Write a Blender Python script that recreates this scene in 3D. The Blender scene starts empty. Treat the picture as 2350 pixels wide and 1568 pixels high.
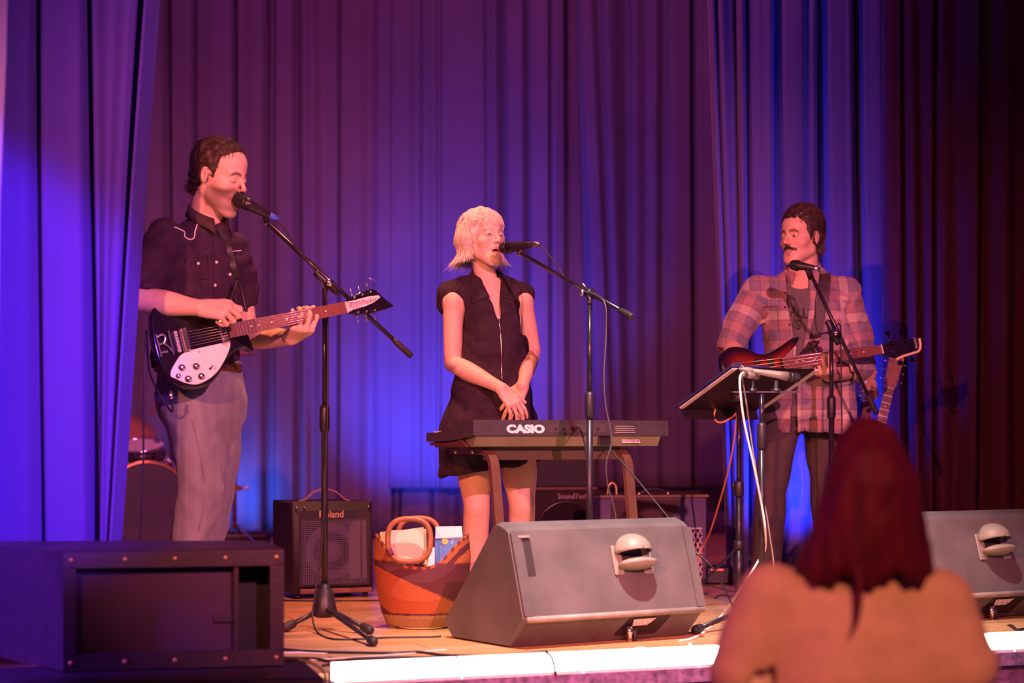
import bpy, math, random
import numpy as np
from mathutils import Vector, Matrix, Euler
random.seed(7); np.random.seed(7)
scene = bpy.context.scene
COL = scene.collection
# ------------------------------------------------------------------ camera
F = 4456.0; CX = 1175.0; CY = 1003.0; ZC = 0.71      # focal length in px, horizon row, eye height over the stage
def P(px, py, Y):
    return np.array(((px-CX)*Y/F, Y, ZC+(CY-py)*Y/F))
def G(px, py, z=0.0):
    Y = F*(ZC-z)/(py-CY); return P(px, py, Y)
cam = bpy.data.cameras.new('camera'); camo = bpy.data.objects.new('camera', cam); COL.objects.link(camo)
camo.location = (0, 0, ZC); camo.rotation_euler = (math.pi/2, 0, 0)
cam.sensor_width = 36; cam.lens = F/2350*36; cam.shift_y = (CY-784)/2350
cam.dof.use_dof = True; cam.dof.focus_distance = 7.7; cam.dof.aperture_fstop = 2.3
cam.clip_end = 100
scene.camera = camo
scene.view_settings.view_transform = 'Standard'; scene.view_settings.look = 'None'
scene.view_settings.gamma = 1; scene.view_settings.use_curve_mapping = False
scene.view_settings.exposure = 0.0
scene.cycles.use_denoising = True
scene.cycles.max_bounces = 5; scene.cycles.diffuse_bounces = 3; scene.cycles.glossy_bounces = 3
scene.cycles.sample_clamp_indirect = 3.0
# ------------------------------------------------------------------ world, stage lights and added fills
w = bpy.data.worlds.new('hall'); scene.world = w; w.use_nodes = True
bg = w.node_tree.nodes['Background']; bg.inputs[0].default_value = (0.30, 0.035, 0.28, 1); bg.inputs[1].default_value = 0.40
def spot(name, loc, target, color, energy, size=60, blend=0.5, radius=0.1):
    l = bpy.data.lights.new(name, 'SPOT'); l.color = color; l.energy = energy
    l.spot_size = math.radians(size); l.spot_blend = blend; l.shadow_soft_size = radius
    o = bpy.data.objects.new(name, l); COL.objects.link(o); o.location = loc
    d = Vector(target)-Vector(loc); o.rotation_euler = d.to_track_quat('-Z', 'Y').to_euler()
    return o
spot('pink_key_spot', (2.3, -.4, 3.5), (-0.15, 7.7, 0.95), (1.0, 0.24, 0.38), 3300, 34, 0.6, 0.05)
spot('orange_key_spot', (-2.3, 0.2, 2.9), (0.45, 8.2, 0.65), (1.0, 0.25, 0.10), 2000, 30, 0.7, 0.07)
spot('stage_edge_downlight', (0.55, 5.35, 4.4), (0.80, 6.60, 0.1), (1.0, 0.80, 0.76), 2100, 46, 0.9, 0.05)
spot('amber_floor_fill', (-.65, 7.5, 4.7), (-.65, 7.75, 0), (1.0, 0.36, 0.16), 900, 34, 0.9, 0.06)  # added fill that brightens the mid-stage boards
spot('purple_curtain_fill', (0.8, 1.5, 1.9), (-1.95, 6.35, 0.80), (0.24, 0.05, 1.0), 2300, 19, 0.35, 0.08)  # added from the right so the purple stays on the leg curtain
spot('purple_cabinet_spot', (-4.2, 4.0, 1.7), (-1.50, 5.50, 0.15), (0.26, 0.05, 1.0), 1900, 16, 0.6, 0.08)
spot('house_warm_spot', (0.9, -1.0, 2.9), (1.0, 3.6, 0.30), (1.0, 0.36, 0.17), 900, 24, 0.6, 0.25)
spot('pink_side_spot', (-2.4, 2.6, 2.2), (0.7, 3.7, 0.45), (1.0, 0.14, 0.42), 150, 30, 0.6, 0.2)
spot('magenta_curtain_fill', (-.4, 8.3, 4.6), (.1, 13.3, 2.1), (1.0, 0.15, 0.45), 560, 105, 1.0, 0.3)  # added wash, an assumed source, lifting the upper back curtain and drape
spot('blue_uplight_a', (-1.83, 12.80, 0.08), (-1.83, 13.3, 0.42), (0.03, 0.20, 1.0), 170, 95, 1.0, 0.05)
spot('blue_uplight_b', (-0.56, 12.45, 0.10), (-0.48, 13.7, 1.15), (0.02, 0.09, 1.0), 460, 80, 1.0, 0.05)
spot('blue_uplight_d', (0.10, 12.5, 0.10), (0.12, 13.7, 1.7), (0.03, 0.08, 1.0), 130, 60, 1.0, 0.05)
spot('blue_uplight_c', (1.42, 9.55, 0.08), (1.48, 10.0, 0.95), (0.02, 0.06, 1.0), 420, 105, 1.0, 0.05)
# ------------------------------------------------------------------ materials
MATS = {}
def M(name, col, rough=0.55, metal=0.0, noise=None, bump=None, sheen=0.0, emit=None, coat=0.0, spec=0.5, stretch=None, attr=False):
    if name in MATS: return MATS[name]
    m = bpy.data.materials.new(name); m.use_nodes = True; nt = m.node_tree
    b = nt.nodes['Principled BSDF']
    b.inputs['Base Color'].default_value = (*col, 1); b.inputs['Roughness'].default_value = rough
    b.inputs['Metallic'].default_value = metal; b.inputs['Specular IOR Level'].default_value = spec
    if sheen:
        b.inputs['Sheen Weight'].default_value = sheen; b.inputs['Sheen Roughness'].default_value = 0.4
        b.inputs['Sheen Tint'].default_value = (*[min(1, c*4+.1) for c in col], 1)
    if coat: b.inputs['Coat Weight'].default_value = coat; b.inputs['Coat Roughness'].default_value = 0.08
    if emit:
        b.inputs['Emission Color'].default_value = (*emit[0], 1); b.inputs['Emission Strength'].default_value = emit[1]
    vec = None
    if noise or bump:
        tc = nt.nodes.new('ShaderNodeTexCoord'); vec = tc.outputs['Object']
        if stretch:
            mp = nt.nodes.new('ShaderNodeMapping'); mp.inputs['Scale'].default_value = stretch
            nt.links.new(vec, mp.inputs['Vector']); vec = mp.outputs['Vector']
    src = None
    if attr:
        at = nt.nodes.new('ShaderNodeAttribute'); at.attribute_name = 'tint'; src = at.outputs['Color']
        nt.links.new(src, b.inputs['Base Color'])
    if noise:
        n = nt.nodes.new('ShaderNodeTexNoise'); n.inputs['Scale'].default_value = noise[0]; n.inputs['Detail'].default_value = 6
        nt.links.new(vec, n.inputs['Vector'])
        r = nt.nodes.new('ShaderNodeMapRange'); r.inputs['From Min'].default_value = 0.3; r.inputs['From Max'].default_value = 0.7
        r.inputs['To Min'].default_value = 1-noise[1]; r.inputs['To Max'].default_value = 1+noise[1]
        nt.links.new(n.outputs['Fac'], r.inputs['Value'])
        mx = nt.nodes.new('ShaderNodeVectorMath'); mx.operation = 'SCALE'
        mx.inputs[0].default_value = col
        if src: nt.links.new(src, mx.inputs[0])
        nt.links.new(r.outputs['Result'], mx.inputs['Scale']); nt.links.new(mx.outputs['Vector'], b.inputs['Base Color'])
    if bump:
        n = nt.nodes.new('ShaderNodeTexNoise'); n.inputs['Scale'].default_value = bump[0]; n.inputs['Detail'].default_value = 4
        nt.links.new(vec, n.inputs['Vector'])
        bp = nt.nodes.new('ShaderNodeBump'); bp.inputs['Strength'].default_value = bump[1]; bp.inputs['Distance'].default_value = 0.004
        nt.links.new(n.outputs['Fac'], bp.inputs['Height']); nt.links.new(bp.outputs['Normal'], b.inputs['Normal'])
    MATS[name] = m; return m
chrome = M('chrome', (.8, .78, .8), .16, 1.0)
steel = M('brushed steel', (.45, .42, .45), .32, 1.0)
blackmetal = M('black powder coat', (.02, .014, .022), .36, 0, noise=(60, .2))
blackplastic = M('black plastic', (.022, .015, .022), .42, 0, noise=(40, .25))
rubber = M('black rubber', (.018, .013, .018), .6)
tolex = M('black tolex', (.028, .014, .02), .5, 0, noise=(180, .35), bump=(420, .5))
brass = M('brass', (.85, .55, .2), .25, 1.0)
gold = M('gold print', (.75, .48, .2), .35, .6)
white_print = M('cream print', (.78, .66, .62), .6)
white_plastic = M('white plastic', (.82, .78, .8), .28, 0, noise=(9, .04))
paper = M('white paper', (.85, .8, .78), .8)
cablemat = M('black cable rubber', (.018, .013, .018), .5)
whitecable = M('white cable', (.85, .78, .7), .5)
greycable = M('grey cable', (.22, .19, .16), .5)
orangecable = M('orange cable', (.75, .28, .1), .5)
# ------------------------------------------------------------------ objects
def link(o): COL.objects.link(o); return o
def tag(o, label=None, cat=None, group=None, kind=None):
    if label: o['label'] = label
    if cat: o['category'] = cat
    if group: o['group'] = group
    if kind: o['kind'] = kind
    return o
def thing(name, label, cat, loc, rotz=0.0, group=None):
    o = bpy.data.objects.new(name, None); link(o); o.empty_display_size = 0.1
    o.location = tuple(float(c) for c in loc); o.rotation_euler = (0, 0, rotz)
    return tag(o, label, cat, group)
def root_mat(o):
    while o.parent: o = o.parent
    return Matrix.Translation(o.location) @ o.rotation_euler.to_matrix().to_4x4()
def mesh_obj(name, V, faces, mat, parent=None, smooth=False, local=False, tint=None, midx=None):
    me = bpy.data.meshes.new(name)
    V = np.asarray(V, dtype=np.float64).reshape(-1, 3)
    if parent is not None and not local:
        inv = np.array(root_mat(parent).inverted()); V = V @ inv[:3, :3].T + inv[:3, 3]
    if isinstance(faces, np.ndarray):
        nf = len(faces); k = faces.shape[1]
        me.vertices.add(len(V)); me.vertices.foreach_set('co', V.astype(np.float32).ravel())
        me.loops.add(nf*k); me.loops.foreach_set('vertex_index', faces.astype(np.int32).ravel())
        me.polygons.add(nf); me.polygons.foreach_set('loop_start', np.arange(0, nf*k, k, dtype=np.int32))
        me.polygons.foreach_set('loop_total', np.full(nf, k, dtype=np.int32))
        me.update(calc_edges=True)
    else:
        me.from_pydata([tuple(v) for v in V], [], faces); me.update()
    if tint is not None:
        a = me.color_attributes.new('tint', 'FLOAT_COLOR', 'POINT')
        c = np.ones((len(V), 4), dtype=np.float32); c[:, :3] = tint; a.data.foreach_set('color', c.ravel())
    mats = mat if isinstance(mat, (list, tuple)) else [mat]
    for m in mats: me.materials.append(m)
    if midx is not None: me.polygons.foreach_set('material_index', np.asarray(midx, dtype=np.int32))
    if smooth: me.polygons.foreach_set('use_smooth', np.ones(len(me.polygons), dtype=bool))
    o = bpy.data.objects.new(name, me); link(o)
    if parent is not None: o.parent = parent
    return o
def nrm(v): v = np.asarray(v, float); return v/(np.linalg.norm(v)+1e-12)
def frame(axis, up=(0, 0, 1)):
    z = nrm(axis); u = np.asarray(up, float)
    if abs(np.dot(z, nrm(u))) > .98: u = np.array((1., 0, 0))
    x = nrm(np.cross(u, z)); y = np.cross(z, x); return x, y, z
class MB:
    """collects shapes into one mesh; smooth flag kept per face"""
    def __init__(s): s.V = []; s.Fc = []; s.S = []
    def add(s, V, faces, smooth=False):
        n = len(s.V); s.V += [tuple(map(float, v)) for v in V]
        s.Fc += [tuple(i+n for i in f) for f in faces]; s.S += [smooth]*len(faces); return s
    def box(s, c, size, R=None, bev=0.0):
        sx, sy, sz = [q/2 for q in size]; R = np.eye(3) if R is None else np.asarray(R, float)
        if bev <= 0:
            V = [(x, y, z) for x in (-sx, sx) for y in (-sy, sy) for z in (-sz, sz)]
            Fs = [(0, 1, 3, 2), (4, 6, 7, 5), (0, 4, 5, 1), (2, 3, 7, 6), (0, 2, 6, 4), (1, 5, 7, 3)]
        else:
            b = min(bev, sx*.95, sy*.95, sz*.95); V = []; idx = {}
            for i, x in enumerate((-1, 1)):
                for j, y in enumerate((-1, 1)):
                    for k, z in enumerate((-1, 1)):
                        for a in range(3):
                            p = [x*(sx-b), y*(sy-b), z*(sz-b)]; p[a] = (x*sx, y*sy, z*sz)[a]
                            idx[i, j, k, a] = len(V); V.append(tuple(p))
            Fs = []
            for a in range(3):
                o1, o2 = (a+1) % 3, (a+2) % 3
                for sgn in (0, 1):
                    q = []
                    for m, n in ((0, 0), (1, 0), (1, 1), (0, 1)):
                        t = [0, 0, 0]; t[a] = sgn; t[o1] = m; t[o2] = n; q.append(idx[t[0], t[1], t[2], a])
                    Fs.append(tuple(q if sgn else q[::-1]))
            for a in range(3):      # edges along axis a
                o1, o2 = (a+1) % 3, (a+2) % 3
                for m in (0, 1):
                    for n in (0, 1):
                        def I(e, ax):
                            t = [0, 0, 0]; t[a] = e; t[o1] = m; t[o2] = n; return idx[t[0], t[1], t[2], ax]
                        q = (I(0, o1), I(1, o1), I(1, o2), I(0, o2)); Fs.append(q if (m ^ n) else q[::-1])
            for i in (0, 1):
                for j in (0, 1):
                    for k in (0, 1):
                        q = tuple(idx[i, j, k, a] for a in range(3)); Fs.append(q if (i+j+k) % 2 else q[::-1])
        V = np.asarray(V) @ R.T + np.asarray(c, float)
        return s.add(V, Fs)
    def prism(s, outline, thick, origin=(0, 0, 0), ex=(1, 0, 0), ey=(0, 0, 1), bev=0.0):
        """2D outline in the ex, ey plane, extruded by thick along ex x ey"""
        ex, ey = np.asarray(ex, float), np.asarray(ey, float); en = np.cross(ex, ey); en = en/np.linalg.norm(en); o = np.asarray(origin, float)
        pts = np.asarray(outline, float); n = len(pts)
        area = 0.5*np.sum(pts[:, 0]*np.roll(pts[:, 1], -1)-np.roll(pts[:, 0], -1)*pts[:, 1])
        if area < 0: pts = pts[::-1]
        def ring(p2, h): return [o+a*ex+b*ey+h*en for a, b in p2]
        rings = []
        if bev > 0:
            t = np.roll(pts, -1, 0)-np.roll(pts, 1, 0); t /= (np.linalg.norm(t, axis=1, keepdims=True)+1e-9)
            inn = pts+np.stack([-t[:, 1], t[:, 0]], 1)*bev
            mid = pts+np.stack([-t[:, 1], t[:, 0]], 1)*bev*.3
            rings = [ring(inn, 0), ring(mid, bev*.3), ring(pts, bev), ring(pts, thick-bev), ring(mid, thick-bev*.3), ring(inn, thick)]
        else: rings = [ring(pts, 0), ring(pts, thick)]
        V = [p for r in rings for p in r]; Fs = [tuple(range(n))[::-1], tuple(range(n*(len(rings)-1), n*len(rings)))]
        s.add(V, Fs, False); base = len(s.V)-len(V)
        for r in range(len(rings)-1):
            for i in range(n):
                j = (i+1) % n; s.Fc.append((base+r*n+i, base+r*n+j, base+(r+1)*n+j, base+(r+1)*n+i)); s.S.append(bev > 0)
        return s
    def lathe(s, prof, o=(0, 0, 0), axis=(0, 0, 1), n=20, smooth=True, sx=1.0, sy=1.0, up=(0, 0, 1)):
        """prof: list of (radius, height)"""
        x, y, z = frame(axis, up); o = np.asarray(o, float); V = []; Fs = []
        for r, h in prof:
            for k in range(n):
                a = 2*math.pi*k/n; V.append(o+x*r*sx*math.cos(a)+y*r*sy*math.sin(a)+z*h)
        for i in range(len(prof)-1):
            for k in range(n):
                j = (k+1) % n; Fs.append((i*n+k, i*n+j, (i+1)*n+j, (i+1)*n+k))
        s.add(V, Fs, smooth); b = len(s.V)-len(V)
        closed_ = tuple(prof[0]) == tuple(prof[-1])
        if prof[0][0] > 1e-6 and not closed_: s.Fc.append(tuple(b+k for k in range(n))[::-1]); s.S.append(False)
        if prof[-1][0] > 1e-6 and not closed_: s.Fc.append(tuple(b+(len(prof)-1)*n+k for k in range(n))); s.S.append(False)
        return s
    def cyl(s, a, b, r0, r1=None, n=14):
        a, b = np.asarray(a, float), np.asarray(b, float); r1 = r0 if r1 is None else r1
        return s.lathe([(r0, 0), (r1, float(np.linalg.norm(b-a)))], a, b-a, n)
    def ball(s, c, r, n=14, m=8, R=None):
        r = np.broadcast_to(np.asarray(r, float), (3,)); V = []; Fs = []; R = np.eye(3) if R is None else np.asarray(R)
        for i in range(m+1):
            t = math.pi*i/m
            for k in range(n):
                a = 2*math.pi*k/n; V.append(R @ (r*np.array((math.sin(t)*math.cos(a), math.sin(t)*math.sin(a), math.cos(t))))+np.asarray(c, float))
        for i in range(m):
            for k in range(n):
                j = (k+1) % n; Fs.append((i*n+k, (i+1)*n+k, (i+1)*n+j, i*n+j))
        return s.add(V, Fs, True)
    def tube(s, pts, r, n=8, closed=False, flat=None):
        pts = np.asarray(pts, float); m = len(pts); r = np.broadcast_to(np.asarray(r, float), (m,))
        T = np.gradient(pts, axis=0)
        if closed: T = np.roll(pts, -1, 0)-np.roll(pts, 1, 0)
        T /= (np.linalg.norm(T, axis=1, keepdims=True)+1e-12)
        x, y, _ = frame(T[0]); V = []; Fs = []
        for i in range(m):
            x = nrm(x-np.dot(x, T[i])*T[i]); y = np.cross(T[i], x)
            for k in range(n):
                a = 2*math.pi*k/n; V.append(pts[i]+r[i]*(math.cos(a)*x+math.sin(a)*y*(flat or 1)))
        mm = m if closed else m-1
        for i in range(mm):
            i2 = (i+1) % m
            for k in range(n):
                j = (k+1) % n; Fs.append((i*n+k, i*n+j, i2*n+j, i2*n+k))
        if not closed: Fs += [tuple(range(n))[::-1], tuple(range((m-1)*n, m*n))]
        return s.add(V, Fs, True)
    def bar(s, a, b, wx, wy, up=(0, 0, 1), bev=0.0):
        a, b = np.asarray(a, float), np.asarray(b, float); x, y, z = frame(b-a, up)
        return s.box((a+b)/2, (wx, wy, np.linalg.norm(b-a)), np.stack([x, y, z], 1), bev)
    def sweep(s, pts, wx, wy, side):
        """rectangular bar swept along pts; wx along side, wy along the in-plane normal"""
        pts = np.asarray(pts, float); m = len(pts); sd = nrm(side); V = []; Fs = []
        T = np.gradient(pts, axis=0)
        for i in range(m):
            nn = nrm(np.cross(nrm(T[i]), sd))
            for a, b in ((-1, -1), (1, -1), (1, 1), (-1, 1)): V.append(pts[i]+sd*a*wx/2+nn*b*wy/2)
        for i in range(m-1):
            for k in range(4):
                j = (k+1) % 4; Fs.append((i*4+k, i*4+j, i*4+4+j, i*4+4+k))
        Fs += [(3, 2, 1, 0), tuple(range((m-1)*4, m*4))]
        return s.add(V, Fs)
    def build(s, name, mat, parent=None, local=False):
        me_o = mesh_obj(name, s.V, s.Fc, mat, parent, False, local)
        me_o.data.polygons.foreach_set('use_smooth', np.array(s.S, dtype=bool))
        bm_fix(me_o.data); return me_o
import bmesh
def bm_fix(me):
    bm = bmesh.new(); bm.from_mesh(me); bmesh.ops.recalc_face_normals(bm, faces=bm.faces); bm.to_mesh(me); bm.free()
def spline(ctrl, n=40):
    """Catmull-Rom through control points"""
    c = np.asarray(ctrl, float); c = np.vstack([2*c[0]-c[1], c, 2*c[-1]-c[-2]]); out = []
    k = len(c)-3; per = max(2, n//k)
    for i in range(k):
        p0, p1, p2, p3 = c[i:i+4]
        for t in np.linspace(0, 1, per, endpoint=False):
            out.append(.5*((2*p1)+(-p0+p2)*t+(2*p0-5*p1+4*p2-p3)*t*t+(-p0+3*p1-3*p2+p3)*t**3))
    out.append(c[-2]); return np.array(out)
def text(body, size, origin, ex, ey, mat, parent, name='lettering', extrude=0.0006, offset=0.0, shear=0.0, sx=1.0, align='LEFT'):
    cu = bpy.data.curves.new(name, 'FONT'); cu.body = body; cu.size = size; cu.extrude = extrude; cu.offset = offset; cu.shear = shear
    cu.align_x = align; cu.resolution_u = 4
    to = bpy.data.objects.new(name, cu); link(to)
    me = bpy.data.meshes.new_from_object(to.evaluated_get(bpy.context.evaluated_depsgraph_get()))
    bpy.data.objects.remove(to); bpy.data.curves.remove(cu)
    V = np.zeros(len(me.vertices)*3, dtype=np.float32); me.vertices.foreach_get('co', V); V = V.reshape(-1, 3).astype(float)
    ex, ey = nrm(ex), nrm(ey); en = np.cross(ex, ey); W = np.asarray(origin, float)+V[:, :1]*sx*ex+V[:, 1:2]*ey+V[:, 2:3]*en
    inv = np.array(root_mat(parent).inverted()); W = W @ inv[:3, :3].T+inv[:3, 3]
    me.vertices.foreach_set('co', W.astype(np.float32).ravel()); me.name = name
    me.materials.clear(); me.materials.append(mat); me.update()
    o = bpy.data.objects.new(name, me); link(o); o.parent = parent; return o
def rot2(a): return np.array((math.cos(a), math.sin(a), 0.)), np.array((-math.sin(a), math.cos(a), 0.))
UZ = np.array((0, 0, 1.))
# ================================================================== the stage
SA = math.radians(21.8); SU, SV = rot2(SA); E0 = np.array((-.54, 5.84, 0.))
def S(t, d, z=0.0): return E0+SU*t+SV*d+UZ*z          # along the front edge, inwards, up
def quad_slab(t0, t1, d0, d1, z0, z1):
    return [S(t, d, z) for t in (t0, t1) for d in (d0, d1) for z in (z0, z1)]
BOXF = [(0, 1, 3, 2), (4, 6, 7, 5), (0, 4, 5, 1), (2, 3, 7, 6), (0, 2, 6, 4), (1, 5, 7, 3)]
wood = M('varnished stage boards', (.50, .27, .12), .34, 0, noise=(5, .28), bump=(9, .15), stretch=(1.2, 14, 1))
wooddark = M('dark subfloor', (.10, .05, .03), .7)
fl = mesh_obj('floor', quad_slab(-5, 6.5, 0.0, 11, -.16, -.022), BOXF, wooddark); bm_fix(fl.data)
tag(fl, 'varnished wooden stage floor lit orange', kind='structure')
rng = random.Random(3)
d = 0.0; row = 0
woods = [M('stage board %s' % n, c, .34, 0, noise=(5, .22), bump=(9, .15), stretch=(1.2, 14, 1)) for n, c in (('honey', (.52, .28, .125)), ('amber', (.47, .25, .105)), ('tan', (.56, .31, .15)))]
while d < 10.4:
    wdt = .115
    t = -4.2+rng.random()*1.6
    while t < 5.6:
        L = 2.4+rng.random()*1.3; t1 = min(t+L, 5.8)
        me = MB(); me.add(quad_slab(t+.0015, t1-.0015, d+.0015, d+wdt-.0015, -.022, 0.0-rng.random()*.0012), BOXF)
        me.build('floor_board', woods[rng.randrange(3)], fl); t = t1
    d += wdt; row += 1
# stage front
lilac = M('lilac painted timber', (.30, .16, .34), .6, 0, noise=(26, .45), bump=(30, .2))
fr = MB().add(quad_slab(-5, 6.5, -.03, -.002, -.92, -.075), BOXF).build('wall_front', lilac)
tag(fr, 'worn lilac painted boards along the front of the stage', kind='structure')
MB().add(quad_slab(-5, 6.5, -.07, -.002, -.075, -.03), BOXF).build('nosing_board', M('worn nosing', (.2, .10, .22), .6, 0, noise=(40, .6)), fr)
MB().add(quad_slab(-5, 6.5, -.045, -.03, -.17, -.125), BOXF).build('trim_board', lilac, fr)
hf = mesh_obj('floor_hall', [(-9, -4, -.93), (9, -4, -.93), (9, 13, -.93), (-9, 13, -.93)], [(0, 1, 2, 3)], M('hall floor', (.12, .07, .06), .5, 0, noise=(3, .3)))
tag(hf, 'dark hall floor below the stage', kind='structure')
# footlights along the edge
diff = M('lit diffuser', (.9, .9, .9), .5, emit=((1.0, .80, .66), 16.0))
hous = M('white footlight housing', (.7, .66, .68), .5)
n_f = 0; t = -.012
FOOT = ['leftmost white footlight bar beside the black bass cabinet', 'second footlight bar, below the basket', 'footlight bar in front of the left half of the near floor monitor',
        'footlight bar in front of the right half of the near floor monitor', 'footlight bar left of the long haired spectator', 'footlight bar half hidden by the left arm of the spectator', 'footlight bar behind the spectator', 'footlight bar behind the spectator\'s right shoulder', 'footlight bar right of the spectator, below the far monitor', 'rightmost footlight bar at the edge of the picture']
while t < 3.5:
    L = .405
    r = thing('footlight_bar', FOOT[n_f], 'footlight', S(t+L/2, -.035, -.03), SA, 'footlight bars along the stage edge')
    MB().add(quad_slab(t+.002, t+L-.006, -.066, -.006, -.03, -.02), BOXF).add(quad_slab(t+.002, t+L-.006, -.016, -.006, -.02, .034), BOXF).build('housing', hous, r)
    prof = [(-.060, -.02), (-.062, .0), (-.058, .018), (-.046, .029), (-.018, .031), (-.018, -.02)]
    V = [S(tt, a, b) for tt in (t+.006, t+L-.014) for a, b in prof]; n = len(prof)
    mb = MB(); mb.add(V, [tuple(range(n)), tuple(range(n, 2*n))]+[(i, (i+1) % n, n+(i+1) % n, n+i) for i in range(n)]); mb.build('diffuser', diff, r)
    t += L; n_f += 1
# ------------------------------------------------------------------ curtains
def cloth(name, col, sheen=.5, rough=.85):
    return M(name, col, rough, 0, noise=(1.6, .10), bump=(160, .12), sheen=sheen, spec=.2)
backcloth = cloth('grey blue stage curtain', (.135, .10, .19), .2)
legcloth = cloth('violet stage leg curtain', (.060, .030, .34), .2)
drape = cloth('blue velvet drape', (.085, .06, .16), .5)
darkcloth = cloth('maroon black velvet', (.050, .008, .028), .15)
def curtain(name, mat, ctrl, Yf, z0, z1, label, step=2.5, wob=.004, seed=1, thick=.006, nz=26, smooth_px=5, kind=None, group=None, up=.4):
    c = np.array(ctrl, float); rs = np.random.RandomState(seed)
    s = np.arange(0, len(c)-1+1e-6, 1.0)
    # dense parameter: by top px
    xs = []; par = []
    for i in range(len(c)-1):
        k = max(2, int(abs(c[i+1, 0]-c[i, 0])/step)+1)
        par += list(i+np.linspace(0, 1, k, endpoint=False))
    par.append(len(c)-1); par = np.array(par)
    def ip(col):
        i = np.clip(par.astype(int), 0, len(c)-2); f = par-i; f2 = f*f*(3-2*f)
        return c[i, col]+(c[i+1, col]-c[i, col])*(f if col < 2 else f2)
    pt, pb, dd = ip(0), ip(1), ip(2)
    m = len(par); zs = np.concatenate([[z1+up, z1+up*.5], np.linspace(z1, z0, nz)]) if up else np.linspace(z1, z0, nz); nz = len(zs); V = np.zeros((nz, m, 3))
    ph = rs.rand(8)*6.28
    for j, z in enumerate(zs):
        f = max(0., (z1-z)/(z1-z0))
        px = pt+(pb-pt)*f + 1.2*np.sin(px_w(pt, f, ph))
        Y = Yf(px); amp = 1+.25*math.sin(3*f+ph[2])
        V[j, :, 0] = (px-CX)*Y/F; V[j, :, 1] = Y-dd*amp*1.5-wob*np.sin(pt*.06+5*f+ph[3]); V[j, :, 2] = z
    # top beyond the frame
    idx = np.arange(nz*m).reshape(nz, m)
    fa = np.stack([idx[:-1, :-1], idx[1:, :-1], idx[1:, 1:], idx[:-1, 1:]], -1).reshape(-1, 4)
    o = mesh_obj(name, V.reshape(-1, 3), fa, mat, None, True)
    sm = o.modifiers.new('thickness', 'SOLIDIFY'); sm.thickness = thick; sm.offset = 1
    tag(o, label, 'curtain', group, kind); return o
def px_w(pt, f, ph): return pt*.021+4*f+ph[0]+1.3*np.sin(pt*.009+ph[1])
Yb = lambda px: 13.35+(px-370)*.00045
L1 = [(-700,-700,.0),(-640,-640,.05),(-600,-600,-.05),(-540,-540,.05),(-470,-470,.03),(-455,-455,-.06),(-380,-380,.05),(-310,-310,.02),(-290,-290,-.05),(-200,-200,.05),(-120,-120,.03),(-100,-100,-.06),(-20,-20,.05),(60,60,.04),(80,80,-.05),(150,150,.05),(210,210,.03),(228,228,-.05),(300,300,.0),(345,345,.04),(372,366,.03),(388,392,-.05),(400,402,.03),(440,438,.05),(446,444,-.03),(458,456,.02),(500,500,.045),(530,528,.03),(538,538,-.06),(549,549,.03),(596,590,.06),(605,598,.05),(610,606,-.06),(626,624,.0),(641,640,.035),(668,668,.02),(682,682,-.04),(700,700,.035),(716,716,.01),(742,742,.045),(770,770,.02),(778,776,-.02),(786,786,.04),(822,820,.055),(856,852,.09),(864,858,.07),(868,862,-.07),(896,892,-.08)]
curtain('back_curtain', backcloth, L1, Yb, .015, 3.95, 'grey blue back curtain behind the guitarist and the drum kit', seed=2)
L2 = [(878,872,-.05),(905,900,.03),(938,940,.03),(962,958,.05),(975,970,.02),(1004,1000,.045),(1010,1005,.075),(1016,1012,.03),(1060,1060,.045),(1105,1108,.045),(1118,1120,.02),(1135,1140,.04),(1148,1160,-.05),(1164,1175,.03),(1195,1200,.045),(1206,1216,-.055),(1217,1228,.04),(1254,1258,.045),(1262,1266,-.045),(1270,1274,.06),(1288,1294,.05),(1297,1312,-.11),(1322,1352,-.11),(1330,1385,.05),(1350,1405,.05),(1372,1412,.01),(1390,1425,.05),(1438,1444,-.01),(1455,1456,.035),(1480,1486,.01),(1500,1505,.035),(1522,1522,.0),(1545,1545,.045),(1580,1582,.035),(1589,1591,-.07),(1600,1602,.05),(1650,1652,.06),(1690,1690,.0),(1720,1720,.05),(1790,1790,.03)]
curtain('back_curtain', backcloth, L2, lambda px: Yb(px)+.14, .35, 3.95, 'blue lit middle back curtain behind the singer, its hem off the floor', seed=5)
L3 = [(800,800,.0),(868,868,.02),(900,900,-.03),(910,910,.02),(918,918,-.04),(925,925,.02),(985,985,.03),(991,991,-.02),(1000,1000,.02),(1040,1040,-.03),(1065,1065,.03),(1200,1200,.0),(1330,1330,.03),(1400,1400,-.02),(1500,1500,.02),(1720,1720,.0)]
curtain('skirt_curtain', backcloth, L3, lambda px: Yb(px)+.32, .0, .75, 'low blue curtain strip showing below the hem behind the basket', seed=8, nz=6, up=0)
Yd = lambda px: 10.0+(px-1650)*.0006
L4 = [(1622,1668,.02),(1628,1676,.05),(1637,1684,-.02),(1648,1690,.05),(1672,1698,.03),(1688,1700,-.03),(1694,1706,.07),(1703,1713,.05),(1710,1720,-.07),(1716,1742,.04),(1740,1757,.05),(1762,1766,.06),(1768,1772,.03),(1773,1778,-.07),(1786,1800,-.06),(1793,1812,.05),(1830,1842,.055),(1850,1852,.02),(1858,1860,.06),(1866,1875,.05),(1873,1890,-.08),(1888,1906,-.06),(1898,1922,.045),(1930,1950,.05),(1940,1962,.06),(1948,1974,.02),(1962,1990,-.06),(1980,2000,.04),(2012,2020,.05),(2030,2036,.0),(2046,2050,-.05),(2100,2100,-.05)]
curtain('stage_drape', drape, L4, Yd, .0, 3.2, 'blue velvet drape hanging in deep folds behind the bassist', seed=11)
Yk = lambda px: 9.85-(px-2036)*.0012
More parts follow.
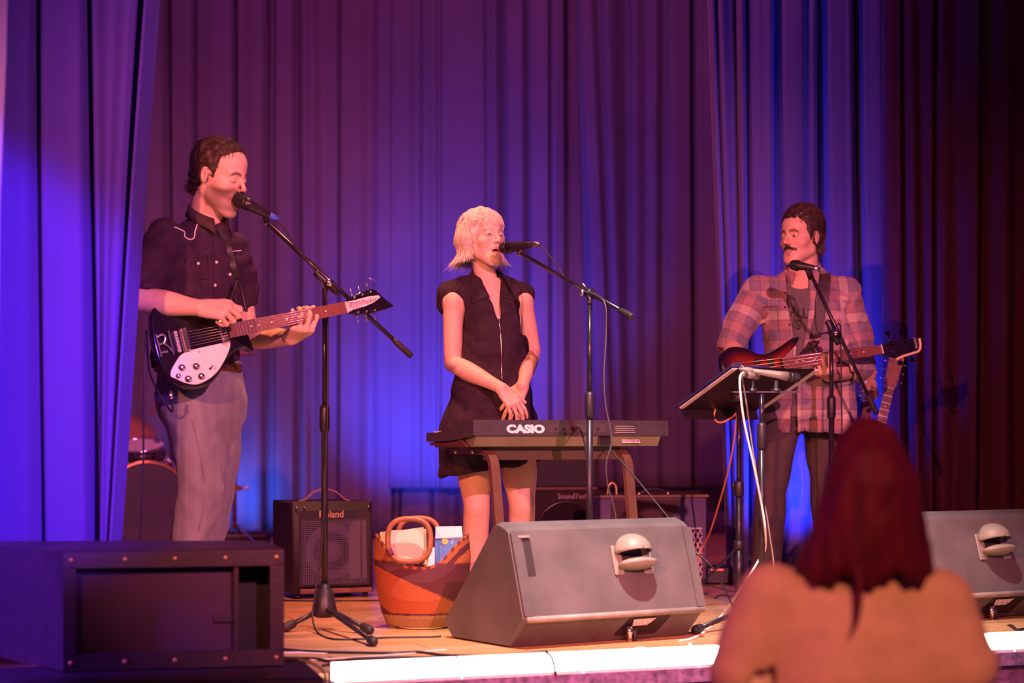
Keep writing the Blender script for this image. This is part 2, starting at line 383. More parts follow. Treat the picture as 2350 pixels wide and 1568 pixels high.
L5 = [(2030,2036,-.05),(2036,2040,.03),(2060,2062,.02),(2070,2085,-.03),(2082,2104,.03),(2110,2122,.0),(2135,2130,.03),(2150,2142,-.02),(2160,2152,.03),(2200,2190,.0),(2240,2225,.035),(2255,2245,-.02),(2300,2300,.03),(2340,2340,-.02),(2380,2380,.03),(2440,2440,.0),(2520,2520,.03),(2700,2700,.0)]
curtain('leg_curtain', darkcloth, L5, Yk, .0, 3.0, 'very dark maroon leg curtain on the right', seed=14)
Yl = lambda px: 6.30+(px+100)*.0006
L6 = [(-900,-900,.0),(-800,-800,.05),(-700,-700,-.04),(-600,-600,.05),(-500,-500,-.03),(-420,-420,.05),(-330,-330,.0),(-140,-140,.04),(-60,-60,-.03),(20,10,.05),(70,60,.03),(92,104,-.01),(112,118,.04),(185,196,.03),(205,226,-.05),(222,240,.025),(270,240,.05),(315,246,.065),(326,250,.06),(338,252,.02),(356,256,.03),(372,260,.0),(366,254,.10)]
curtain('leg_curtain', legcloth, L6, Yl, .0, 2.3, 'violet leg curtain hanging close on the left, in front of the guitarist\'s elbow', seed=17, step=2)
# proscenium edge
lw = MB(); lw.prism([P(-330, -40, 6.1)[[0, 2]], P(15, -40, 6.1)[[0, 2]], P(12, 140, 6.1)[[0, 2]], P(-2, 470, 6.1)[[0, 2]], P(-12, 1500, 6.1)[[0, 2]], P(-330, 1500, 6.1)[[0, 2]]], -.02, (0, 6.1, 0)).build('wall_left', M('pale lilac plaster', (.36, .30, .85), .7, 0, noise=(5, .08)))
tag(bpy.data.objects['wall_left'], 'pale lilac edge of the proscenium at the far left', kind='structure')
# ================================================================== implicit-surface modeller for bodies and cloth
BIG = 1.0
class Sdf:
    def __init__(s): s.items = []
    def add(s, fn, lo, hi, k=.01, op='u'):
        s.items.append((fn, np.asarray(lo, float), np.asarray(hi, float), k, op)); return s
    def cone(s, a, b, ra, rb, k=.015, op='u'):
        a, b = np.asarray(a, float), np.asarray(b, float); ba = b-a; L2 = float(ba @ ba)+1e-12
        def fn(x, y, z):
            t = np.clip(((x-a[0])*ba[0]+(y-a[1])*ba[1]+(z-a[2])*ba[2])/L2, 0, 1)
            return np.sqrt((x-a[0]-ba[0]*t)**2+(y-a[1]-ba[1]*t)**2+(z-a[2]-ba[2]*t)**2)-(ra+(rb-ra)*t)
        m = max(ra, rb); return s.add(fn, np.minimum(a, b)-m, np.maximum(a, b)+m, k, op)
    def chain(s, pts, rs, k=.015):
        p = [np.asarray(q, float) for q in pts]
        def fn(x, y, z):
            o = None
            for i in range(len(p)-1):
                a, ba = p[i], p[i+1]-p[i]; t = np.clip(((x-a[0])*ba[0]+(y-a[1])*ba[1]+(z-a[2])*ba[2])/(float(ba @ ba)+1e-12), 0, 1); tt = t*t*(3-2*t)
                d = np.sqrt((x-a[0]-ba[0]*t)**2+(y-a[1]-ba[1]*t)**2+(z-a[2]-ba[2]*t)**2)-(rs[i]+(rs[i+1]-rs[i])*tt)
                o = d if o is None else np.minimum(o, d)
            return o
        m = max(rs); q = np.array(p); return s.add(fn, q.min(0)-m, q.max(0)+m, k)
    def ell(s, c, r, k=.01, op='u', R=None):
        c, r = np.asarray(c, float), np.broadcast_to(np.asarray(r, float), (3,))
        def fn(x, y, z):
            X, Y, Z = x-c[0], y-c[1], z-c[2]
            if R is not None:
                X, Y, Z = (R[0, 0]*X+R[1, 0]*Y+R[2, 0]*Z, R[0, 1]*X+R[1, 1]*Y+R[2, 1]*Z, R[0, 2]*X+R[1, 2]*Y+R[2, 2]*Z)
            k0 = np.sqrt((X/r[0])**2+(Y/r[1])**2+(Z/r[2])**2); k1 = np.sqrt((X/r[0]**2)**2+(Y/r[1]**2)**2+(Z/r[2]**2)**2)+1e-9
            return k0*(k0-1)/k1
        m = r.max() if R is not None else r
        return s.add(fn, c-m, c+m, k, op)
    def loft(s, rows, k=.02, op='u', p=2.2):
        """rows: (z, cx, cy, half_width, half_depth, yaw) from low to high; vertical body or skirt"""
        q = np.array(sorted(rows), float); zz = q[:, 0]
        def fn(x, y, z):
            zc = np.clip(z, zz[0], zz[-1]); f = [np.interp(zc, zz, q[:, i]) for i in range(1, 6)]
            X, Y = x-f[0], y-f[1]; c, sn = np.cos(f[4]), np.sin(f[4])
            U, W = (X*c+Y*sn)/f[2], (-X*sn+Y*c)/f[3]
            d = ((np.abs(U)**p+np.abs(W)**p)**(1/p)-1)*np.minimum(f[2], f[3])
            dz = np.maximum(zz[0]-z, z-zz[-1])
            return np.where(dz > 0, np.sqrt(np.maximum(d, 0)**2+dz**2)+np.minimum(d, 0)*0, np.maximum(d, dz))
        m = q[:, 3:5].max(); lo = (q[:, 1].min()-m, q[:, 2].min()-m, zz[0]); hi = (q[:, 1].max()+m, q[:, 2].max()+m, zz[-1])
        return s.add(fn, lo, hi, k, op)
    def disp(s, fn, lo, hi): return s.add(fn, lo, hi, 0, 'd')
    def mesh(s, lo, hi, h, tr=None):
        lo, hi = np.asarray(lo, float), np.asarray(hi, float)
        n = np.ceil((hi-lo)/h).astype(int)+1
        ax = [(lo[i]+h*np.arange(n[i])).astype(np.float32) for i in range(3)]
        D = np.full(n, BIG, np.float32)
        for fn, a, b, k, op in s.items:
            m = max(k*1.2, .012)+2*h
            i0 = np.maximum(np.floor((a-m-lo)/h).astype(int), 0); i1 = np.minimum(np.ceil((b+m-lo)/h).astype(int)+1, n)
            if np.any(i1 <= i0): continue
            sl = tuple(slice(i0[i], i1[i]) for i in range(3))
            x = ax[0][sl[0]][:, None, None]; y = ax[1][sl[1]][None, :, None]; z = ax[2][sl[2]][None, None, :]
            E = D[sl]
            v = np.broadcast_to(fn(x, y, z), E.shape)
            if op == 'd': D[sl] = E+v; continue
            if op == 's': v = -v; a1, b1, sg = -E, -v, -1
            elif op == 'i': a1, b1, sg = -E, -v, -1
            else: a1, b1, sg = E, v, 1
            if k > 1e-6:
                hh = np.maximum(k-np.abs(a1-b1), 0)/k; D[sl] = sg*(np.minimum(a1, b1)-hh*hh*k*.25)
            else: D[sl] = sg*np.minimum(a1, b1)
        V, Fq = surface_nets(D, lo, h)
        return V, Fq
def surface_nets(D, lo, h):
    D[0], D[-1] = np.maximum(D[0], 1e-4), np.maximum(D[-1], 1e-4); D[:, 0] = np.maximum(D[:, 0], 1e-4); D[:, -1] = np.maximum(D[:, -1], 1e-4)
    D[:, :, 0] = np.maximum(D[:, :, 0], 1e-4); D[:, :, -1] = np.maximum(D[:, :, -1], 1e-4)
    I = D < 0; nx, ny, nz = D.shape
    cnt = np.zeros((nx-1, ny-1, nz-1), np.int8); offs = [(i, j, k) for i in (0, 1) for j in (0, 1) for k in (0, 1)]
    for i, j, k in offs: cnt += I[i:nx-1+i, j:ny-1+j, k:nz-1+k]
    act = (cnt > 0) & (cnt < 8); ci, cj, ck = np.nonzero(act); m = len(ci)
    if m == 0: return np.zeros((0, 3)), np.zeros((0, 4), int)
    idx = np.full(act.shape, -1, np.int32); idx[ci, cj, ck] = np.arange(m)
    val = np.stack([D[ci+i, cj+j, ck+k] for i, j, k in offs], 1).astype(np.float64)
    acc = np.zeros((m, 3)); num = np.zeros(m)
    for e0 in range(8):
        for e1 in range(e0+1, 8):
            d = np.array(offs[e1])-np.array(offs[e0])
            if np.abs(d).sum() != 1: continue
            a, b = val[:, e0], val[:, e1]; cr = (a < 0) != (b < 0)
            t = np.where(cr, a/np.where(a-b == 0, 1, a-b), 0)
            acc += np.where(cr[:, None], np.array(offs[e0])+t[:, None]*d, 0); num += cr
    V = (np.stack([ci, cj, ck], 1)+acc/num[:, None])*h+np.asarray(lo)
    out = []
    for axn in range(3):
        a = I.take(range(0, D.shape[axn]-1), axn); b = I.take(range(1, D.shape[axn]), axn); ch = a != b
        o1, o2 = (axn+1) % 3, (axn+2) % 3
        p = np.stack(np.nonzero(ch), 1); p = p[(p[:, o1] > 0) & (p[:, o2] > 0) & (p[:, o1] < D.shape[o1]-1) & (p[:, o2] < D.shape[o2]-1)]
        fl_ = a[p[:, 0], p[:, 1], p[:, 2]]
        q = []
        for u, v in ((1, 1), (0, 1), (0, 0), (1, 0)):
            c = p.copy(); c[:, o1] -= u; c[:, o2] -= v; q.append(idx[c[:, 0], c[:, 1], c[:, 2]])
        q = np.stack(q, 1); q[~fl_] = q[~fl_][:, ::-1]; out.append(q)
    Q = np.concatenate(out); Q = Q[(Q >= 0).all(1)]
    return V, Q
def smooth_mesh(V, Q, it=2, lam=.5):
    e = np.concatenate([Q[:, [0, 1]], Q[:, [1, 2]], Q[:, [2, 3]], Q[:, [3, 0]]]); e = np.concatenate([e, e[:, ::-1]])
    deg = np.bincount(e[:, 0], minlength=len(V)).astype(float)
    for _ in range(it):
        for l in (lam, -lam*1.04):
            A = np.stack([np.bincount(e[:, 0], weights=V[e[:, 1], i], minlength=len(V)) for i in range(3)], 1)
            V = V+l*(A/np.maximum(deg, 1)[:, None]-V)
    return V
def folds(amp, freq, seed, axis=(0, 0, 1), warp=1.6):
    """cloth creases: sharp ridged waves running roughly along axis"""
    r = np.random.RandomState(seed); ws = []
    for i in range(4):
        d = r.randn(3); d -= .72*np.dot(d, axis)*np.asarray(axis); d /= np.linalg.norm(d)
        ws.append((d*freq*(.55+.9*r.rand()), r.rand()*6.28, r.randn(3)*freq*.45, r.rand()*6.28, .5+.8*r.rand()))
    def fn(x, y, z):
        o = 0
        for d, p, d2, p2, a in ws:
            o = o+a*np.sin(x*d[0]+y*d[1]+z*d[2]+p+warp*np.sin(x*d2[0]+y*d2[1]+z*d2[2]+p2))
        return amp*o*.5
    return fn
def bb(*pts, m=.06):
    p = np.array([np.asarray(q, float) for q in pts]); return p.min(0)-m, p.max(0)+m
# ------------------------------------------------------------------ hands
def hand(s, wrist, fwd, back, side, curls, thumb, scale=1.0, spread=.12, palm_bend=0.0):
    """wrist: joint; fwd: towards the knuckles; back: out of the back of the hand; side: +1 right hand, -1 left hand.
    curls: 4 x (mcp, pip, dip) degrees; thumb: (out, across, bend) degrees"""
    f = nrm(fwd); b = nrm(np.asarray(back, float)-np.dot(back, f)*f); lat = np.cross(b, f)*side   # towards the thumb
    w = np.asarray(wrist, float); c = scale
    kn = []; L = [.044, .049, .046, .036]; O = [.030, .010, -.011, -.030]; FW = [.090, .094, .089, .080]
    for i in range(4):
        k = w+f*FW[i]*c+lat*O[i]*c+b*(.004 if i in (1, 2) else 0)*c; kn.append(k)
        s.cone(w+lat*O[i]*.55*c+f*.012*c, k, .0145*c, .0115*c, .014*c)
    s.cone(w+f*.03*c-b*.006*c+lat*.012*c, w+f*.065*c-b*.008*c, .015*c, .012*c, .012*c)
    s.cone(w+f*.03*c-b*.006*c-lat*.016*c, w+f*.06*c-b*.006*c-lat*.018*c, .013*c, .011*c, .012*c)
    tips = []
    for i in range(4):
        yaw = spread*(1.5-i)*.55; d = nrm(f+lat*yaw); axis = nrm(np.cross(b, d)); p = kn[i]; a = 0; pts = [p]
        r0 = [.0092, .0095, .0090, .0080][i]*c; rr = [r0*1.08]
        for j, (sgl, cu) in enumerate(zip((1, .62, .48), curls[i])):
            a += math.radians(cu); dd = d*math.cos(a)-b*math.sin(a); p = p+dd*L[i]*sgl*c; pts.append(p); rr.append(r0*(.98, .88, .74)[j])
        s.chain(pts, rr, .004*c); tips.append(pts)
    o, ac, be = [math.radians(q) for q in thumb]
    t0 = w+f*.022*c+lat*.022*c-b*.006*c
    d1 = nrm(f*math.cos(o)+lat*math.sin(o)*math.cos(ac)-b*math.sin(o)*math.sin(ac)); t1 = t0+d1*.044*c
    inn = nrm(f-lat*.5); d2 = nrm(d1*math.cos(be)+inn*math.sin(be)); t2 = t1+d2*.032*c; d3 = nrm(d1*math.cos(1.5*be)+inn*math.sin(1.5*be)); t3 = t2+d3*.025*c
    s.chain([t0, t1, t2, t3], [.0155*c, .0118*c, .0105*c, .0082*c], .008*c)
    s.cone(t0, kn[0]-f*.018*c, .012*c, .009*c, .014*c)
    return tips
# ------------------------------------------------------------------ heads (local: x to the person's left ear?, y forward, z up)
def head_sdf(neck_to, female=False, mouth=0.0, eyes_closed=True, jaw=1.0, neck_r=(.052, .058), nose=1.0, lid=.0040):
    s = Sdf(); lo, hi = (-.11, -.13, -.16), (.11, .15, .14)
    op = mouth*.020
    class A:      # mirrored helpers: evaluate with |x|
        def cone(_, a, b, ra, rb, k=.01, o='u'):
            a, b = np.asarray(a, float), np.asarray(b, float); ba = b-a; L2 = float(ba @ ba)+1e-12
            def fn(x, y, z):
                x = np.abs(x); t = np.clip(((x-a[0])*ba[0]+(y-a[1])*ba[1]+(z-a[2])*ba[2])/L2, 0, 1)
                return np.sqrt((x-a[0]-ba[0]*t)**2+(y-a[1]-ba[1]*t)**2+(z-a[2]-ba[2]*t)**2)-(ra+(rb-ra)*t)
            m = max(ra, rb); mx = max(a[0], b[0])+m
            s.add(fn, (-mx, min(a[1], b[1])-m, min(a[2], b[2])-m), (mx, max(a[1], b[1])+m, max(a[2], b[2])+m), k, o)
        def ell(_, c, r, k=.01, o='u', tilt=0.0, yaw=0.0):
            c, r = np.asarray(c, float), np.broadcast_to(np.asarray(r, float), (3,))
            ct, st, cy, sy = math.cos(tilt), math.sin(tilt), math.cos(yaw), math.sin(yaw)
            def fn(x, y, z):
                X, Y, Z = np.abs(x)-c[0], y-c[1], z-c[2]
                X, Y = X*cy+Y*sy, -X*sy+Y*cy
                Y, Z = Y*ct+Z*st, -Y*st+Z*ct
                k0 = np.sqrt((X/r[0])**2+(Y/r[1])**2+(Z/r[2])**2); k1 = np.sqrt((X/r[0]**2)**2+(Y/r[1]**2)**2+(Z/r[2]**2)**2)+1e-9
                return k0*(k0-1)/k1
            m = r.max(); s.add(fn, (-c[0]-m, c[1]-m, c[2]-m), (c[0]+m, c[1]+m, c[2]+m), k, o)
    A = A(); fm = .94 if female else 1.0
    A.ell((0, -.018, .034), (.075*fm, .094, .082), 0)
    A.ell((0, .026, -.022), (.060*fm, .064, .084), .03)
    A.ell((0, .042, .052), (.053*fm, .046, .046), .03)
    s.cone((0, -.03, -.035), neck_to, neck_r[0], neck_r[1], .02)
    A.cone((.050*fm*jaw, -.006, -.060-op*.3), (.016*jaw, .074-op*.3, -.104-op), .016, .015, .026)
    A.ell((0, .058, -.085-op*.6), (.040*fm, .030, .030), .025)
    A.ell((0, .081-op*.25, -.106-op), (.019*jaw, .014, .014), .014)
    A.ell((.045*fm, .054, -.028), (.017, .019, .014), .026)
    A.cone((.006, .088, .0185), (.040, .073, .0205), .0085 if not female else .006, .008 if not female else .006, .014)
    A.ell((.031, .101, .001), (.019, .017, .0125), .010, 's')
    A.ell((.031, .0745, .000), .0148, .004)                         # lids over the eyeball
    if not eyes_closed: A.ell((.031, .092, -.0010), (.0130, .010, lid), .0015, 's'); A.cone((.0185, .0885, .0035), (.0435, .0835, .0025), .0022, .0018, .003)
    else: A.cone((.020, .0925, -.0065), (.042, .0865, -.0055), .0011, .0011, .0025, 's')
    s.cone((0, .086, .016), (0, .1085*nose, -.024), .0060, .0082, .010)
    A.ell((0, .1110*nose, -.0285), (.0088, .0085, .0080), .006)
    A.ell((.0115, .0985, -.0335), (.0072, .0105, .0070), .006)
    A.ell((.0058, .1055, -.0425), (.0034, .0052, .0042), .002, 's')
    A.ell((0, .080, -.058), (.025, .012, .015), .014)
    if mouth > 0:
        A.ell((0, .082-op*.2, -.080-op), (.025, .014, .012), .014)
        A.ell((0, .092, -.0665-op*.45), (.0200, .024, .0035+op*.44), .003, 's')
    else: A.ell((0, .096, -.0640), (.021, .014, .0013), .0015, 's')
    A.cone((.004, .0930, -.0585), (.023, .0810, -.0625-op*.2), .0034, .0014, .004)
    A.cone((0, .0915-op*.2, -.0690-op*.85), (.021, .0810, -.0650-op*.4), .0042, .0016, .004)
    A.ell((.0775*fm, -.012, -.006), (.0075, .0185, .0300), .006, 'u', tilt=.18, yaw=-.35)
    A.ell((.0865*fm, -.008, -.003), (.0050, .0105, .0185), .004, 's', tilt=.18, yaw=-.35)
    return s
def hmat(center, yaw, pitch=0.0, roll=0.0, scale=1.0):
    """yaw: 0 looks at the camera (-Y), positive turns to the picture's right; pitch up positive"""
    R = Matrix.Rotation(yaw, 3, 'Z') @ Matrix.Rotation(math.pi, 3, 'Z') @ Matrix.Rotation(pitch, 3, 'X') @ Matrix.Rotation(roll, 3, 'Y')
    return np.array(R)*scale, np.asarray(center, float)
def tow(V, H): return np.asarray(V) @ H[0].T+H[1]
def tol(p, H): return np.linalg.inv(H[0]) @ (np.asarray(p, float)-H[1])
def join(parts):
    Vs, Fs, T = [], [], []; n = 0
    for V, Q, t in parts:
        Vs.append(V); Fs.append(Q+n); T.append(np.broadcast_to(t, (len(V), 3))); n += len(V)
    return np.concatenate(Vs), np.concatenate(Fs), np.concatenate(T)
def strands(name, lines, radii, mat, parent, sides=4):
    """many tapered hair strands in one mesh: lines (n, m, 3), radii (m,)"""
    Lw = np.asarray(lines, float); n, m, _ = Lw.shape; r = np.asarray(radii, float)
    T = np.gradient(Lw, axis=1); T /= (np.linalg.norm(T, axis=2, keepdims=True)+1e-12)
    up = np.array((.31, .17, .93)); X = np.cross(T, up); X /= (np.linalg.norm(X, axis=2, keepdims=True)+1e-9); Yv = np.cross(T, X)
    rings = [Lw+(math.cos(2*math.pi*k/sides)*X+math.sin(2*math.pi*k/sides)*Yv)*r[None, :, None] for k in range(sides)]
    V = np.stack(rings, 2)                                  # n, m, sides, 3
    idx = np.arange(n*m*sides).reshape(n, m, sides); a = idx[:, :-1]; b = idx[:, 1:]
    Q = np.stack([a, np.roll(a, -1, 2), np.roll(b, -1, 2), b], -1).reshape(-1, 4)
    return mesh_obj(name, V.reshape(-1, 3), Q, mat, parent, True)
skin = M('skin', (.7, .45, .36), .48, 0, attr=True, noise=(45, .05), bump=(260, .10), spec=.4)
eyemat = M('eye white', (.8, .76, .74), .15)
irismat = M('dark iris', (.03, .015, .01), .1)
def put_eyes(parent, H, look=(0, 1, 0)):
    for sx in (-1, 1):
        c = np.array((sx*.031, .0745, .000)); mb = MB(); mb.ball(tow(c, H), .0132*np.linalg.norm(H[0][:, 0]), 14, 10); e = mb.build('eye', eyemat, parent)
        d = nrm(np.asarray(look, float)); R = np.stack(frame(d), 1)
        mb = MB(); mb.ball(tow(c+d*.0090, H), np.array((.0074, .0074, .0052))*np.linalg.norm(H[0][:, 0]), 12, 8, nrm_mat(H[0]) @ R); mb.build('iris', irismat, e)
def nrm_mat(R): return R/np.linalg.norm(R[:, 0])
# ================================================================== people: helpers
SK = np.array((.72, .46, .37))
def sstep(a, b, x): t = np.clip((x-a)/(b-a), 0, 1); return t*t*(3-2*t)
def face_tint(V, base, lips=(.62, .28, .26), brow=(.10, .05, .04), brow_w=1.0, beard=None, mouth=0.0, mustache=None, flush=(.75, .36, .30), brow_dz=0.0):
    x, y, z = np.abs(V[:, 0]), V[:, 1], V[:, 2]; c = np.broadcast_to(np.asarray(base, float), V.shape).copy(); op = mouth*.020
    def mix(m, col): c[:] = c*(1-m[:, None])+np.asarray(col)*m[:, None]
    mix(.45*np.exp(-(((x-.042)/.02)**2+((z+.03)/.018)**2))*(y > .03), flush)
    mix(.35*np.exp(-(((x)/.012)**2+((z+.03)/.014)**2))*(y > .08), flush)
    nz_ = .5+.5*np.sin(V[:, 0]*900+np.sin(V[:, 2]*700))*np.sin(V[:, 2]*820+V[:, 1]*500)
    if beard is not None:
        m = sstep(-.022, -.045, z+.25*(x-.045))*sstep(-.012, .004, y)*(1-sstep(-.115, -.135, z-op)*.5)
        m *= 1-.75*np.exp(-(((x)/.03)**2+((z+.047)/.012)**2))*0; mix(m*(.68+.1*nz_), beard)
    lm = ((x < .024) & (y > .076) & (z < -.0535) & (z > -.0765-op)); d = np.where(z > -.0635-op*.45, np.abs(z+.0580+x*.16)/.0052, np.abs(z+.0695+op*.85-x*.18)/.0066)
    mix(lm*np.clip(1.6-1.2*d, 0, 1), lips)
    if mouth > 0: mix((((x/.0205)**2+((z+.0665+op*.45)/(.004+op*.44))**2 < 1.0) & (y < .0865) & (y > .05)).astype(float), (.12, .02, .02))
    bz = brow_dz+.0205+.004*np.sin(np.clip((x-.010)/.036, 0, 1)*math.pi)-.004*sstep(.034, .05, x)
    mix(np.clip(1.5-np.abs(z-bz)/(.0034*brow_w), 0, 1)*sstep(.008, .013, x)*(1-sstep(.044, .050, x))*(y > .045)*(.75+.25*nz_), brow)
    if mustache is not None:
        m = np.clip(1.6-np.abs(z+.0505+x*.28)/.0065, 0, 1)*(x < .036)*(y > .07); mix(m, mustache)
    mix(np.clip(1.4-np.abs(z+.0062)/.0016, 0, 1)*(x > .018)*(x < .044)*(y > .078)*.8, (.16, .07, .06))
    return c
def person(label, parts, kids=None, loc=None):
    V, Q, T = join(parts)
    if loc is None: loc = (V[:, 0].mean(), V[:, 1].mean(), 0.0)
    o = mesh_obj('person', V-np.asarray(loc), Q, skin, None, True, tint=T); o.location = tuple(float(q) for q in loc)
    return tag(o, label, 'person')
def cloth_obj(name, s, lo, hi, h, mat, parent, it=1, tint=None):
    V, Q = s.mesh(lo, hi, h)
    if it: V = smooth_mesh(V, Q, it)
    return mesh_obj(name, V, Q, mat, parent, True, tint=tint(V) if tint else None)
def collar(name, c, yaw, r, mat, parent, tilt=(0, 0), stand=.030, drop=.030, point=.055, gap=30, flare=.020, rx=1.0, thick=.003, back_up=.012, spread=.02, fold=True):
    """shirt collar round the neck; yaw is where the opening looks (0 camera)"""
    n = 41; th = np.radians(np.linspace(gap, 360-gap, n)); c = np.asarray(c, float); rows = [[], [], [], []]
    f = np.array((math.sin(yaw), -math.cos(yaw), 0)); l = np.array((math.cos(yaw), math.sin(yaw), 0))
    for t in th:
        e = np.exp(-((math.pi-abs(t-math.pi))/.55)**2)      # 1 at the two ends
        u = f*math.cos(t)+l*math.sin(t)*rx; back = .5-.5*math.cos(t)
        z0 = tilt[0]*math.cos(t)+back*back_up
        rows[0].append(c+u*r*1.08+UZ*(z0-.012)); rows[1].append(c+u*r*.98+UZ*(z0+stand)); rows[2].append(c+u*(r*1.02+.004)+UZ*(z0+stand+.002))
        rows[3].append(c+u*(r+flare+spread*e)+UZ*(z0+stand-drop-(point-drop)*e)+f*.012*e)
    V = np.concatenate([np.array(q) for q in rows]); idx = np.arange(4*n).reshape(4, n)
    Q = np.stack([idx[:-1, :-1], idx[:-1, 1:], idx[1:, 1:], idx[1:, :-1]], -1).reshape(-1, 4)
    o = mesh_obj(name, V, Q, mat, parent, True); m = o.modifiers.new('t', 'SOLIDIFY'); m.thickness = thick; m.offset = 1; return o
def hair_cap(parent, H, curve, mat, grow=.010, seed=1, bumps=.0022, freq=140, peak=.0, low=-.095, h=.0032, top=0.0, ear=True, name='hair', fm=1.0, extra=None):
    """skull cap of hair behind a hairline curve [(z, y)]"""
    s = Sdf(); c = np.array(sorted(curve), float)
    s.ell((0, -.020, .035+top*.5), (.075*fm+grow, .095+grow, .083+grow+top*.5), 0)
    s.cone((0, -.045, -.02), (0, -.055, low+.02), .058*fm+grow, .048*fm+grow*.5, .02)
    if extra: extra(s)
    def fn(x, y, z): return (y-np.interp(z, c[:, 0], c[:, 1])-peak*np.clip(1-np.abs(x)/.045, 0, 1))*.8
    s.add(fn, (-.15, -.2, -.2), (.15, .2, .2), .006, 'i')
    s.add(lambda x, y, z: (low-z)+0*x, (-.15, -.2, -.2), (.15, .2, .2), .01, 'i')
    if ear:
        for q in (-1, 1): s.ell((q*.084*fm, -.004, -.010), (.026, .024, .034), .006, 's')
    s.disp(folds(bumps, freq, seed, (0, .8, .6), 2.2), (-.15, -.2, -.2), (.15, .2, .2))
    V, Q = s.mesh((-.12, -.15, -.16), (.12, .14, .17), h)
    return mesh_obj(name, tow(V, H), Q, mat, parent, True), V, Q
def vnormals(V, Q):
    n = np.cross(V[Q[:, 2]]-V[Q[:, 0]], V[Q[:, 3]]-V[Q[:, 1]]); N = np.zeros_like(V)
    for i in range(4):
        for a in range(3): N[:, a] += np.bincount(Q[:, i], weights=n[:, a], minlength=len(V))
    return N/(np.linalg.norm(N, axis=1, keepdims=True)+1e-9)
def cap_strands(parent, H, V, Q, n, length, flow, mat, seed=1, lift=.25, r=.0009, keep=None, wave=.003, m=8, name='hair_strands', hug=.10):
    rs = np.random.RandomState(seed); N = vnormals(V, Q); ok = np.nonzero(keep(V))[0] if keep else np.arange(len(V))
    i = rs.choice(ok, n); p = V[i]; nn = N[i]; L = length*(.6+.8*rs.rand(n))
    d = flow(p)+rs.randn(n, 3)*.22; d -= (d*nn).sum(1, keepdims=True)*nn; d /= np.linalg.norm(d, axis=1, keepdims=True); d2 = d+nn*lift*(.3+rs.rand(n, 1))
    t = np.linspace(0, 1, m)[None, :, None]; sw = np.cross(d, nn)
    pts = p[:, None]-nn[:, None]*.002+d2[:, None]*t*L[:, None, None]-nn[:, None]*(t**2)*L[:, None, None]*lift*.9+sw[:, None]*np.sin(t*5+rs.rand(n, 1, 1)*6)*wave
    cc, rr = np.array((0, -.02, .03)), np.array((.085, .105, .095)); q = (pts-cc)/rr; k = np.linalg.norm(q, axis=2, keepdims=True); k0 = k[:, :1]
    pts = cc+q/k*(k0*(1+hug*t*rs.rand(n, 1, 1)))*rr
    rad = r*np.array([1-.75*q for q in np.linspace(0, 1, m)**2])
    W = pts.reshape(-1, 3) @ H[0].T+H[1]
    return strands(name, W.reshape(n, m, 3), rad, mat, parent)
def shoe(parent, ankle, yaw, mat, L=.27, name='shoe'):
    a = np.asarray(ankle, float); f = np.array((math.sin(yaw), -math.cos(yaw), 0)); b = np.array((a[0], a[1], 0)); s = Sdf()
    s.cone(b-f*.05+UZ*.038, b+f*(L*.62)+UZ*.030, .038, .034, .02); s.cone(b+f*.02+UZ*.05, b+f*.12+UZ*.035, .04, .034, .03); s.cone(b-f*.01+UZ*.05, b-f*.01+UZ*.11, .042, .042, .02)
    s.add(lambda x, y, z: .004-z+0*x, (-9, -9, -1), (9, 20, .3), .004, 'i')
    lo, hi = bb(b-f*.1, b+f*.26, b+UZ*.12, m=.06); return cloth_obj(name, s, lo, hi, .006, mat, parent)
def patch(name, A, B, C, D, mat, parent, n=8, bulge=.006, thick=.003, nrm_=(0, -1, 0)):
    """thin cloth patch over four corners, A-B opposite D-C"""
    V = []; A, B, C, D = [np.asarray(q, float) for q in (A, B, C, D)]
    for i in range(n+1):
        for j in range(n+1):
            u, v = i/n, j/n; V.append((A*(1-v)+B*v)*(1-u)+(D*(1-v)+C*v)*u+np.asarray(nrm_)*bulge*math.sin(math.pi*u)*(.4+.6*math.sin(math.pi*v)))
    idx = np.arange((n+1)**2).reshape(n+1, n+1); Q = np.stack([idx[:-1, :-1], idx[:-1, 1:], idx[1:, 1:], idx[1:, :-1]], -1).reshape(-1, 4)
    o = mesh_obj(name, np.array(V), Q, mat, parent, True); q = o.modifiers.new('t', 'SOLIDIFY'); q.thickness = thick; q.offset = 1; return o
def text_on(body, px, py, h_px, items, y0, y1, mat, parent, sx=1.0, slant=0.0, Y=8.8, off=.004):
    """flat print laid onto cloth"""
    e = thing('tmp', 'tmp', 'tmp', (0, 0, 0)); o = text(body, 1.0, (0, 0, 0), (1, 0, 0), (0, 1, 0), mat, e, extrude=0, offset=.02)
    me = o.data; V = np.zeros(len(me.vertices)*3, np.float32); me.vertices.foreach_get('co', V); V = V.reshape(-1, 3)
    W = on_shirt([(px+a*h_px*sx, py-b*h_px-slant*a*h_px) for a, b in V[:, :2]], items, y0, y1, off)
    inv = np.array(root_mat(parent).inverted()); W = W @ inv[:3, :3].T+inv[:3, 3]; me.vertices.foreach_set('co', W.astype(np.float32).ravel()); me.update()
    o.parent = parent; bpy.data.objects.remove(e); return o
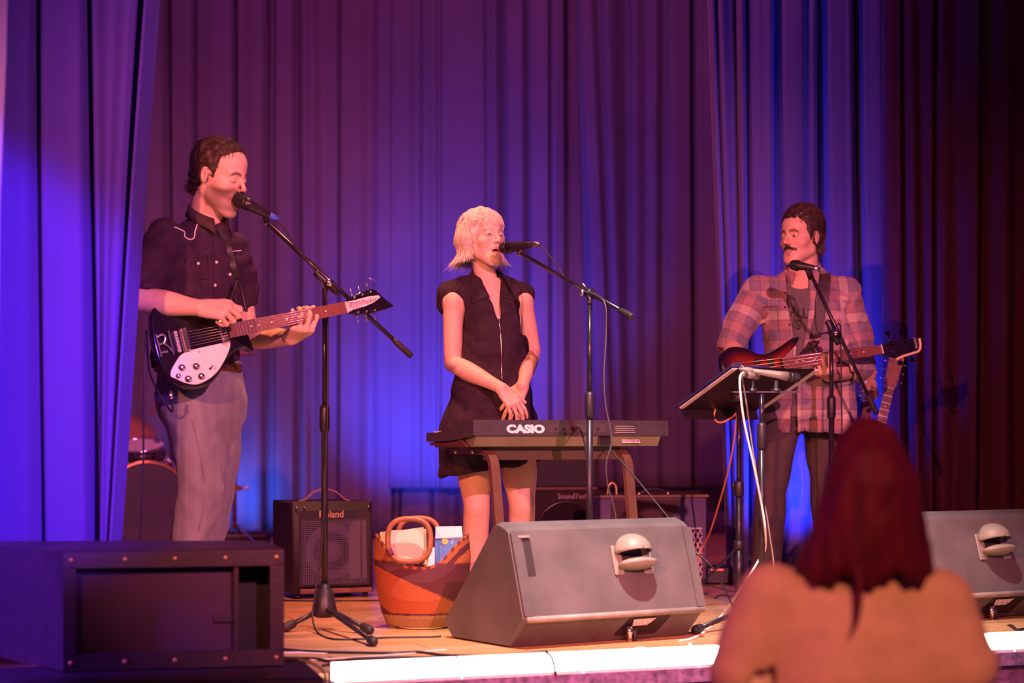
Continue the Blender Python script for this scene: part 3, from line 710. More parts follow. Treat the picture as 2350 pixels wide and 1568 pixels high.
# ------------------------------------------------------------------ the guitarist
GY = 7.07; gphi = math.radians(42)
gf = np.array((math.sin(gphi), -math.cos(gphi), 0)); gr = np.array((-math.cos(gphi), -math.sin(gphi), 0))    # forward, to his right
H1 = hmat(P(505, 402, 7.04), math.radians(64), math.radians(-17), math.radians(3), 1.03)
neck1 = P(470, 520, 7.10)
hs = head_sdf(tol(neck1, H1), mouth=.75, eyes_closed=True, jaw=.98, neck_r=(.056, .064), nose=1.02)
hV, hQ = hs.mesh((-.115, -.14, -.26), (.115, .15, .14), .0026)
ht = face_tint(hV, SK, beard=(.10, .06, .06), mouth=.75, brow_w=1.6, brow=(.06, .03, .025))
parts1 = [(tow(hV, H1), hQ, ht)]
shR, shL = P(378, 552, 6.94), P(536, 572, 7.20)
elR, wrR = P(319, 688, 6.82), P(460, 707, 6.73)
elL, wrL = P(566, 772, 7.24), P(668, 775, 7.09)
s = Sdf(); s.chain([P(348, 630, 6.87), elR, elR+(wrR-elR)*.35, wrR], [.050, .044, .046, .0290], .03)
hand(s, wrR, wrR-elR+np.array((.02, .03, .012)), (0.05, -.80, .60), 1, [(52, 92, 60), (58, 94, 62), (64, 94, 62), (70, 92, 60)], (30, 40, 34), 1.08)
lo, hi = bb(P(348, 630, 6.87), elR, wrR, P(570, 740, 6.62), m=.07); aV, aQ = s.mesh(lo, hi, .0034); parts1.append((aV, aQ, SK*(1, .97, .95)))
s = Sdf(); s.chain([shL, elL, elL+(wrL-elL)*.35, wrL], [.05, .044, .045, .029], .03)
hand(s, wrL, (.45, -.74, .26), (.12, -.46, -.88), -1, [(58, 56, 38), (62, 58, 40), (64, 56, 36), (62, 50, 32)], (50, 75, 10), 1.14, spread=.50)
lo, hi = bb(shL, elL, wrL, P(750, 700, 6.9), m=.06); aV, aQ = s.mesh(lo, hi, .0034); parts1.append((aV, aQ, SK*(1, .97, .95)))
# trunk under the clothes
def rows(yaw, lst): return [(z, *(P(px, CY-(z-ZC)*F/Y, Y)[:2]), a, b, yaw) for z, px, Y, a, b in lst]
s = Sdf(); s.loft(rows(gphi, [(.90, 455, 7.1, .15, .10), (1.1, 452, 7.1, .14, .10), (1.3, 450, 7.1, .17, .11), (1.40, 457, 7.09, .145, .090), (1.46, 468, 7.075, .070, .062), (1.52, 472, 7.08, .055, .055)]), .01)
tV, tQ = s.mesh(*bb(P(330, 480, 6.8), P(620, 930, 7.4)), .009); parts1.append((tV, tQ, SK))
man1 = person('singing guitarist in a black western shirt and grey corduroys, eyes closed', parts1, loc=(P(440, 1450, 7.08)[0], 7.08, 0))
shirt1 = M('black western shirt cotton', (.042, .018, .048), .8, 0, noise=(50, .2), bump=(240, .25), sheen=.12, spec=.2)
s = Sdf()
s.loft(rows(gphi, [(.965, 455, 7.09, .172, .122), (1.0, 452, 7.09, .170, .125), (1.12, 450, 7.09, .172, .128), (1.27, 448, 7.09, .188, .135), (1.36, 450, 7.09, .190, .130), (1.42, 455, 7.09, .165, .110), (1.475, 463, 7.09, .105, .085), (1.50, 468, 7.09, .07, .065)]), .02)
s.cone(shR, P(352, 605, 6.88), .072, .066, .05); s.cone(P(352, 605, 6.88), P(334, 660, 6.84), .066, .063, .02)
s.cone(shL, P(556, 680, 7.22), .068, .060, .05)
s.cone(P(343, 640, 6.865), P(326, 690, 6.82), .051, .056, .002, 's')                      # open sleeve
s.ell(P(484, 494, 7.05), (.045, .05, .045), .010, 's'); s.cone(P(490, 498, 6.95), P(493, 526, 6.945), .026, .008, .006, 's')
lo, hi = bb(P(330, 470, 6.75), P(600, 930, 7.4), m=.05)
s.disp(folds(.0070, 30, 3, (.2, 0, .9), 2.0), lo, hi); s.disp(folds(.0026, 75, 5, (.5, .3, .6), 1.8), lo, hi)
sh1 = cloth_obj('shirt', s, lo, hi, .0055, shirt1, man1)
collar('collar', P(478, 508, 7.065), gphi+.25, .066, M('shirt collar cotton', (.05, .022, .03), .8, 0, noise=(60, .2), bump=(240, .2)), sh1, tilt=(-.030, 0), stand=.026, drop=.040, point=.088, gap=30, flare=.018, spread=.006)
def on_front(px, py, Y, out=.0): return P(px, py, Y)+gf*out
def project_front(px, py, sdf_items, lo_y, hi_y, off=.002):
    """march along the view ray through a pixel until it meets the cloth"""
    ts = np.linspace(lo_y, hi_y, 260); q = np.stack([(px-CX)*ts/F, ts, ZC+(CY-py)*ts/F], 1); D = np.full(len(ts), BIG)
    for fn, a, b, k, op in sdf_items:
        v = fn(q[:, 0], q[:, 1], q[:, 2])
        if op == 'd': D = D+v
        else:
            a1, b1, sg = (D, v, 1) if op == 'u' else ((-D, v, -1) if op == 's' else (-D, -v, -1))
            hh = np.maximum(k-np.abs(a1-b1), 0)/k if k > 1e-6 else 0; D = sg*(np.minimum(a1, b1)-hh*hh*k*.25)
    i = np.nonzero(D < off)[0]
    return q[i[0]] if len(i) else q[len(q)//2]
g_items = s.items
def on_shirt(pts, items=g_items, y0=6.7, y1=7.3, off=.003): return np.array([project_front(a, b, items, y0, y1, off) for a, b in pts])
pip = M('white piping', (.85, .8, .8), .6)
MB().tube(spline(on_shirt([(400, 521), (412, 526), (424, 533), (424, 543), (437, 550), (446, 545), (448, 530), (456, 507)]), 40), .0022, 6).build('piping', pip, sh1)
MB().tube(spline(on_shirt([(534, 577), (545, 576), (554, 575)]), 8), .0020, 6).build('piping', pip, sh1)
snap = M('pearl snap', (.8, .78, .8), .2, .2)
for a, b in ((455, 605), (497, 602), (475, 504), (494, 655), (528, 630)):
    q = on_shirt([(a, b)])[0]; MB().ball(q, (.006, .006, .006), 10, 6).build('snap_button', snap, sh1)
MB().tube(on_shirt([(488, 552), (490, 585), (490, 620), (490, 655), (488, 690)]), .0022, 5).build('placket_seam', shirt1, sh1)
MB().tube(on_shirt([(424, 596), (450, 588), (458, 594), (476, 584), (478, 640), (430, 640), (424, 596)]), .0016, 5).build('pocket_seam', shirt1, sh1)
# hair
hair1 = M('dark brown hair', (.050, .022, .018), .55, 0, noise=(120, .5), bump=(200, .8), stretch=(1, 1, .3))
o, cV, cQ = hair_cap(man1, H1, [(.14, .14), (.112, .085), (.095, .060), (.070, .032), (.04, .034), (.01, .028), (-.03, .030), (-.036, -.01), (-.05, -.03), (-.2, -.03)], hair1, grow=.008, seed=4, bumps=.003, freq=110, peak=.026, low=-.092, top=.006)
cap_strands(o, H1, cV, cQ, 2600, .024, lambda p: np.stack([p[:, 0]*2, -.5+p[:, 1]*9, .2-p[:, 2]*5], 1), hair1, 3, lift=.32, r=.0008, wave=.002)
# trousers
cord = M('grey corduroy', (.20, .19, .25), .85, 0, noise=(12, .18), bump=(300, .35), sheen=.2, stretch=(3, 3, .2))
hip = lambda px, py, Y: P(px, py, Y)
s = Sdf()
s.loft(rows(gphi, [(.70, 464, 7.10, .09, .08), (.78, 462, 7.10, .150, .120), (.86, 460, 7.10, .168, .126), (.95, 457, 7.10, .163, .118), (.985, 456, 7.10, .158, .114)]), .05)
s.chain([P(434, 925, 7.02), P(452, 1010, 7.02), P(462, 1120, 6.99), P(438, 1240, 7.0), P(424, 1425, 7.06)], [.098, .096, .082, .076, .074], .06)
s.chain([P(498, 925, 7.15), P(494, 1010, 7.16), P(490, 1110, 7.14), P(474, 1240, 7.16), P(462, 1415, 7.2)], [.096, .090, .078, .073, .072], .06)
lo, hi = bb(P(340, 830, 6.85), P(570, 1450, 7.35), m=.03)
s.disp(folds(.0042, 20, 11, (.25, 0, .75), 2.0), lo, hi); s.disp(folds(.0026, 40, 12, (.7, .2, .3), 1.8), (lo[0], lo[1], 0), (hi[0], hi[1], .75))
pants1 = cloth_obj('trousers', s, lo, hi, .0060, cord, man1)
p_items = s.items
MB().tube(on_shirt([(440, 960), (452, 1010), (462, 1060), (470, 1110), (468, 1160), (455, 1220)], p_items, 6.7, 7.3, .001), .0022, 5).build('side_seam', cord, pants1)
belt1 = M('brown leather belt', (.09, .035, .02), .4)
s = Sdf(); s.loft(rows(gphi, [(.945, 456, 7.10, .168, .122), (.98, 456, 7.10, .168, .122)]), .004); cloth_obj('belt', s, *bb(P(340, 800, 6.85), P(570, 880, 7.35), m=.02), .006, belt1, man1)
for a, y in ((P(424, 1430, 7.06), .9), (P(462, 1418, 7.2), .5)): shoe(man1, a, y, M('dark shoe leather', (.05, .03, .03), .4))
# ------------------------------------------------------------------ the singer at the keyboard
wphi = math.radians(6); SKF = np.array((.78, .52, .43))
H2 = hmat(P(1109, 547, 8.02), math.radians(38), math.radians(6), math.radians(-2), .97)
neck2 = P(1122, 668, 8.07)
hs = head_sdf(tol(neck2, H2), female=True, mouth=.55, eyes_closed=False, jaw=.92, neck_r=(.045, .050), nose=.97, lid=.0022)
hV, hQ = hs.mesh((-.11, -.14, -.27), (.11, .15, .14), .0026)
ht = face_tint(hV, SKF, brow=(.40, .24, .17), brow_w=.8, mouth=.55, lips=(.66, .28, .27))
parts2 = [(tow(hV, H2), hQ, ht)]
sR, eR, wR = P(1040, 690, 8.04), P(1039, 834, 8.03), P(1150, 891, 7.86)
sL, eL, wL = P(1199, 690, 8.06), P(1222, 805, 8.14), P(1200, 884, 7.93)
s = Sdf()
s.loft(rows(wphi, [(.72, 1125, 8.07, .16, .11), (.9, 1128, 8.07, .15, .11), (1.0, 1128, 8.08, .115, .09), (1.15, 1134, 8.08, .108, .088), (1.26, 1128, 8.08, .115, .086), (1.33, 1122, 8.075, .09, .066), (1.37, 1121, 8.075, .06, .052)]), .02)
s.chain([sR, sR+(eR-sR)*.5, eR, eR+(wR-eR)*.3, wR], [.043, .040, .036, .039, .0250], .03)
s.chain([sL, sL+(eL-sL)*.5, eL, eL+(wL-eL)*.3, wL], [.041, .039, .035, .037, .0250], .03)
s.cone(P(1105, 685, 8.07), sR, .036, .036, .03); s.cone(P(1140, 685, 8.08), sL, .036, .036, .03)
hand(s, wR, (.62, -.12, -.76), (.45, -.80, .35), 1, [(16, 24, 14), (20, 28, 16), (24, 30, 18), (26, 32, 20)], (38, 20, 12), .93, spread=.2)
hand(s, wL+np.array((0, .012, 0)), (-.46, -.14, -.88), (-.30, -.86, .20), -1, [(8, 14, 8), (10, 16, 8), (12, 18, 10), (16, 20, 12)], (48, 5, 8), .93, spread=.34)
for hp, kn, an, r0 in ((P(1083, 1020, 8.07), P(1094, 1162, 8.03), P(1086, 1372, 8.10), .078), (P(1186, 1020, 8.09), P(1198, 1160, 8.06), P(1194, 1372, 8.14), .082)):
    s.chain([hp, hp+(kn-hp)*.45, kn, kn+(an-kn)*.33+np.array((0, .022, 0)), an], [r0, r0*.90, .0545, .0535, .036], .035)
    s.ell(kn+np.array((0, -.022, .0)), (.040, .034, .045), .02)
lo, hi = bb(P(1000, 640, 7.75), P(1250, 1395, 8.3), m=.03); bV, bQ = s.mesh(lo, hi, .0040); bV = smooth_mesh(bV, bQ, 1); parts2.append((bV, bQ, SKF*(1, .96, .93)))
man2 = person('platinum blonde woman singing with clasped hands in a black sleeveless romper', parts2, loc=(P(1130, 1390, 8.09)[0], 8.09, 0))
put_eyes(man2, H2, (.15, 1, .05))
romp = M('black denim romper', (.036, .018, .036), .8, 0, noise=(40, .22), bump=(220, .25), sheen=.15, spec=.2)
s = Sdf()
s.loft(rows(wphi, [(.66, 1123, 8.08, .185, .150), (.80, 1126, 8.08, .184, .145), (.90, 1128, 8.08, .170, .135), (.985, 1128, 8.08, .145, .118), (1.15, 1135, 8.08, .138, .122), (1.26, 1128, 8.08, .150, .116), (1.325, 1122, 8.08, .150, .092), (1.36, 1120, 8.08, .10, .072)]), .02)
s.cone(P(1085, 662, 8.07), P(1030, 675, 8.06), .052, .046, .04); s.cone(P(1155, 662, 8.08), P(1198, 675, 8.08), .052, .044, .04)
s.cone(P(1030, 675, 8.065), P(1027, 700, 8.075), .048, .042, .02); s.cone(P(1198, 675, 8.08), P(1200, 695, 8.09), .046, .040, .02)
s.cone(P(1076, 985, 8.07), P(1078, 1082, 8.07), .125, .134, .03); s.cone(P(1180, 985, 8.09), P(1190, 1060, 8.09), .105, .096, .03)
s.add(lambda x, y, z: np.maximum((P(0, 1086, 8.07)[2]+.16*(x-P(1078, 0, 8.07)[0]))-z, -1)+0*y, (-2, 7, 0), (2, 9, 1.2), .003, 'i')
s.cone(P(1080, 1066, 8.07), P(1080, 1125, 8.07), .104, .124, .004, 's'); s.cone(P(1190, 1044, 8.09), P(1192, 1110, 8.09), .082, .090, .004, 's')
s.cone(P(1041, 696, 8.02), P(1038, 750, 8.02), .043, .052, .006, 's'); s.cone(P(1199, 694, 8.04), P(1206, 745, 8.04), .042, .050, .006, 's')
s.ell(P(1122, 640, 8.05), (.050, .06, .05), .01, 's'); 
vn = np.array([(600, 1122, 26), (650, 1126, 23), (690, 1138, 13), (735, 1146, 1.5), (745, 1146, -8)], float)
def vneck(x, y, z):
    py = CY-(z-ZC)*F/7.98; px = x*F/7.98+CX
    return np.maximum((np.abs(px-np.interp(py, vn[:, 0], vn[:, 1]))-np.interp(py, vn[:, 0], vn[:, 2]))/558, y-8.06)
s.add(vneck, (-.3, 7.8, 1.1), (.2, 8.1, 1.5), .004, 's')
lo, hi = bb(P(1000, 630, 7.85), P(1250, 1100, 8.3), m=.03)
s.disp(folds(.0046, 30, 21, (0, 0, .9), 1.8), lo, hi); s.disp(folds(.0018, 80, 22, (.2, .2, .6), 1.8), lo, hi)
ro = cloth_obj('romper', s, lo, hi, .0052, romp, man2); r_items = s.items
cpt = lambda a, b, o=.010: on_shirt([(a, b)], r_items, 7.8, 8.3, o)[0]
patch('collar_flap', P(1089, 613, 8.06), P(1073, 637, 8.05), cpt(1084, 697), cpt(1124, 682), romp, ro, bulge=.008)
patch('collar_flap', P(1146, 622, 8.07), P(1158, 632, 8.09), cpt(1192, 693), cpt(1158, 683), romp, ro, bulge=.008)
patch('collar_stand', P(1086, 610, 8.08), P(1148, 618, 8.10), P(1160, 650, 8.11), P(1074, 648, 8.10), romp, ro, bulge=-.03)
zp = on_shirt([(1146, 738), (1148, 755), (1149, 770), (1151, 810), (1151, 845), (1152, 872)], r_items, 7.8, 8.2, .006)
MB().tube(spline(zp, 20), .0028, 6).build('zip', M('zip teeth', (.7, .6, .5), .25, 1.0), ro)
MB().cyl(zp[0]-UZ*.012, zp[0]+UZ*.014, .0045, .0045, 8).build('zip_pull', chrome, ro)
seam = M('romper stitching', (.10, .045, .04), .8)
for pts in ([(1042, 888), (1052, 885), (1066, 884)], [(1205, 890), (1212, 889), (1218, 890)], [(1030, 1068), (1055, 1066), (1090, 1060), (1120, 1058)]):
    MB().tube(on_shirt(pts, r_items, 7.8, 8.2, .001), .0013, 5).build('seam', seam, ro)
# platinum bob
blond = M('platinum hair', (.90, .77, .68), .5, 0, noise=(70, .12), bump=(150, .5))
def bobx(q): q.ell((0, -.030, -.015), (.088, .092, .086), .02)
o, cV, cQ = hair_cap(man2, H2, [(.16, .16), (.075, .100), (.055, .098), (.050, .060), (.03, .046), (0, .034), (-.06, .024), (-.2, .02)], blond, grow=.014, seed=9, bumps=.0022, freq=120, low=-.088, ear=False, top=.006, extra=bobx)
rs = np.random.RandomState(5); lines = []; mpt = 11
for i in range(3600):
    ph = rs.rand()*2*math.pi-math.pi
    front = abs(ph) < math.radians(46); lay = rs.rand()
    th0 = math.radians(6+40*rs.rand()**1.5); Rv = np.array((.088, .106, .096))+.008*lay-.003
    ze = (.050+.010*rs.randn()) if front else (-.088-.020*rs.rand()+.008*rs.randn())
    if not front and abs(ph) < math.radians(62): ze = .0-.07*rs.rand()
    pts = []
    zmax = .035+Rv[2]*math.cos(th0); zz_ = np.linspace(zmax, ze, mpt); wv = rs.rand()*6.28; wa = .002+.006*rs.rand(); fl_ = .007+.010*rs.rand()
    for j, z in enumerate(zz_):
        cz = (z-.035)/Rv[2]; rad = math.sqrt(max(1-cz*cz, 0)) if z > .035 else 1.0
        if z <= .035:
            dd_ = (.035-z); rad = 1.0+.10*math.sin(min(dd_/.07, 1)*math.pi)-.05*(dd_/.11)+ (fl_/.09)*max(0, (dd_-.075)/.045)**2*1.2
        pp = ph+.03*math.sin(wv+j*.9)
        x = math.sin(pp)*Rv[0]*rad+wa*math.sin(wv+j*.8); y = -.020+math.cos(pp)*Rv[1]*rad*(1.0 if not (z < .04 and math.cos(pp) > 0) else .72)+wa*math.cos(wv*2+j*.7)
        pts.append((x, y, z))
    lines.append(pts)
Lw = np.array(lines); Lw = (Lw.reshape(-1, 3) @ H2[0].T+H2[1]).reshape(len(lines), mpt, 3)
strands('hair_strands', Lw, 0.00082*np.array([.7, 1, 1, 1, 1, 1, .95, .9, .8, .6, .25]), blond, o)
boot = M('brown suede boot', (.22, .10, .05), .8, 0, noise=(30, .2))
for a, y in ((P(1086, 1375, 8.10), .2), (P(1194, 1375, 8.14), .35)):
    s = Sdf(); s.cone((a[0], a[1], .06), (a[0], a[1], .235), .050, .054, .01); b = np.array((a[0], a[1], 0)); f = np.array((math.sin(y), -math.cos(y), 0))
    s.cone(b-f*.045+UZ*.038, b+f*.15+UZ*.03, .038, .033, .03); s.add(lambda x, yy, z: .004-z+0*x, (-9, -9, -1), (9, 20, .3), .004, 'i')
    s.add(lambda x, yy, z: z-.245+0*x, (-9, 0, -1), (9, 20, .5), .003, 'i'); s.cone((a[0], a[1], .215), (a[0], a[1], .3), .047, .049, .002, 's')
    cloth_obj('boot', s, *bb(b-f*.1, b+f*.2, b+UZ*.25, m=.06), .006, boot, man2)
# ------------------------------------------------------------------ the bassist
H3 = hmat(P(1838, 545, 8.84), math.radians(-46), math.radians(0), math.radians(1), 1.05)
neck3 = P(1846, 660, 8.90); SKB = np.array((.66, .40, .30))
hs = head_sdf(tol(neck3, H3), mouth=0, eyes_closed=False, jaw=.98, neck_r=(.054, .060), nose=1.0, lid=.0037)
hV, hQ = hs.mesh((-.115, -.14, -.26), (.115, .15, .14), .0027)
ht = face_tint(hV, SKB, brow=(.05, .025, .02), brow_w=1.7, brow_dz=-.002, mustache=(.06, .03, .025), lips=(.5, .22, .2))
x_, y_, z_ = np.abs(hV[:, 0]), hV[:, 1], hV[:, 2]; m_ = np.clip(1.4-np.hypot(x_/.010, (z_+.082)/.008), 0, 1)*(y_ > .06)*.5; ht = ht*(1-m_[:, None])+np.array((.12, .06, .05))*m_[:, None]
parts3 = [(tow(hV, H3), hQ, ht)]
sR3, eR3, wR3 = P(1733, 672, 8.87), P(1678, 782, 8.83), P(1690, 846, 8.62)
sL3, eL3, wL3 = P(1944, 676, 8.90), P(1966, 842, 8.88), P(1904, 862, 8.67)
s = Sdf(); s.chain([sR3, eR3, eR3+(wR3-eR3)*.3, wR3], [.05, .045, .045, .030], .03)
hand(s, wR3, (.45, -.35, -.62), (-.45, -.75, .1), 1, [(20, 40, 25)]*4, (30, 30, 20), 1.03)
aV, aQ = s.mesh(*bb(sR3, eR3, wR3, P(1730, 900, 8.5), m=.07), .0040); parts3.append((aV, aQ, SKB))
s = Sdf(); s.chain([sL3, eL3, eL3+(wL3-eL3)*.3, wL3], [.05, .045, .046, .030], .03)
hand(s, wL3, (-.40, -.80, .12), (-.10, -.40, -.90), -1, [(55, 52, 34), (58, 54, 34), (60, 52, 30), (60, 48, 28)], (50, 70, 10), 1.06, spread=.40)
aV, aQ = s.mesh(*bb(sL3, eL3, wL3, P(1840, 800, 8.5), m=.06), .0038); parts3.append((aV, aQ, SKB))
bphi = math.radians(-4)
s = Sdf(); s.loft(rows(bphi, [(.85, 1855, 8.9, .15, .10), (1.1, 1850, 8.9, .15, .10), (1.3, 1842, 8.9, .165, .105), (1.40, 1842, 8.9, .13, .08), (1.45, 1844, 8.9, .06, .06)]), .01)
tV, tQ = s.mesh(*bb(P(1720, 620, 8.7), P(1980, 960, 9.1)), .009); parts3.append((tV, tQ, SKB))
man3 = person('moustached bassist in an open plaid flannel shirt, looking left', parts3, loc=(P(1820, 1360, 8.88)[0], 8.88, 0))
put_eyes(man3, H3, (.28, 1, 0))
# moustache volume
s = Sdf()
for q in (-1, 1): s.cone((q*.004, .0965, -.0500), (q*.027, .0835, -.0600), .0072, .0034, .004)
s.disp(folds(.0008, 700, 3, (.3, 0, .9), 1.5), (-.05, .05, -.1), (.05, .15, 0))
V, Q = s.mesh((-.04, .07, -.08), (.04, .12, -.03), .0014); mesh_obj('moustache', tow(V, H3), Q, M('black moustache hair', (.035, .018, .015), .7, 0, noise=(500, .5), bump=(600, .8)), man3, True)
# grey tee
tee = M('grey tee jersey', (.125, .10, .115), .85, 0, noise=(60, .12), bump=(200, .2))
s = Sdf(); s.loft(rows(bphi, [(.80, 1855, 8.9, .178, .125), (1.1, 1850, 8.9, .168, .122), (1.3, 1842, 8.9, .178, .122), (1.38, 1841, 8.9, .155, .10), (1.425, 1842, 8.9, .10, .08)]), .02)
s.ell(P(1838, 645, 8.85), (.062, .08, .048), .01, 's')
lo, hi = bb(P(1730, 610, 8.7), P(1970, 960, 9.1), m=.02); s.disp(folds(.005, 28, 31, (.2, 0, .9), 1.8), lo, hi)
te = cloth_obj('tee_shirt', s, lo, hi, .006, tee, man3); t_items = s.items
prn = M('dark tee print', (.035, .03, .04), .9)
def tee_pt(px, py): return on_shirt([(px, py)], t_items, 8.6, 9.0, .003)[0]
text_on('TALL', 1799, 722, 32, t_items, 8.6, 9.0, prn, te, sx=.75, slant=-.12)
text_on('S', 1824, 755, 32, t_items, 8.6, 9.0, prn, te, slant=-.12)
# plaid shirt
plaid = M('plaid flannel', (.4, .2, .22), .85, 0, attr=True, noise=(300, .22), bump=(320, .3), sheen=.15)
arm_axes = [(sR3, P(1678, 785, 8.82)), (sL3, P(1972, 846, 8.88))]
def plaid_tint(V):
    u, v = V[:, 0].copy(), V[:, 2].copy(); back_ = V[:, 1] > 8.9; u[back_] = u[back_]+.03
    for a, b in arm_axes:
        ab = b-a; L = np.linalg.norm(ab); t = ((V-a) @ ab)/L**2; q = V-a-np.clip(t, 0, 1)[:, None]*ab; dist = np.linalg.norm(q, axis=1)
        side_ = np.sign((a[0]-1.30)); m = (dist < .098) & (t > .10) & ((V[:, 0]-1.30)*side_ > .135)
        u[m] = np.arctan2(q[m, 0], -q[m, 1])*.075+.03; v[m] = t[m]*L+.02
    def stripes(w):
        c = np.zeros((len(w), 3)); k = (w/.045) % 5; pal = np.array([(.42, .23, .25), (.18, .15, .23), (.36, .18, .20), (.64, .50, .46), (.27, .20, .28)])
        i = np.floor(k).astype(int) % 5; c[:] = pal[i]; line = (np.abs(k-np.round(k)) < .05); c[line] = (.17, .09, .10); return c
    return stripes(u)*.5+stripes(v+.02)*.5
s = Sdf()
s.loft(rows(bphi, [(.725, 1866, 8.90, .205, .150), (.86, 1860, 8.90, .206, .150), (1.0, 1855, 8.90, .198, .146), (1.15, 1850, 8.90, .194, .142), (1.30, 1843, 8.90, .196, .138), (1.38, 1842, 8.90, .180, .120), (1.43, 1842, 8.90, .150, .098), (1.47, 1844, 8.90, .100, .080), (1.495, 1846, 8.90, .078, .070)]), .03)
s.cone(sR3+np.array((.01, 0, 0)), P(1700, 740, 8.84), .076, .072, .05); s.cone(P(1700, 740, 8.84), P(1683, 780, 8.82), .072, .066, .02)
s.cone(P(1687, 772, 8.83), P(1680, 790, 8.81), .069, .071, .006)                         # rolled cuff
s.cone(P(1679, 789, 8.81), P(1672, 812, 8.79), .050, .056, .003, 's')
s.cone(sL3-np.array((.01, 0, 0)), P(1960, 770, 8.90), .078, .078, .05); s.cone(P(1960, 770, 8.90), P(1968, 836, 8.86), .078, .074, .03)
s.cone(P(1968, 836, 8.86), P(1945, 852, 8.78), .068, .062, .02); s.cone(P(1948, 850, 8.79), P(1925, 858, 8.72), .050, .060, .003, 's')
lo, hi = bb(P(1650, 600, 8.65), P(2000, 1000, 9.15), m=.03)
s.disp(folds(.0062, 26, 33, (.1, 0, .95), 2.0), lo, hi); s.disp(folds(.0024, 70, 34, (.4, .3, .5), 1.8), lo, hi)
cl = np.array([(560, 1834, 22), (640, 1834, 26), (700, 1834, 25), (760, 1836, 15), (800, 1836, 7), (900, 1824, 5), (1010, 1822, 9)], float)
def opening(x, y, z):
    py = CY-(z-ZC)*F/8.76; px = x*F/8.76+CX
    return np.maximum((np.abs(px-np.interp(py, cl[:, 0], cl[:, 1]))-np.interp(py, cl[:, 0], cl[:, 2]))/509, y-8.86)
s.add(opening, (1.1, 8.6, .5), (1.5, 8.9, 1.6), .003, 's')
s.loft(rows(bphi, [(.55, 1866, 8.90, .190, .135), (.80, 1861, 8.90, .192, .136), (.84, 1860, 8.90, .15, .11)]), .003, 's')
fsh = cloth_obj('flannel_shirt', s, lo, hi, .0050, plaid, man3, tint=plaid_tint); f_items = s.items
def plaid_plain(name, c): return M(name, c, .85, 0, noise=(200, .2), bump=(300, .3))
collar('collar', P(1843, 628, 8.885), bphi-.05, .074, plaid_plain('mauve flannel', (.36, .17, .21)), fsh, tilt=(-.035, 0), stand=.030, drop=.046, point=.095, gap=33, flare=.018, spread=.010)
pk = on_shirt([(1750, 705), (1785, 702), (1786, 755), (1770, 770), (1752, 762), (1750, 705)], f_items, 8.6, 9.0, .002)
MB().tube(pk, .0018, 5).build('pocket_seam', plaid_plain('brown flannel', (.16, .08, .07)), fsh)
for py in (672, 705, 745): MB().ball(on_shirt([(1802 if py < 730 else 1812, py)], f_items, 8.6, 9.0, .003)[0], .005, 8, 6).build('button', M('dark button', (.05, .03, .03), .3), fsh)
# slicked back hair
hair3 = M('black brown hair', (.035, .018, .016), .38, 0, noise=(160, .5), bump=(260, .6), stretch=(1, .3, 1))
o, cV, cQ = hair_cap(man3, H3, [(.15, .15), (.10, .094), (.078, .086), (.066, .050), (.045, .044), (.02, .040), (-.012, .030), (-.03, .022), (-.034, -.012), (-.055, -.03), (-.2, -.04)], hair3, grow=.012, seed=12, bumps=.0026, freq=130, peak=.008, low=-.078, top=.022)
cap_strands(o, H3, cV, cQ, 2600, .046, lambda p: np.stack([p[:, 0]*1.5, -1.0+0*p[:, 1], .5-p[:, 2]*7], 1), M('lighter brown hair', (.12, .055, .04), .35), 13, lift=.05, r=.0009, wave=.003, m=9, keep=lambda q: (q[:, 1] < .070) & ((q[:, 2] > .03) | (q[:, 1] < .02)), hug=.05)  # strands in a lighter brown than the cap
# trousers and shoes
chino = M('dark brown chinos', (.075, .050, .055), .85, 0, noise=(20, .15), bump=(260, .3))
s = Sdf()
s.loft(rows(bphi, [(.74, 1842, 8.92, .170, .125), (.88, 1846, 8.92, .165, .118), (.95, 1848, 8.92, .155, .11)]), .03)
s.chain([P(1795, 945, 8.9), P(1782, 1040, 8.87), P(1770, 1130, 8.82), P(1764, 1230, 8.85), P(1756, 1335, 8.88)], [.088, .084, .070, .068, .066], .03)
s.chain([P(1888, 945, 8.94), P(1893, 1040, 8.95), P(1896, 1130, 8.93), P(1898, 1230, 8.97), P(1900, 1328, 9.0)], [.088, .084, .070, .066, .064], .03)
lo, hi = bb(P(1710, 880, 8.72), P(1960, 1345, 9.1), m=.03); s.disp(folds(.006, 24, 41, (.2, 0, .8), 1.9), lo, hi)
cloth_obj('trousers', s, lo, hi, .0062, chino, man3)
for a, y in ((P(1756, 1350, 8.88), -.5), (P(1900, 1345, 9.0), .3)): shoe(man3, a, y, M('tan shoe leather', (.30, .17, .11), .5))
# ------------------------------------------------------------------ the spectator in front
VY = 3.6
H4 = hmat(P(1992, 1122, VY), math.radians(186), math.radians(-2), 0, .93)
hs = head_sdf(tol(P(1985, 1290, VY+.01), H4), female=True, mouth=0, eyes_closed=True, neck_r=(.045, .05))
hV, hQ = hs.mesh((-.11, -.14, -.24), (.11, .15, .14), .0036); parts4 = [(tow(hV, H4), hQ, face_tint(hV, SKF))]
vs = Sdf(); vL, vR = P(1778, 1375, VY), P(2150, 1380, VY)
vs.loft([(z, P(px, 0, VY)[0], VY, a, b, 0) for z, px, a, b in ((-.12, 1962, .155, .10), (0, 1962, .13, .09), (.2, 1962, .145, .10), (.34, 1965, .15, .09), (.42, 1970, .12, .075), (.46, 1975, .06, .055))], .02)
vs.chain([vL, P(1728, 1560, VY), P(1715, 1700, VY-.02), P(1740, 1930, VY+.12)], [.046, .041, .036, .026], .02); vs.chain([vR, P(2192, 1560, VY), P(2205, 1700, VY-.02), P(2180, 1930, VY+.12)], [.046, .041, .036, .026], .02)
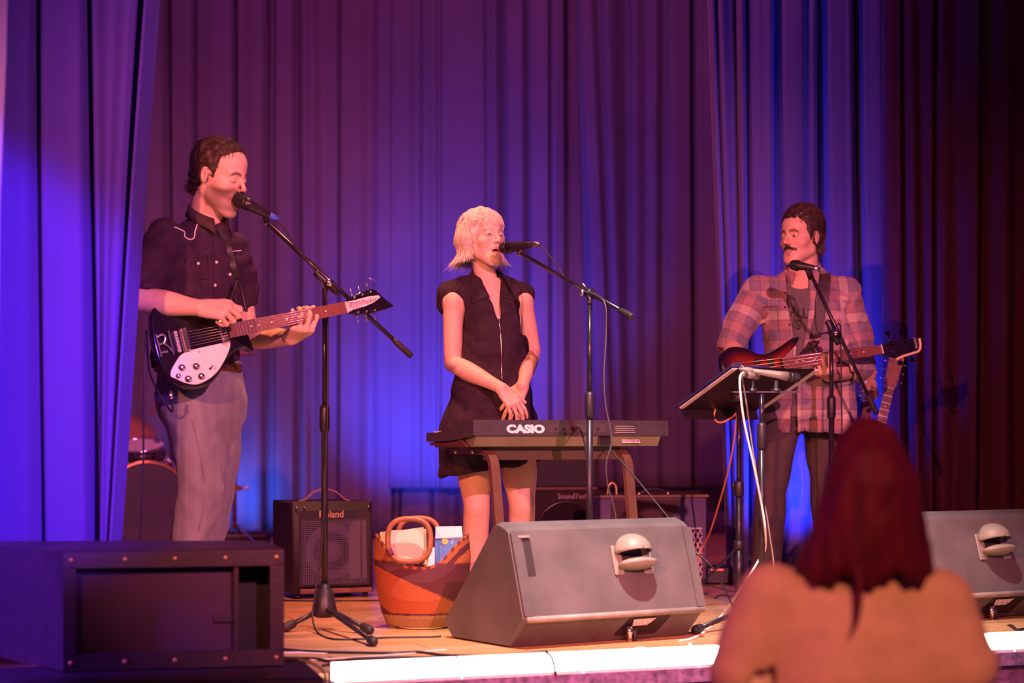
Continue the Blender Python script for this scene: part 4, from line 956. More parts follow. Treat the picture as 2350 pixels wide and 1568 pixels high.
hand(vs, P(1740, 1930, VY+.12), (.1, .2, -.9), (-.8, 0, -.1), -1, [(20, 30, 20)]*4, (25, 10, 10), .95); hand(vs, P(2180, 1930, VY+.12), (-.1, .2, -.9), (.8, 0, -.1), 1, [(20, 30, 20)]*4, (25, 10, 10), .95)
V, Q = vs.mesh(*bb(P(1700, 1300, VY-.12), P(2230, 2080, VY+.3), m=.05), .0055); parts4.append((V, Q, SKF))
man4 = person('long haired spectator in an orange lit tee shirt, seen from behind', parts4, loc=(P(1965, 0, VY)[0], VY, -.92))
teef = M('tan tee jersey', (.56, .31, .20), .85, 0, noise=(30, .08), bump=(150, .15))
s = Sdf()
s.loft([(z, P(px, 0, VY)[0], VY, a, b, 0) for z, px, a, b in ((-.18, 1962, .185, .125), (0, 1962, .178, .122), (.15, 1962, .180, .122), (.28, 1964, .182, .118), (.36, 1967, .175, .105), (.42, 1970, .140, .086), (.465, 1974, .085, .066))], .03)
s.cone(vL, P(1742, 1480, VY), .066, .066, .05); s.cone(P(1742, 1480, VY), P(1722, 1548, VY), .066, .074, .02)
s.cone(vR, P(2170, 1470, VY), .066, .066, .05); s.cone(P(2170, 1470, VY), P(2196, 1530, VY), .066, .074, .02)
s.cone(P(1722, 1545, VY), P(1712, 1600, VY), .060, .066, .003, 's'); s.cone(P(2196, 1527, VY), P(2206, 1585, VY), .060, .066, .003, 's')
lo, hi = bb(P(1660, 1270, VY-.14), P(2240, 1870, VY+.14), m=.03)
s.disp(folds(.006, 22, 51, (.3, 0, .8), 2.0), lo, hi)
cloth_obj('tee_shirt', s, lo, hi, .0062, teef, man4)
auburn = M('auburn hair', (.085, .005, .014), .6, 0, spec=.15, noise=(60, .3), bump=(120, .6), stretch=(1, 1, .15))
s = Sdf()
s.ell(P(1993, 1100, VY-.016), (.077, .112, .098), 0); s.ell(P(1994, 1000, VY-.01), (.028, .04, .026), .05)
s.loft([(z, P(px, 0, VY)[0], VY-.03, a, b, 0) for z, px, a, b in ((.430, 1976, .128, .070), (.47, 1978, .124, .088), (.50, 1980, .115, .095), (.56, 1986, .098, .106), (.63, 1990, .083, .108), (.68, 1992, .055, .075))], .02)
s.ell(P(1990, 1160, VY+.09), (.052, .05, .095), .02, 's')
s.add(lambda x, y, z: (.448+.010*np.sin(x*75)+.007*np.sin(x*190+1.3)+.05*(x-.62)**2-z)+0*y, (-1, 3, .3), (2, 4, .6), .008, 'i')
lo, hi = bb(P(1820, 960, VY-.15), P(2160, 1330, VY+.15), m=.03); s.disp(folds(.0036, 95, 61, (0, 0, .97), 1.2), lo, hi)
hb = cloth_obj('hair', s, lo, hi, .0055, auburn, man4)
s2 = MB(); s2.tube(spline([P(1958, 1280, VY-.105), P(1972, 1320, VY-.122), P(1972, 1370, VY-.128), P(1964, 1430, VY-.128), P(1950, 1460, VY-.126)], 24), np.interp(np.linspace(0, 1, 25), [0, .6, 1], [.009, .006, .002]), 8).build('hair_lock', auburn, hb)
jeans = M('dark jeans', (.04, .035, .06), .8)
s = Sdf(); x0 = P(1962, 0, VY)[0]; s.loft([(-.30, x0, VY, .175, .13, 0), (-.12, x0, VY, .168, .12, 0)], .03)
for q in (-1, 1): s.chain([(x0+q*.085, VY, -.2), (x0+q*.08, VY, -.5), (x0+q*.085, VY+.01, -.87)], [.088, .066, .056], .03)
cloth_obj('jeans', s, (x0-.25, VY-.2, -.92), (x0+.25, VY+.2, -.09), .011, jeans, man4)
for q in (-1, 1):
    s = Sdf(); s.cone((x0+q*.085, VY-.03, -.885), (x0+q*.1, VY+.16, -.89), .04, .033, .02); s.add(lambda x, y, z: -.926-z+0*x, (-9, -9, -2), (9, 20, .3), .004, 'i'); cloth_obj('shoe', s, (x0-.2, VY-.1, -.93), (x0+.2, VY+.24, -.83), .008, M('dark shoe leather', (.05, .03, .03), .4), man4)
# ================================================================== instruments
def gframe(bridge, nut, face_up=(0, 0, 1)):
    b, n = np.asarray(bridge, float), np.asarray(nut, float); ex = nrm(n-b); ey = nrm(np.asarray(face_up)-np.dot(face_up, ex)*ex); en = np.cross(ex, ey); return b, ex, ey, en
class GF:
    """guitar frame: x along the strings from the bridge to the nut, y up across the face, z out of the face"""
    def __init__(s, bridge, nut, up=(0, 0, 1)): s.o, s.x, s.y, s.z = gframe(bridge, nut, up); s.L = float(np.linalg.norm(np.asarray(nut)-np.asarray(bridge)))
    def p(s, a, b, c=0.0): return s.o+s.x*a+s.y*b+s.z*c
    def R(s): return np.stack([s.x, s.y, s.z], 1)
    def prism(s, outline, z0, z1, bev=0.0): m = MB(); m.prism(outline, z1-z0, s.p(0, 0, z0), s.x, s.y, bev); return m
    def box(s, mb, c, size, bev=0.0): return mb.box(s.p(*c), size, s.R(), bev)
def smooth_outline(pts, n=90):
    c = np.asarray(pts, float); m = len(c); out = []; per = max(2, n//m)
    for i in range(m):
        p0, p1, p2, p3 = c[i-1], c[i], c[(i+1) % m], c[(i+2) % m]
        for t in np.linspace(0, 1, per, endpoint=False): out.append(.5*((2*p1)+(-p0+p2)*t+(2*p0-5*p1+4*p2-p3)*t*t+(-p0+3*p1-3*p2+p3)*t**3))
    return np.array(out)
rosewood = M('rosewood', (.20, .065, .04), .4, 0, noise=(60, .25), stretch=(.3, 3, 3)); maple = M('maple', (.70, .42, .20), .35, 0, noise=(20, .12))
fretwire = M('fret wire', (.8, .72, .68), .25, 1.0); stringm = M('steel strings', (.75, .7, .7), .25, 1.0); inlay = M('pearl inlay', (.8, .75, .75), .3)
gloss_black = M('gloss black lacquer', (.010, .007, .012), .08, 0, coat=.6)
def neck(g, root, x0, w0, w1, z0, nfret, board, back, dots=True, single=True):
    """fretboard from x0 to the nut with real frets; w0 at the body, w1 at the nut"""
    L = g.L; ol = [(x0, -w0/2), (L, -w1/2), (L, w1/2), (x0, w0/2)]
    g.prism(ol, z0-.003, z0+.003).build('fretboard', board, root)
    mb = MB(); n = 9; V = []
    for x, w_ in ((x0-.01, w0), (L, w1)):
        for k in range(n+1): a = math.pi*k/n; V.append(g.p(x, -math.cos(a)*w_/2, z0-.003-math.sin(a)*.018))
    fs = [(k, k+1, n+1+k+1, n+1+k) for k in range(n)]+[tuple(range(n+1)), tuple(range(n+1, 2*n+2))]
    mb.add(V, fs, True); mb.build('neck', back, root)
    fx = [L-L*(1-2**(-k/12)) for k in range(1, nfret+1)]; fx = [q for q in fx if q > x0+.002]
    for q in fx:
        w_ = w1+(w0-w1)*(L-q)/(L-x0); m2 = MB(); m2.box(g.p(q, 0, z0+.0034), (.0022, w_*.99, .0018), g.R()); m2.build('fret', fretwire, root)
    m2 = MB(); m2.box(g.p(L+.001, 0, z0+.003), (.004, w1, .006), g.R()); m2.build('nut', inlay, root)
    if dots:
        f0 = [L]+fx
        for k in (3, 5, 7, 9, 12, 15, 17):
            if k < len(f0): m2 = MB(); m2.lathe([(.0034, 0), (.0034, .0008)], g.p((f0[k]+f0[k-1])/2, 0, z0+.003), g.z, 10); m2.build('inlay_dot', inlay, root)
def strings_(g, root, n, w0, w1, xs, z, ends, r0=.0010, r1=.0005):
    for i in range(n):
        t = i/(n-1)-.5; a = g.p(xs, -t*w0, z); b = g.p(g.L, -t*w1, z-.006+.0075*0+.0); m = MB(); e = ends[i] if ends else (g.L+.05, -t*w1, z-.01)
        m.tube([a, b, g.p(*e)], r0+(r1-r0)*i/(n-1), 5); m.build('string', stringm, root)
def tuner(g, root, x, y, z, dirv, L=.020):
    m = MB(); m.lathe([(.0045, 0), (.0045, .006), (.0032, .008), (.0032, .014), (.001, .0145)], g.p(x, y, z), g.z, 10)
    d = g.y*dirv; p0 = g.p(x, y, z-.010); m.cyl(p0, p0+d*L, .0028, .0028, 8); m.lathe([(.002, 0), (.0075, .003), (.0085, .009), (.006, .014), (.001, .016)], p0+d*L, d, 10, sy=.45)
    m.build('tuner', chrome, root)
# ------------------------------------------------------------------ black guitar with white pickguard
g = GF(P(432, 779, 6.785), P(793, 706, 7.08), (0, .12, 1))
rg = thing('electric_guitar', 'black electric guitar with white pickguard held by the singing man', 'guitar', g.p(0, 0, -.02))
body = smooth_outline([(-.118, .075), (-.125, .0), (-.120, -.070), (-.085, -.135), (-.020, -.172), (.050, -.165), (.100, -.125), (.140, -.085), (.190, -.068), (.232, -.085), (.205, -.045), (.170, -.020), (.165, .020), (.190, .050), (.215, .085), (.180, .095), (.130, .100), (.080, .130), (.020, .165), (-.050, .160), (-.098, .125)], 130)
g.prism(body, -.045, -.007, .008).build('body', gloss_black, rg)
pg = smooth_outline([(-.088, -.098), (-.055, -.062), (-.030, -.045), (.020, -.038), (.128, -.036), (.150, -.030), (.142, -.062), (.100, -.112), (.060, -.142), (.000, -.160), (-.050, -.145), (-.080, -.118)], 60)
g.prism(pg, -.007, -.004, .001).build('pickguard', white_plastic, rg)
pg2 = smooth_outline([(-.092, -.108), (-.058, -.066), (.0, -.052), (.045, -.068), (.070, -.110), (.062, -.140), (.010, -.157), (-.045, -.145), (-.078, -.125)], 50)
g.prism(pg2, -.004, -.0015, .001).build('upper_pickguard', white_plastic, rg)
for x, y, r in ((-.048, -.092, .011), (.004, -.098, .011), (-.068, -.118, .008), (-.035, -.135, .011), (.014, -.136, .011)):
    m = MB(); m.lathe([(r*1.1, 0), (r*1.1, .003), (r*.9, .010), (r*.85, .013)], g.p(x, y, -.0015), g.z, 16); k = m.build('knob', blackplastic, rg)
    m = MB(); m.lathe([(r*.8, 0), (r*.72, .002), (.0005, .0022)], g.p(x, y, .0115), g.z, 16); m.build('knob_cap', chrome, k)
m = MB(); m.lathe([(.004, 0), (.004, .004)], g.p(.052, -.116, -.0015), g.z, 10).cyl(g.p(.052, -.116, .002), g.p(.058, -.110, .018), .0018, .0026, 8).build('toggle_switch', blackplastic, rg)
for x, y in ((-.082, -.112), (.135, -.050), (.075, -.118), (.03, -.05)): MB().lathe([(.003, 0), (.0025, .001), (.0004, .0014)], g.p(x, y, -.0035), g.z, 8).build('screw', steel, rg)
for x in (-.012, .132):
    m = MB(); g.box(m, (x, 0, .000), (.030, .084, .012), .004); pk_ = m.build('pickup', chrome, rg)
    m = MB(); g.box(m, (x, 0, .0065), (.016, .066, .002)); m.build('pickup_cover', blackplastic, pk_)
    for k in range(6): MB().lathe([(.0022, 0), (.0022, .0015), (.0004, .002)], g.p(x, -.026+k*.0104, .0075), g.z, 8).build('pole_piece', chrome, pk_)
    m = MB(); m.box(g.p(x-.008, 0, .006), (.004, .080, .004), g.R()); m.build('pickup_rail', brass, pk_)
m = MB(); g.box(m, (-.042, 0, .0), (.016, .078, .014), .003); m.build('bridge', steel, rg)
# R shaped tailpiece
m = MB(); g.box(m, (-.112, .0, .002), (.008, .080, .008), .002); g.box(m, (-.098, -.026, .002), (.032, .008, .006), .002); g.box(m, (-.098, .004, .002), (.030, .007, .006), .002)
m.tube(spline([g.p(-.110, .030, .003), g.p(-.090, .034, .004), g.p(-.082, .018, .004), g.p(-.092, .004, .003)], 18), .0042, 8); m.tube(spline([g.p(-.092, .002, .003), g.p(-.078, -.012, .003), g.p(-.066, -.036, .003)], 12), .0042, 8)
g.box(m, (-.066, .0, .004), (.008, .086, .008), .002); m.build('tailpiece', chrome, rg)
neck(g, rg, .152, .052, .042, .004, 21, rosewood, rosewood)
strings_(g, rg, 6, .052, .034, -.066, .011, [(g.L+.030+.026*min(i, 5-i), (.013 if i < 3 else -.013)*(1 if i in (0, 5) else 1), .008) for i in range(6)])
hd = [(g.L, -.021), (g.L+.035, -.034), (g.L+.090, -.040), (g.L+.160, -.036), (g.L+.192, -.030), (g.L+.165, .000), (g.L+.135, .040), (g.L+.118, .050), (g.L+.070, .042), (g.L+.030, .034), (g.L, .021)]
g.prism(hd, -.012, .002, .002).build('headstock', gloss_black, rg)
ct = [(g.L+.003, -.019), (g.L+.03, -.014), (g.L+.075, -.010), (g.L+.115, -.002), (g.L+.145, .012), (g.L+.138, .020), (g.L+.10, .023), (g.L+.05, .020), (g.L+.003, .019)]
cpl = g.prism(ct, .002, .005).build('nameplate', white_plastic, rg)
text('Rickenbacker', .023, g.p(g.L+.012, -.006, .0052), g.x*.995+g.y*.06, g.y, M('dark red print', (.16, .03, .05), .5), rg, shear=.25, sx=.92, extrude=.0004)
for k in range(3):
    tuner(g, rg, g.L+.040+.034*k, .030+.004*k, .002, 1); tuner(g, rg, g.L+.040+.034*k, -.027-.002*k, .002, -1)
MB().tube(spline([g.p(g.L+.14, .03, .0), g.p(g.L+.150, .055, .01), g.p(g.L+.142, .07, .012), g.p(g.L+.115, .088, .01)], 14), .0008, 5).build('string_end', stringm, rg)
m = MB(); m.lathe([(.006, 0), (.006, .008), (.0085, .010), (.0085, .030), (.004, .034)], g.p(-.095, -.158, -.025), -g.y-g.x*.35, 12); m.build('jack_plug', chrome, rg)
MB().lathe([(.006, 0), (.004, .008), (.007, .012), (.006, .016)], g.p(.215, .08, -.025), g.x, 10).build('strap_button', chrome, rg)
strapm = M('black leather strap', (.015, .011, .014), .5)
def strip(name, pts, wid, side, mat, parent, thick=.003):
    m = MB(); m.sweep(spline(pts, 36), wid, thick, side); return m.build(name, mat, parent)
st = thing('guitar_strap', 'black braided strap of the black guitar hanging from his shoulder', 'strap', P(540, 600, 7.02))
strip('strap_band', on_shirt([(498, 520), (515, 545), (527, 575), (535, 610), (546, 640)], g_items, 6.7, 7.3, .008), .020, (1, .3, .2), strapm, st)
MB().tube(spline([P(546, 640, 6.98), P(556, 670, 6.96), P(562, 700, 6.95), P(566, 716, 6.95)], 14), .006, 8).build('strap_tail', strapm, st)
MB().tube(spline([P(546, 640, 6.98), P(538, 664, 6.97), P(530, 690, 6.95), P(536, 706, 6.94)], 14), .006, 8).build('strap_tail', strapm, st)
# guitar lead
cb = MB(); j0 = g.p(-.10, -.190, -.03)
cb.tube(spline([j0, P(395, 945, 6.86), P(372, 915, 6.88), P(345, 860, 6.84), P(338, 800, 6.80), P(336, 760, 6.79), P(333, 820, 6.75), P(330, 950, 6.75), P(328, 1100, 6.78), P(322, 1250, 6.8), P(318, 1470, 6.82), P(360, 1473, 6.78)], 90), .0035, 7)
tag(cb.build('guitar_lead', cablemat), 'thin black lead hanging down from the black guitar', 'cable')
# ------------------------------------------------------------------ sunburst bass
def sunburst():
    m = bpy.data.materials.new('sunburst lacquer'); m.use_nodes = True; nt = m.node_tree; b = nt.nodes['Principled BSDF']
    at = nt.nodes.new('ShaderNodeAttribute'); at.attribute_name = 'tint'; nt.links.new(at.outputs['Color'], b.inputs['Base Color'])
    b.inputs['Roughness'].default_value = .15; b.inputs['Coat Weight'].default_value = .5; return m
b_ = GF(P(1700, 850, 8.44), P(2022, 803, 8.68), (0, .25, 1))
rb = thing('bass_guitar', 'red and black sunburst bass guitar played by the moustached man', 'bass guitar', b_.p(0, 0, -.02))
bo = smooth_outline([(-.085, .0), (-.078, .072), (-.020, .110), (.050, .100), (.105, .066), (.150, .060), (.215, .080), (.290, .112), (.325, .112), (.300, .080), (.245, .050), (.215, .025), (.215, -.025), (.235, -.060), (.255, -.105), (.225, -.120), (.160, -.098), (.100, -.110), (.030, -.165), (-.045, -.150), (-.085, -.080)], 120)
cen = bo.mean(0); nb = len(bo); rings = []; V = []; T = []
for k, (f_, zz) in enumerate(((.0, -.004), (.35, -.004), (.62, -.004), (.82, -.004), (.93, -.006), (1.0, -.014), (1.0, -.036), (.93, -.042), (.0, -.042))):
    for q in bo:
        d_ = cen+(q-cen)*f_; d_ = np.array((np.interp(f_, [0, 1], [np.clip(q[0], .02, .17), q[0]]), np.interp(f_, [0, 1], [0, q[1]])))
        V.append(b_.p(d_[0], d_[1], zz)); a_ = np.clip((f_-.25)/.6, 0, 1); c0, c1, c2 = np.array((.30, .045, .010)), np.array((.13, .008, .006)), np.array((.010, .005, .007))
        T.append(c0*(1-2*a_)+c1*2*a_ if a_ < .5 else c1*(2-2*a_)+c2*(2*a_-1))
Q = []
for k in range(8):
    for i in range(nb): j = (i+1) % nb; Q.append((k*nb+i, k*nb+j, (k+1)*nb+j, (k+1)*nb+i))
sb = mesh_obj('body', V, np.array(Q), sunburst(), rb, True, tint=np.array(T)); bm_fix(sb.data)
neck(b_, rb, .205, .058, .042, .006, 22, rosewood, maple)
strings_(b_, rb, 4, .056, .032, -.02, .015, [(b_.L+.06+.035*i, (.016, .006, -.004, -.014)[i], .006) for i in range(4)], .0016, .0009)
for x in (.085, .150): m = MB(); b_.box(m, (x, 0, .003), (.024, .085, .014), .003); m.build('pickup', blackplastic, rb)
m = MB(); b_.box(m, (-.01, 0, .002), (.05, .078, .012), .003); m.build('bridge', steel, rb)
for x, y in ((.0, -.105), (.04, -.115), (.08, -.105)): MB().lathe([(.011, 0), (.011, .012), (.008, .016)], b_.p(x, y, -.004), b_.z, 14).build('knob', blackplastic, rb)
bh = [(b_.L, -.021), (b_.L+.030, -.036), (b_.L+.075, -.047), (b_.L+.160, -.030), (b_.L+.190, -.022), (b_.L+.200, .022), (b_.L+.185, .030), (b_.L+.05, .036), (b_.L+.025, .026), (b_.L, .021)]
b_.prism(bh, -.014, .002, .002).build('headstock', gloss_black, rb)
cream = M('cream binding', (.82, .62, .42), .4)
MB().tube(spline([b_.p(b_.L+.065, -.054, .0), b_.p(b_.L+.10, -.044, .0), b_.p(b_.L+.16, -.036, .0), b_.p(b_.L+.188, -.030, .0), b_.p(b_.L+.203, -.008, .0), b_.p(b_.L+.207, .026, .0)], 30), .0058, 8).build('headstock_edge', cream, rb)
text('Ibanez', .022, b_.p(b_.L+.186, -.018, .0030), b_.y, -b_.x, M('silver print', (.55, .45, .5), .5), rb, sx=.9, extrude=.0004)
for x, y, dv in ((b_.L+.060, .020, 1), (b_.L+.130, .022, 1), (b_.L+.085, -.018, -1), (b_.L+.150, -.012, -1)):
    m = MB(); m.lathe([(.008, 0), (.008, .008), (.005, .014), (.001, .0145)], b_.p(x, y, .002), b_.z, 10); p0 = b_.p(x, y, -.010); dd = b_.y*dv; m.cyl(p0, p0+dd*.045, .003, .003, 8); m.box(p0+dd*.052, (.026, .018, .004), b_.R(), .0015); m.build('tuner', M('black chrome', (.05, .04, .05), .2, 1.0), rb)
for x, y in ((.315, .108),): MB().lathe([(.006, 0), (.004, .008), (.008, .012), (.006, .016)], b_.p(x, y, -.02), b_.x, 10).build('strap_button', chrome, rb)
sw = thing('bass_strap', 'wide dark leather strap over the bassist\'s shoulder', 'strap', P(1875, 700, 8.75))
sp = on_shirt([(1893, 628), (1892, 650), (1888, 690), (1880, 730), (1873, 765), (1868, 785)], f_items, 8.55, 9.05, .006)
strip('strap_band', [*sp, P(1862, 796, 8.66)], .055, (1, .1, .15), M('dark brown leather', (.045, .022, .024), .5), sw)
MB().lathe([(.007, 0), (.005, .004), (.0005, .005)], P(1868, 790, 8.655), (0, -1, 0), 10).build('strap_pin', chrome, sw)
# ------------------------------------------------------------------ two guitars on stands behind him
def rear_guitar(bridge, nut, label, kind, standlab):
    q = GF(bridge, nut, (-.25, .35, 1) if kind == 0 else (-.2, .25, 1)); q.y = -q.y if q.y[0] > 0 else q.y; q.z = np.cross(q.x, q.y)
    if q.z[1] > 0: q.y = -q.y; q.z = -q.z
    r = thing('electric_guitar' if kind == 0 else 'acoustic_guitar', label, 'guitar', (q.p(-.05, 0)[0], q.p(-.05, 0)[1], .08))
    wm = .16 if kind == 0 else .185
    ol = smooth_outline([(-.12, 0), (-.10, wm*.75), (-.02, wm), (.07, wm*.78), (.13, wm*.66), (.20, wm*.80), (.27 if kind == 0 else .24, wm*.70), (.25, wm*.2), (.25, -wm*.2), (.24, -wm*.70), (.20, -wm*.80), (.13, -wm*.66), (.07, -wm*.78), (-.02, -wm), (-.10, -wm*.75)], 80)
    q.prism(ol, -.05 if kind == 0 else -.10, -.008, .006).build('body', M('tan guitar top', (.42, .18, .07), .25, coat=.3) if kind else M('cream guitar lacquer', (.5, .36, .24), .2, coat=.4), r)
    m = MB(); q.box(m, (0, 0, .0), (.025, .10, .010), .002); m.build('bridge', rosewood, r)
    neck(q, r, .20, .054, .043, .003, 20, rosewood, maple); strings_(q, r, 6, .05, .034, 0, .010, None)
    if kind == 0:
        h = smooth_outline([(q.L, -.021), (q.L, .021), (q.L+.02, .030), (q.L+.06, .034), (q.L+.11, .034), (q.L+.145, .036), (q.L+.178, .020), (q.L+.182, -.010), (q.L+.16, -.028), (q.L+.135, -.022), (q.L+.10, -.030), (q.L+.06, -.042), (q.L+.03, -.048), (q.L+.012, -.030)], 70)
        q.prism(h, -.012, .002, .002).build('headstock', maple, r)
        for k in range(6): tuner(q, r, q.L+.030+.022*k, .018, .002, 1, .016)
        text('Squier', .020, q.p(q.L+.040, -.016, .0024), q.x, q.y, M('dark print', (.05, .02, .02), .5), r, shear=.3, extrude=.0003)
    else:
        h = [(q.L, -.022), (q.L+.02, -.030), (q.L+.165, -.036), (q.L+.172, -.030), (q.L+.158, -.008), (q.L+.178, .010), (q.L+.165, .036), (q.L+.02, .030), (q.L, .022)]
        q.prism(h, -.014, .002, .002).build('headstock', M('mahogany', (.40, .15, .08), .4, 0, noise=(30, .2)), r)
        for k in range(3): tuner(q, r, q.L+.045+.045*k, .022, .002, 1, .020); tuner(q, r, q.L+.045+.045*k, -.022, .002, -1, .020)
    s_ = thing('guitar_stand', standlab, 'guitar stand', (r.location[0], r.location[1]+.14, 0)); m = MB(); B0 = np.array((r.location[0], r.location[1]+.16, .0))
    for dx, dy in ((-.18, -.22), (.18, -.22), (0, .2)): m.tube([B0+UZ*.42, B0+np.array((dx, dy, .012))], .010, 8)
    m.tube([B0+UZ*.40, q.p(q.L*.72, 0, -.05)], .009, 8); m.build('tripod', blackmetal, s_)
    m = MB(); c_ = q.p(-.125, 0, -.03)
    for sg in (-1, 1): m.tube([B0+UZ*.22, c_+np.array((sg*.09, .03, -.03)), c_+np.array((sg*.09, -.05, -.03)), c_+np.array((sg*.09, -.055, -.0))], .008, 8)
    m.build('cradle', rubber, s_); return r
rear_guitar(P(1962, 1190, 9.42), P(1992, 922, 9.56), 'guitar with pale maple headstock, six pegs in line, on a stand behind the bassist', 0, 'stand holding the guitar with the maple headstock')
rear_guitar(P(1965, 1208, 9.22), P(2041, 892, 9.38), 'brown guitar with three pegs on each side of its headstock, right of the maple one', 1, 'stand holding the brown guitar')
# ================================================================== microphones and stands
grille = M('mic grille mesh', (.03, .025, .03), .45, .5, bump=(900, .8))
def microphone(tip, tail, label, collar_mat=None, body=blackmetal, head_r=.0255, name='microphone'):
    """hand-held vocal microphone; tip: front of the grille, tail: connector end"""
    a, b = np.asarray(tip, float), np.asarray(tail, float); d = nrm(b-a); L = np.linalg.norm(b-a); k = L/.205
    r = thing(name, label, 'microphone', a+d*L*.5); R_ = head_r
    MB().lathe([(.0005, 0), (R_*.6, .004), (R_*.92, .014), (R_, .026), (R_, .034), (R_*.97, .050*k)], a, d, 20).build('grille', grille, r)
    MB().lathe([(R_*1.02, 0), (R_*1.05, .003), (R_*1.02, .007)], a+d*.034, d, 20).build('grille_band', M('mic band', (.08, .06, .07), .3, .8), r)
    MB().lathe([(R_*.97, .050*k), (R_*.80, .085*k), (R_*.60, .150*k), (R_*.50, .180*k), (R_*.46, .182*k)], a, d, 18).build('body', body, r)
    MB().lathe([(.0100, .180*k), (.0115, .184*k), (.0115, .205*k), (.0075, .215*k), (.0045, .232*k)], a, d, 14).build('connector', collar_mat or steel, r)
    return r
def tripod_stand(base, top_z, label, boom=None, pivot=None, legs=None, r0=.0125, r1=.0095, split=None, name='microphone_stand', hub_z=.10, mat=blackmetal):
    """base (x, y); boom: (front point, tail point)"""
    bx, by = base; r = thing(name, label, 'microphone stand', (bx, by, 0)); B = np.array((bx, by, 0.)); sz = split or top_z*.52
    MB().lathe([(.030, hub_z-.055), (.044, hub_z-.05), (.046, hub_z-.03), (.030, hub_z+.045), (.020, hub_z+.055), (.018, hub_z+.07)], B, UZ, 18).build('hub', blackplastic, r)
    MB().cyl(B+UZ*(hub_z+.03), B+UZ*sz, r0, r0, 14).build('lower_tube', mat, r)
    MB().lathe([(r0*1.25, 0), (r0*1.5, .01), (r0*1.5, .085), (r0*1.15, .10)], B+UZ*(sz-.05), UZ, 14).build('clutch', blackplastic, r)
    MB().cyl(B+UZ*sz, B+UZ*top_z, r1, r1, 12).build('upper_tube', mat if mat is not blackmetal else M('satin black tube', (.045, .035, .055), .25, .6), r)
    for lx, ly in (legs or ()):
        m = MB(); m.cyl(B+UZ*(hub_z-.02), (lx, ly, .016), .0095, .0085, 10); lg = m.build('leg', blackmetal, r)
        d = nrm(np.array((lx, ly, .016))-(B+UZ*(hub_z-.02))); q = np.array((lx, ly, .016)); MB().lathe([(.011, -.045), (.016, -.035), (.017, .0), (.013, .012), (.0005, .014)], q, d, 10).build('rubber_foot', rubber, lg)
    if boom is not None:
        f_, t_ = np.asarray(boom[0], float), np.asarray(boom[1], float); pv = np.asarray(pivot, float); d = nrm(t_-f_)
        MB().cyl(f_, t_, .0080, .0080, 10).build('boom_arm', M('satin black tube', (.045, .035, .055), .25, .6), r)
        MB().lathe([(.011, 0), (.0135, .005), (.0135, .10), (.011, .115)], pv-d*.06, d, 12).build('boom_sleeve', blackmetal, r)
        MB().lathe([(.0080, 0), (.0115, .02), (.0125, .085), (.0100, .095)], t_-d*.085, d, 12).build('counterweight', rubber, r)
        m = MB(); sd = nrm(np.cross(d, UZ)); m.lathe([(.016, -.016), (.016, .016)], pv, sd, 14); m.cyl(B+UZ*top_z, pv, .0105, .0105, 10); m.build('pivot', blackplastic, r)
        m = MB(); m.lathe([(.006, .0), (.006, .012), (.013, .015), (.015, .022), (.004, .026)], pv+sd*.016*(-1 if sd[1] > 0 else 1), sd*(-1 if sd[1] > 0 else 1), 12); m.tube([pv+UZ*.01, pv+np.array((-.030, -.01, .035))], .004, 8); m.build('wing_screw', chrome, r)
        MB().lathe([(.0115, 0), (.0125, .004), (.0115, .022)], f_-d*.004, d, 10).build('boom_end', steel, r)
    return r
def clip_(a, b, label=None, parent=None):
    m = MB(); a, b = np.asarray(a, float), np.asarray(b, float); m.cyl(a, b, .009, .010, 10); return m.build('mic_clip', blackplastic, parent)
# left
ms1 = tripod_stand((G(744, 1446)[0], 7.16), P(745, 668, 7.16)[2], 'black boom microphone stand in front of the guitarist', (P(606, 505, 7.07), P(940, 814, 7.24)), P(751, 650, 7.14), [G(655, 1451)[:2], G(848, 1456)[:2], G(857, 1484)[:2]], split=P(745, 960, 7.16)[2])
mic1 = microphone(P(534, 452, 6.98), P(629, 499, 7.05), 'black vocal microphone at the guitarist\'s mouth, blue tape on its end', M('blue tape', (.06, .12, .75), .5), head_r=.0265)
clip_(P(608, 487, 7.035), P(611, 510, 7.07), parent=ms1)
# middle
ms2 = tripod_stand((P(1353, 0, 7.25)[0], 7.25), P(1352, 700, 7.25)[2], 'black boom microphone stand standing before the keyboard', (P(1192, 580, 7.76), P(1448, 726, 7.02)), P(1353, 672, 7.29), [(.02, 7.20), (.50, 7.05), (.40, 7.52)], split=P(1353, 930, 7.25)[2])
mic2 = microphone(P(1148, 570, 7.82), P(1229, 560, 7.70), 'black vocal microphone at the blonde singer\'s lips', steel, head_r=.0250)
clip_(P(1192, 568, 7.755), P(1198, 584, 7.745), parent=ms2)
# right
ms3 = tripod_stand((P(1908, 0, 8.45)[0], 8.45), P(1908, 775, 8.45)[2], 'black boom microphone stand in front of the bassist', (P(1857, 622, 8.42), P(2010, 946, 8.50)), P(1912, 765, 8.43), [(1.18, 8.30), (1.62, 8.25), (1.42, 8.78)], split=P(1908, 935, 8.45)[2])
mic3 = microphone(P(1811, 607, 8.42), P(1874, 616, 8.38), 'black vocal microphone just below the bassist\'s chin', chrome, head_r=.0235)
clip_(P(1850, 614, 8.395), P(1860, 640, 8.42), parent=ms3)
MB().lathe([(.010, 0), (.024, .004), (.024, .012), (.010, .016)], P(1910, 768, 8.45), UZ, 16).build('clamp_disc', blackplastic, ms3)
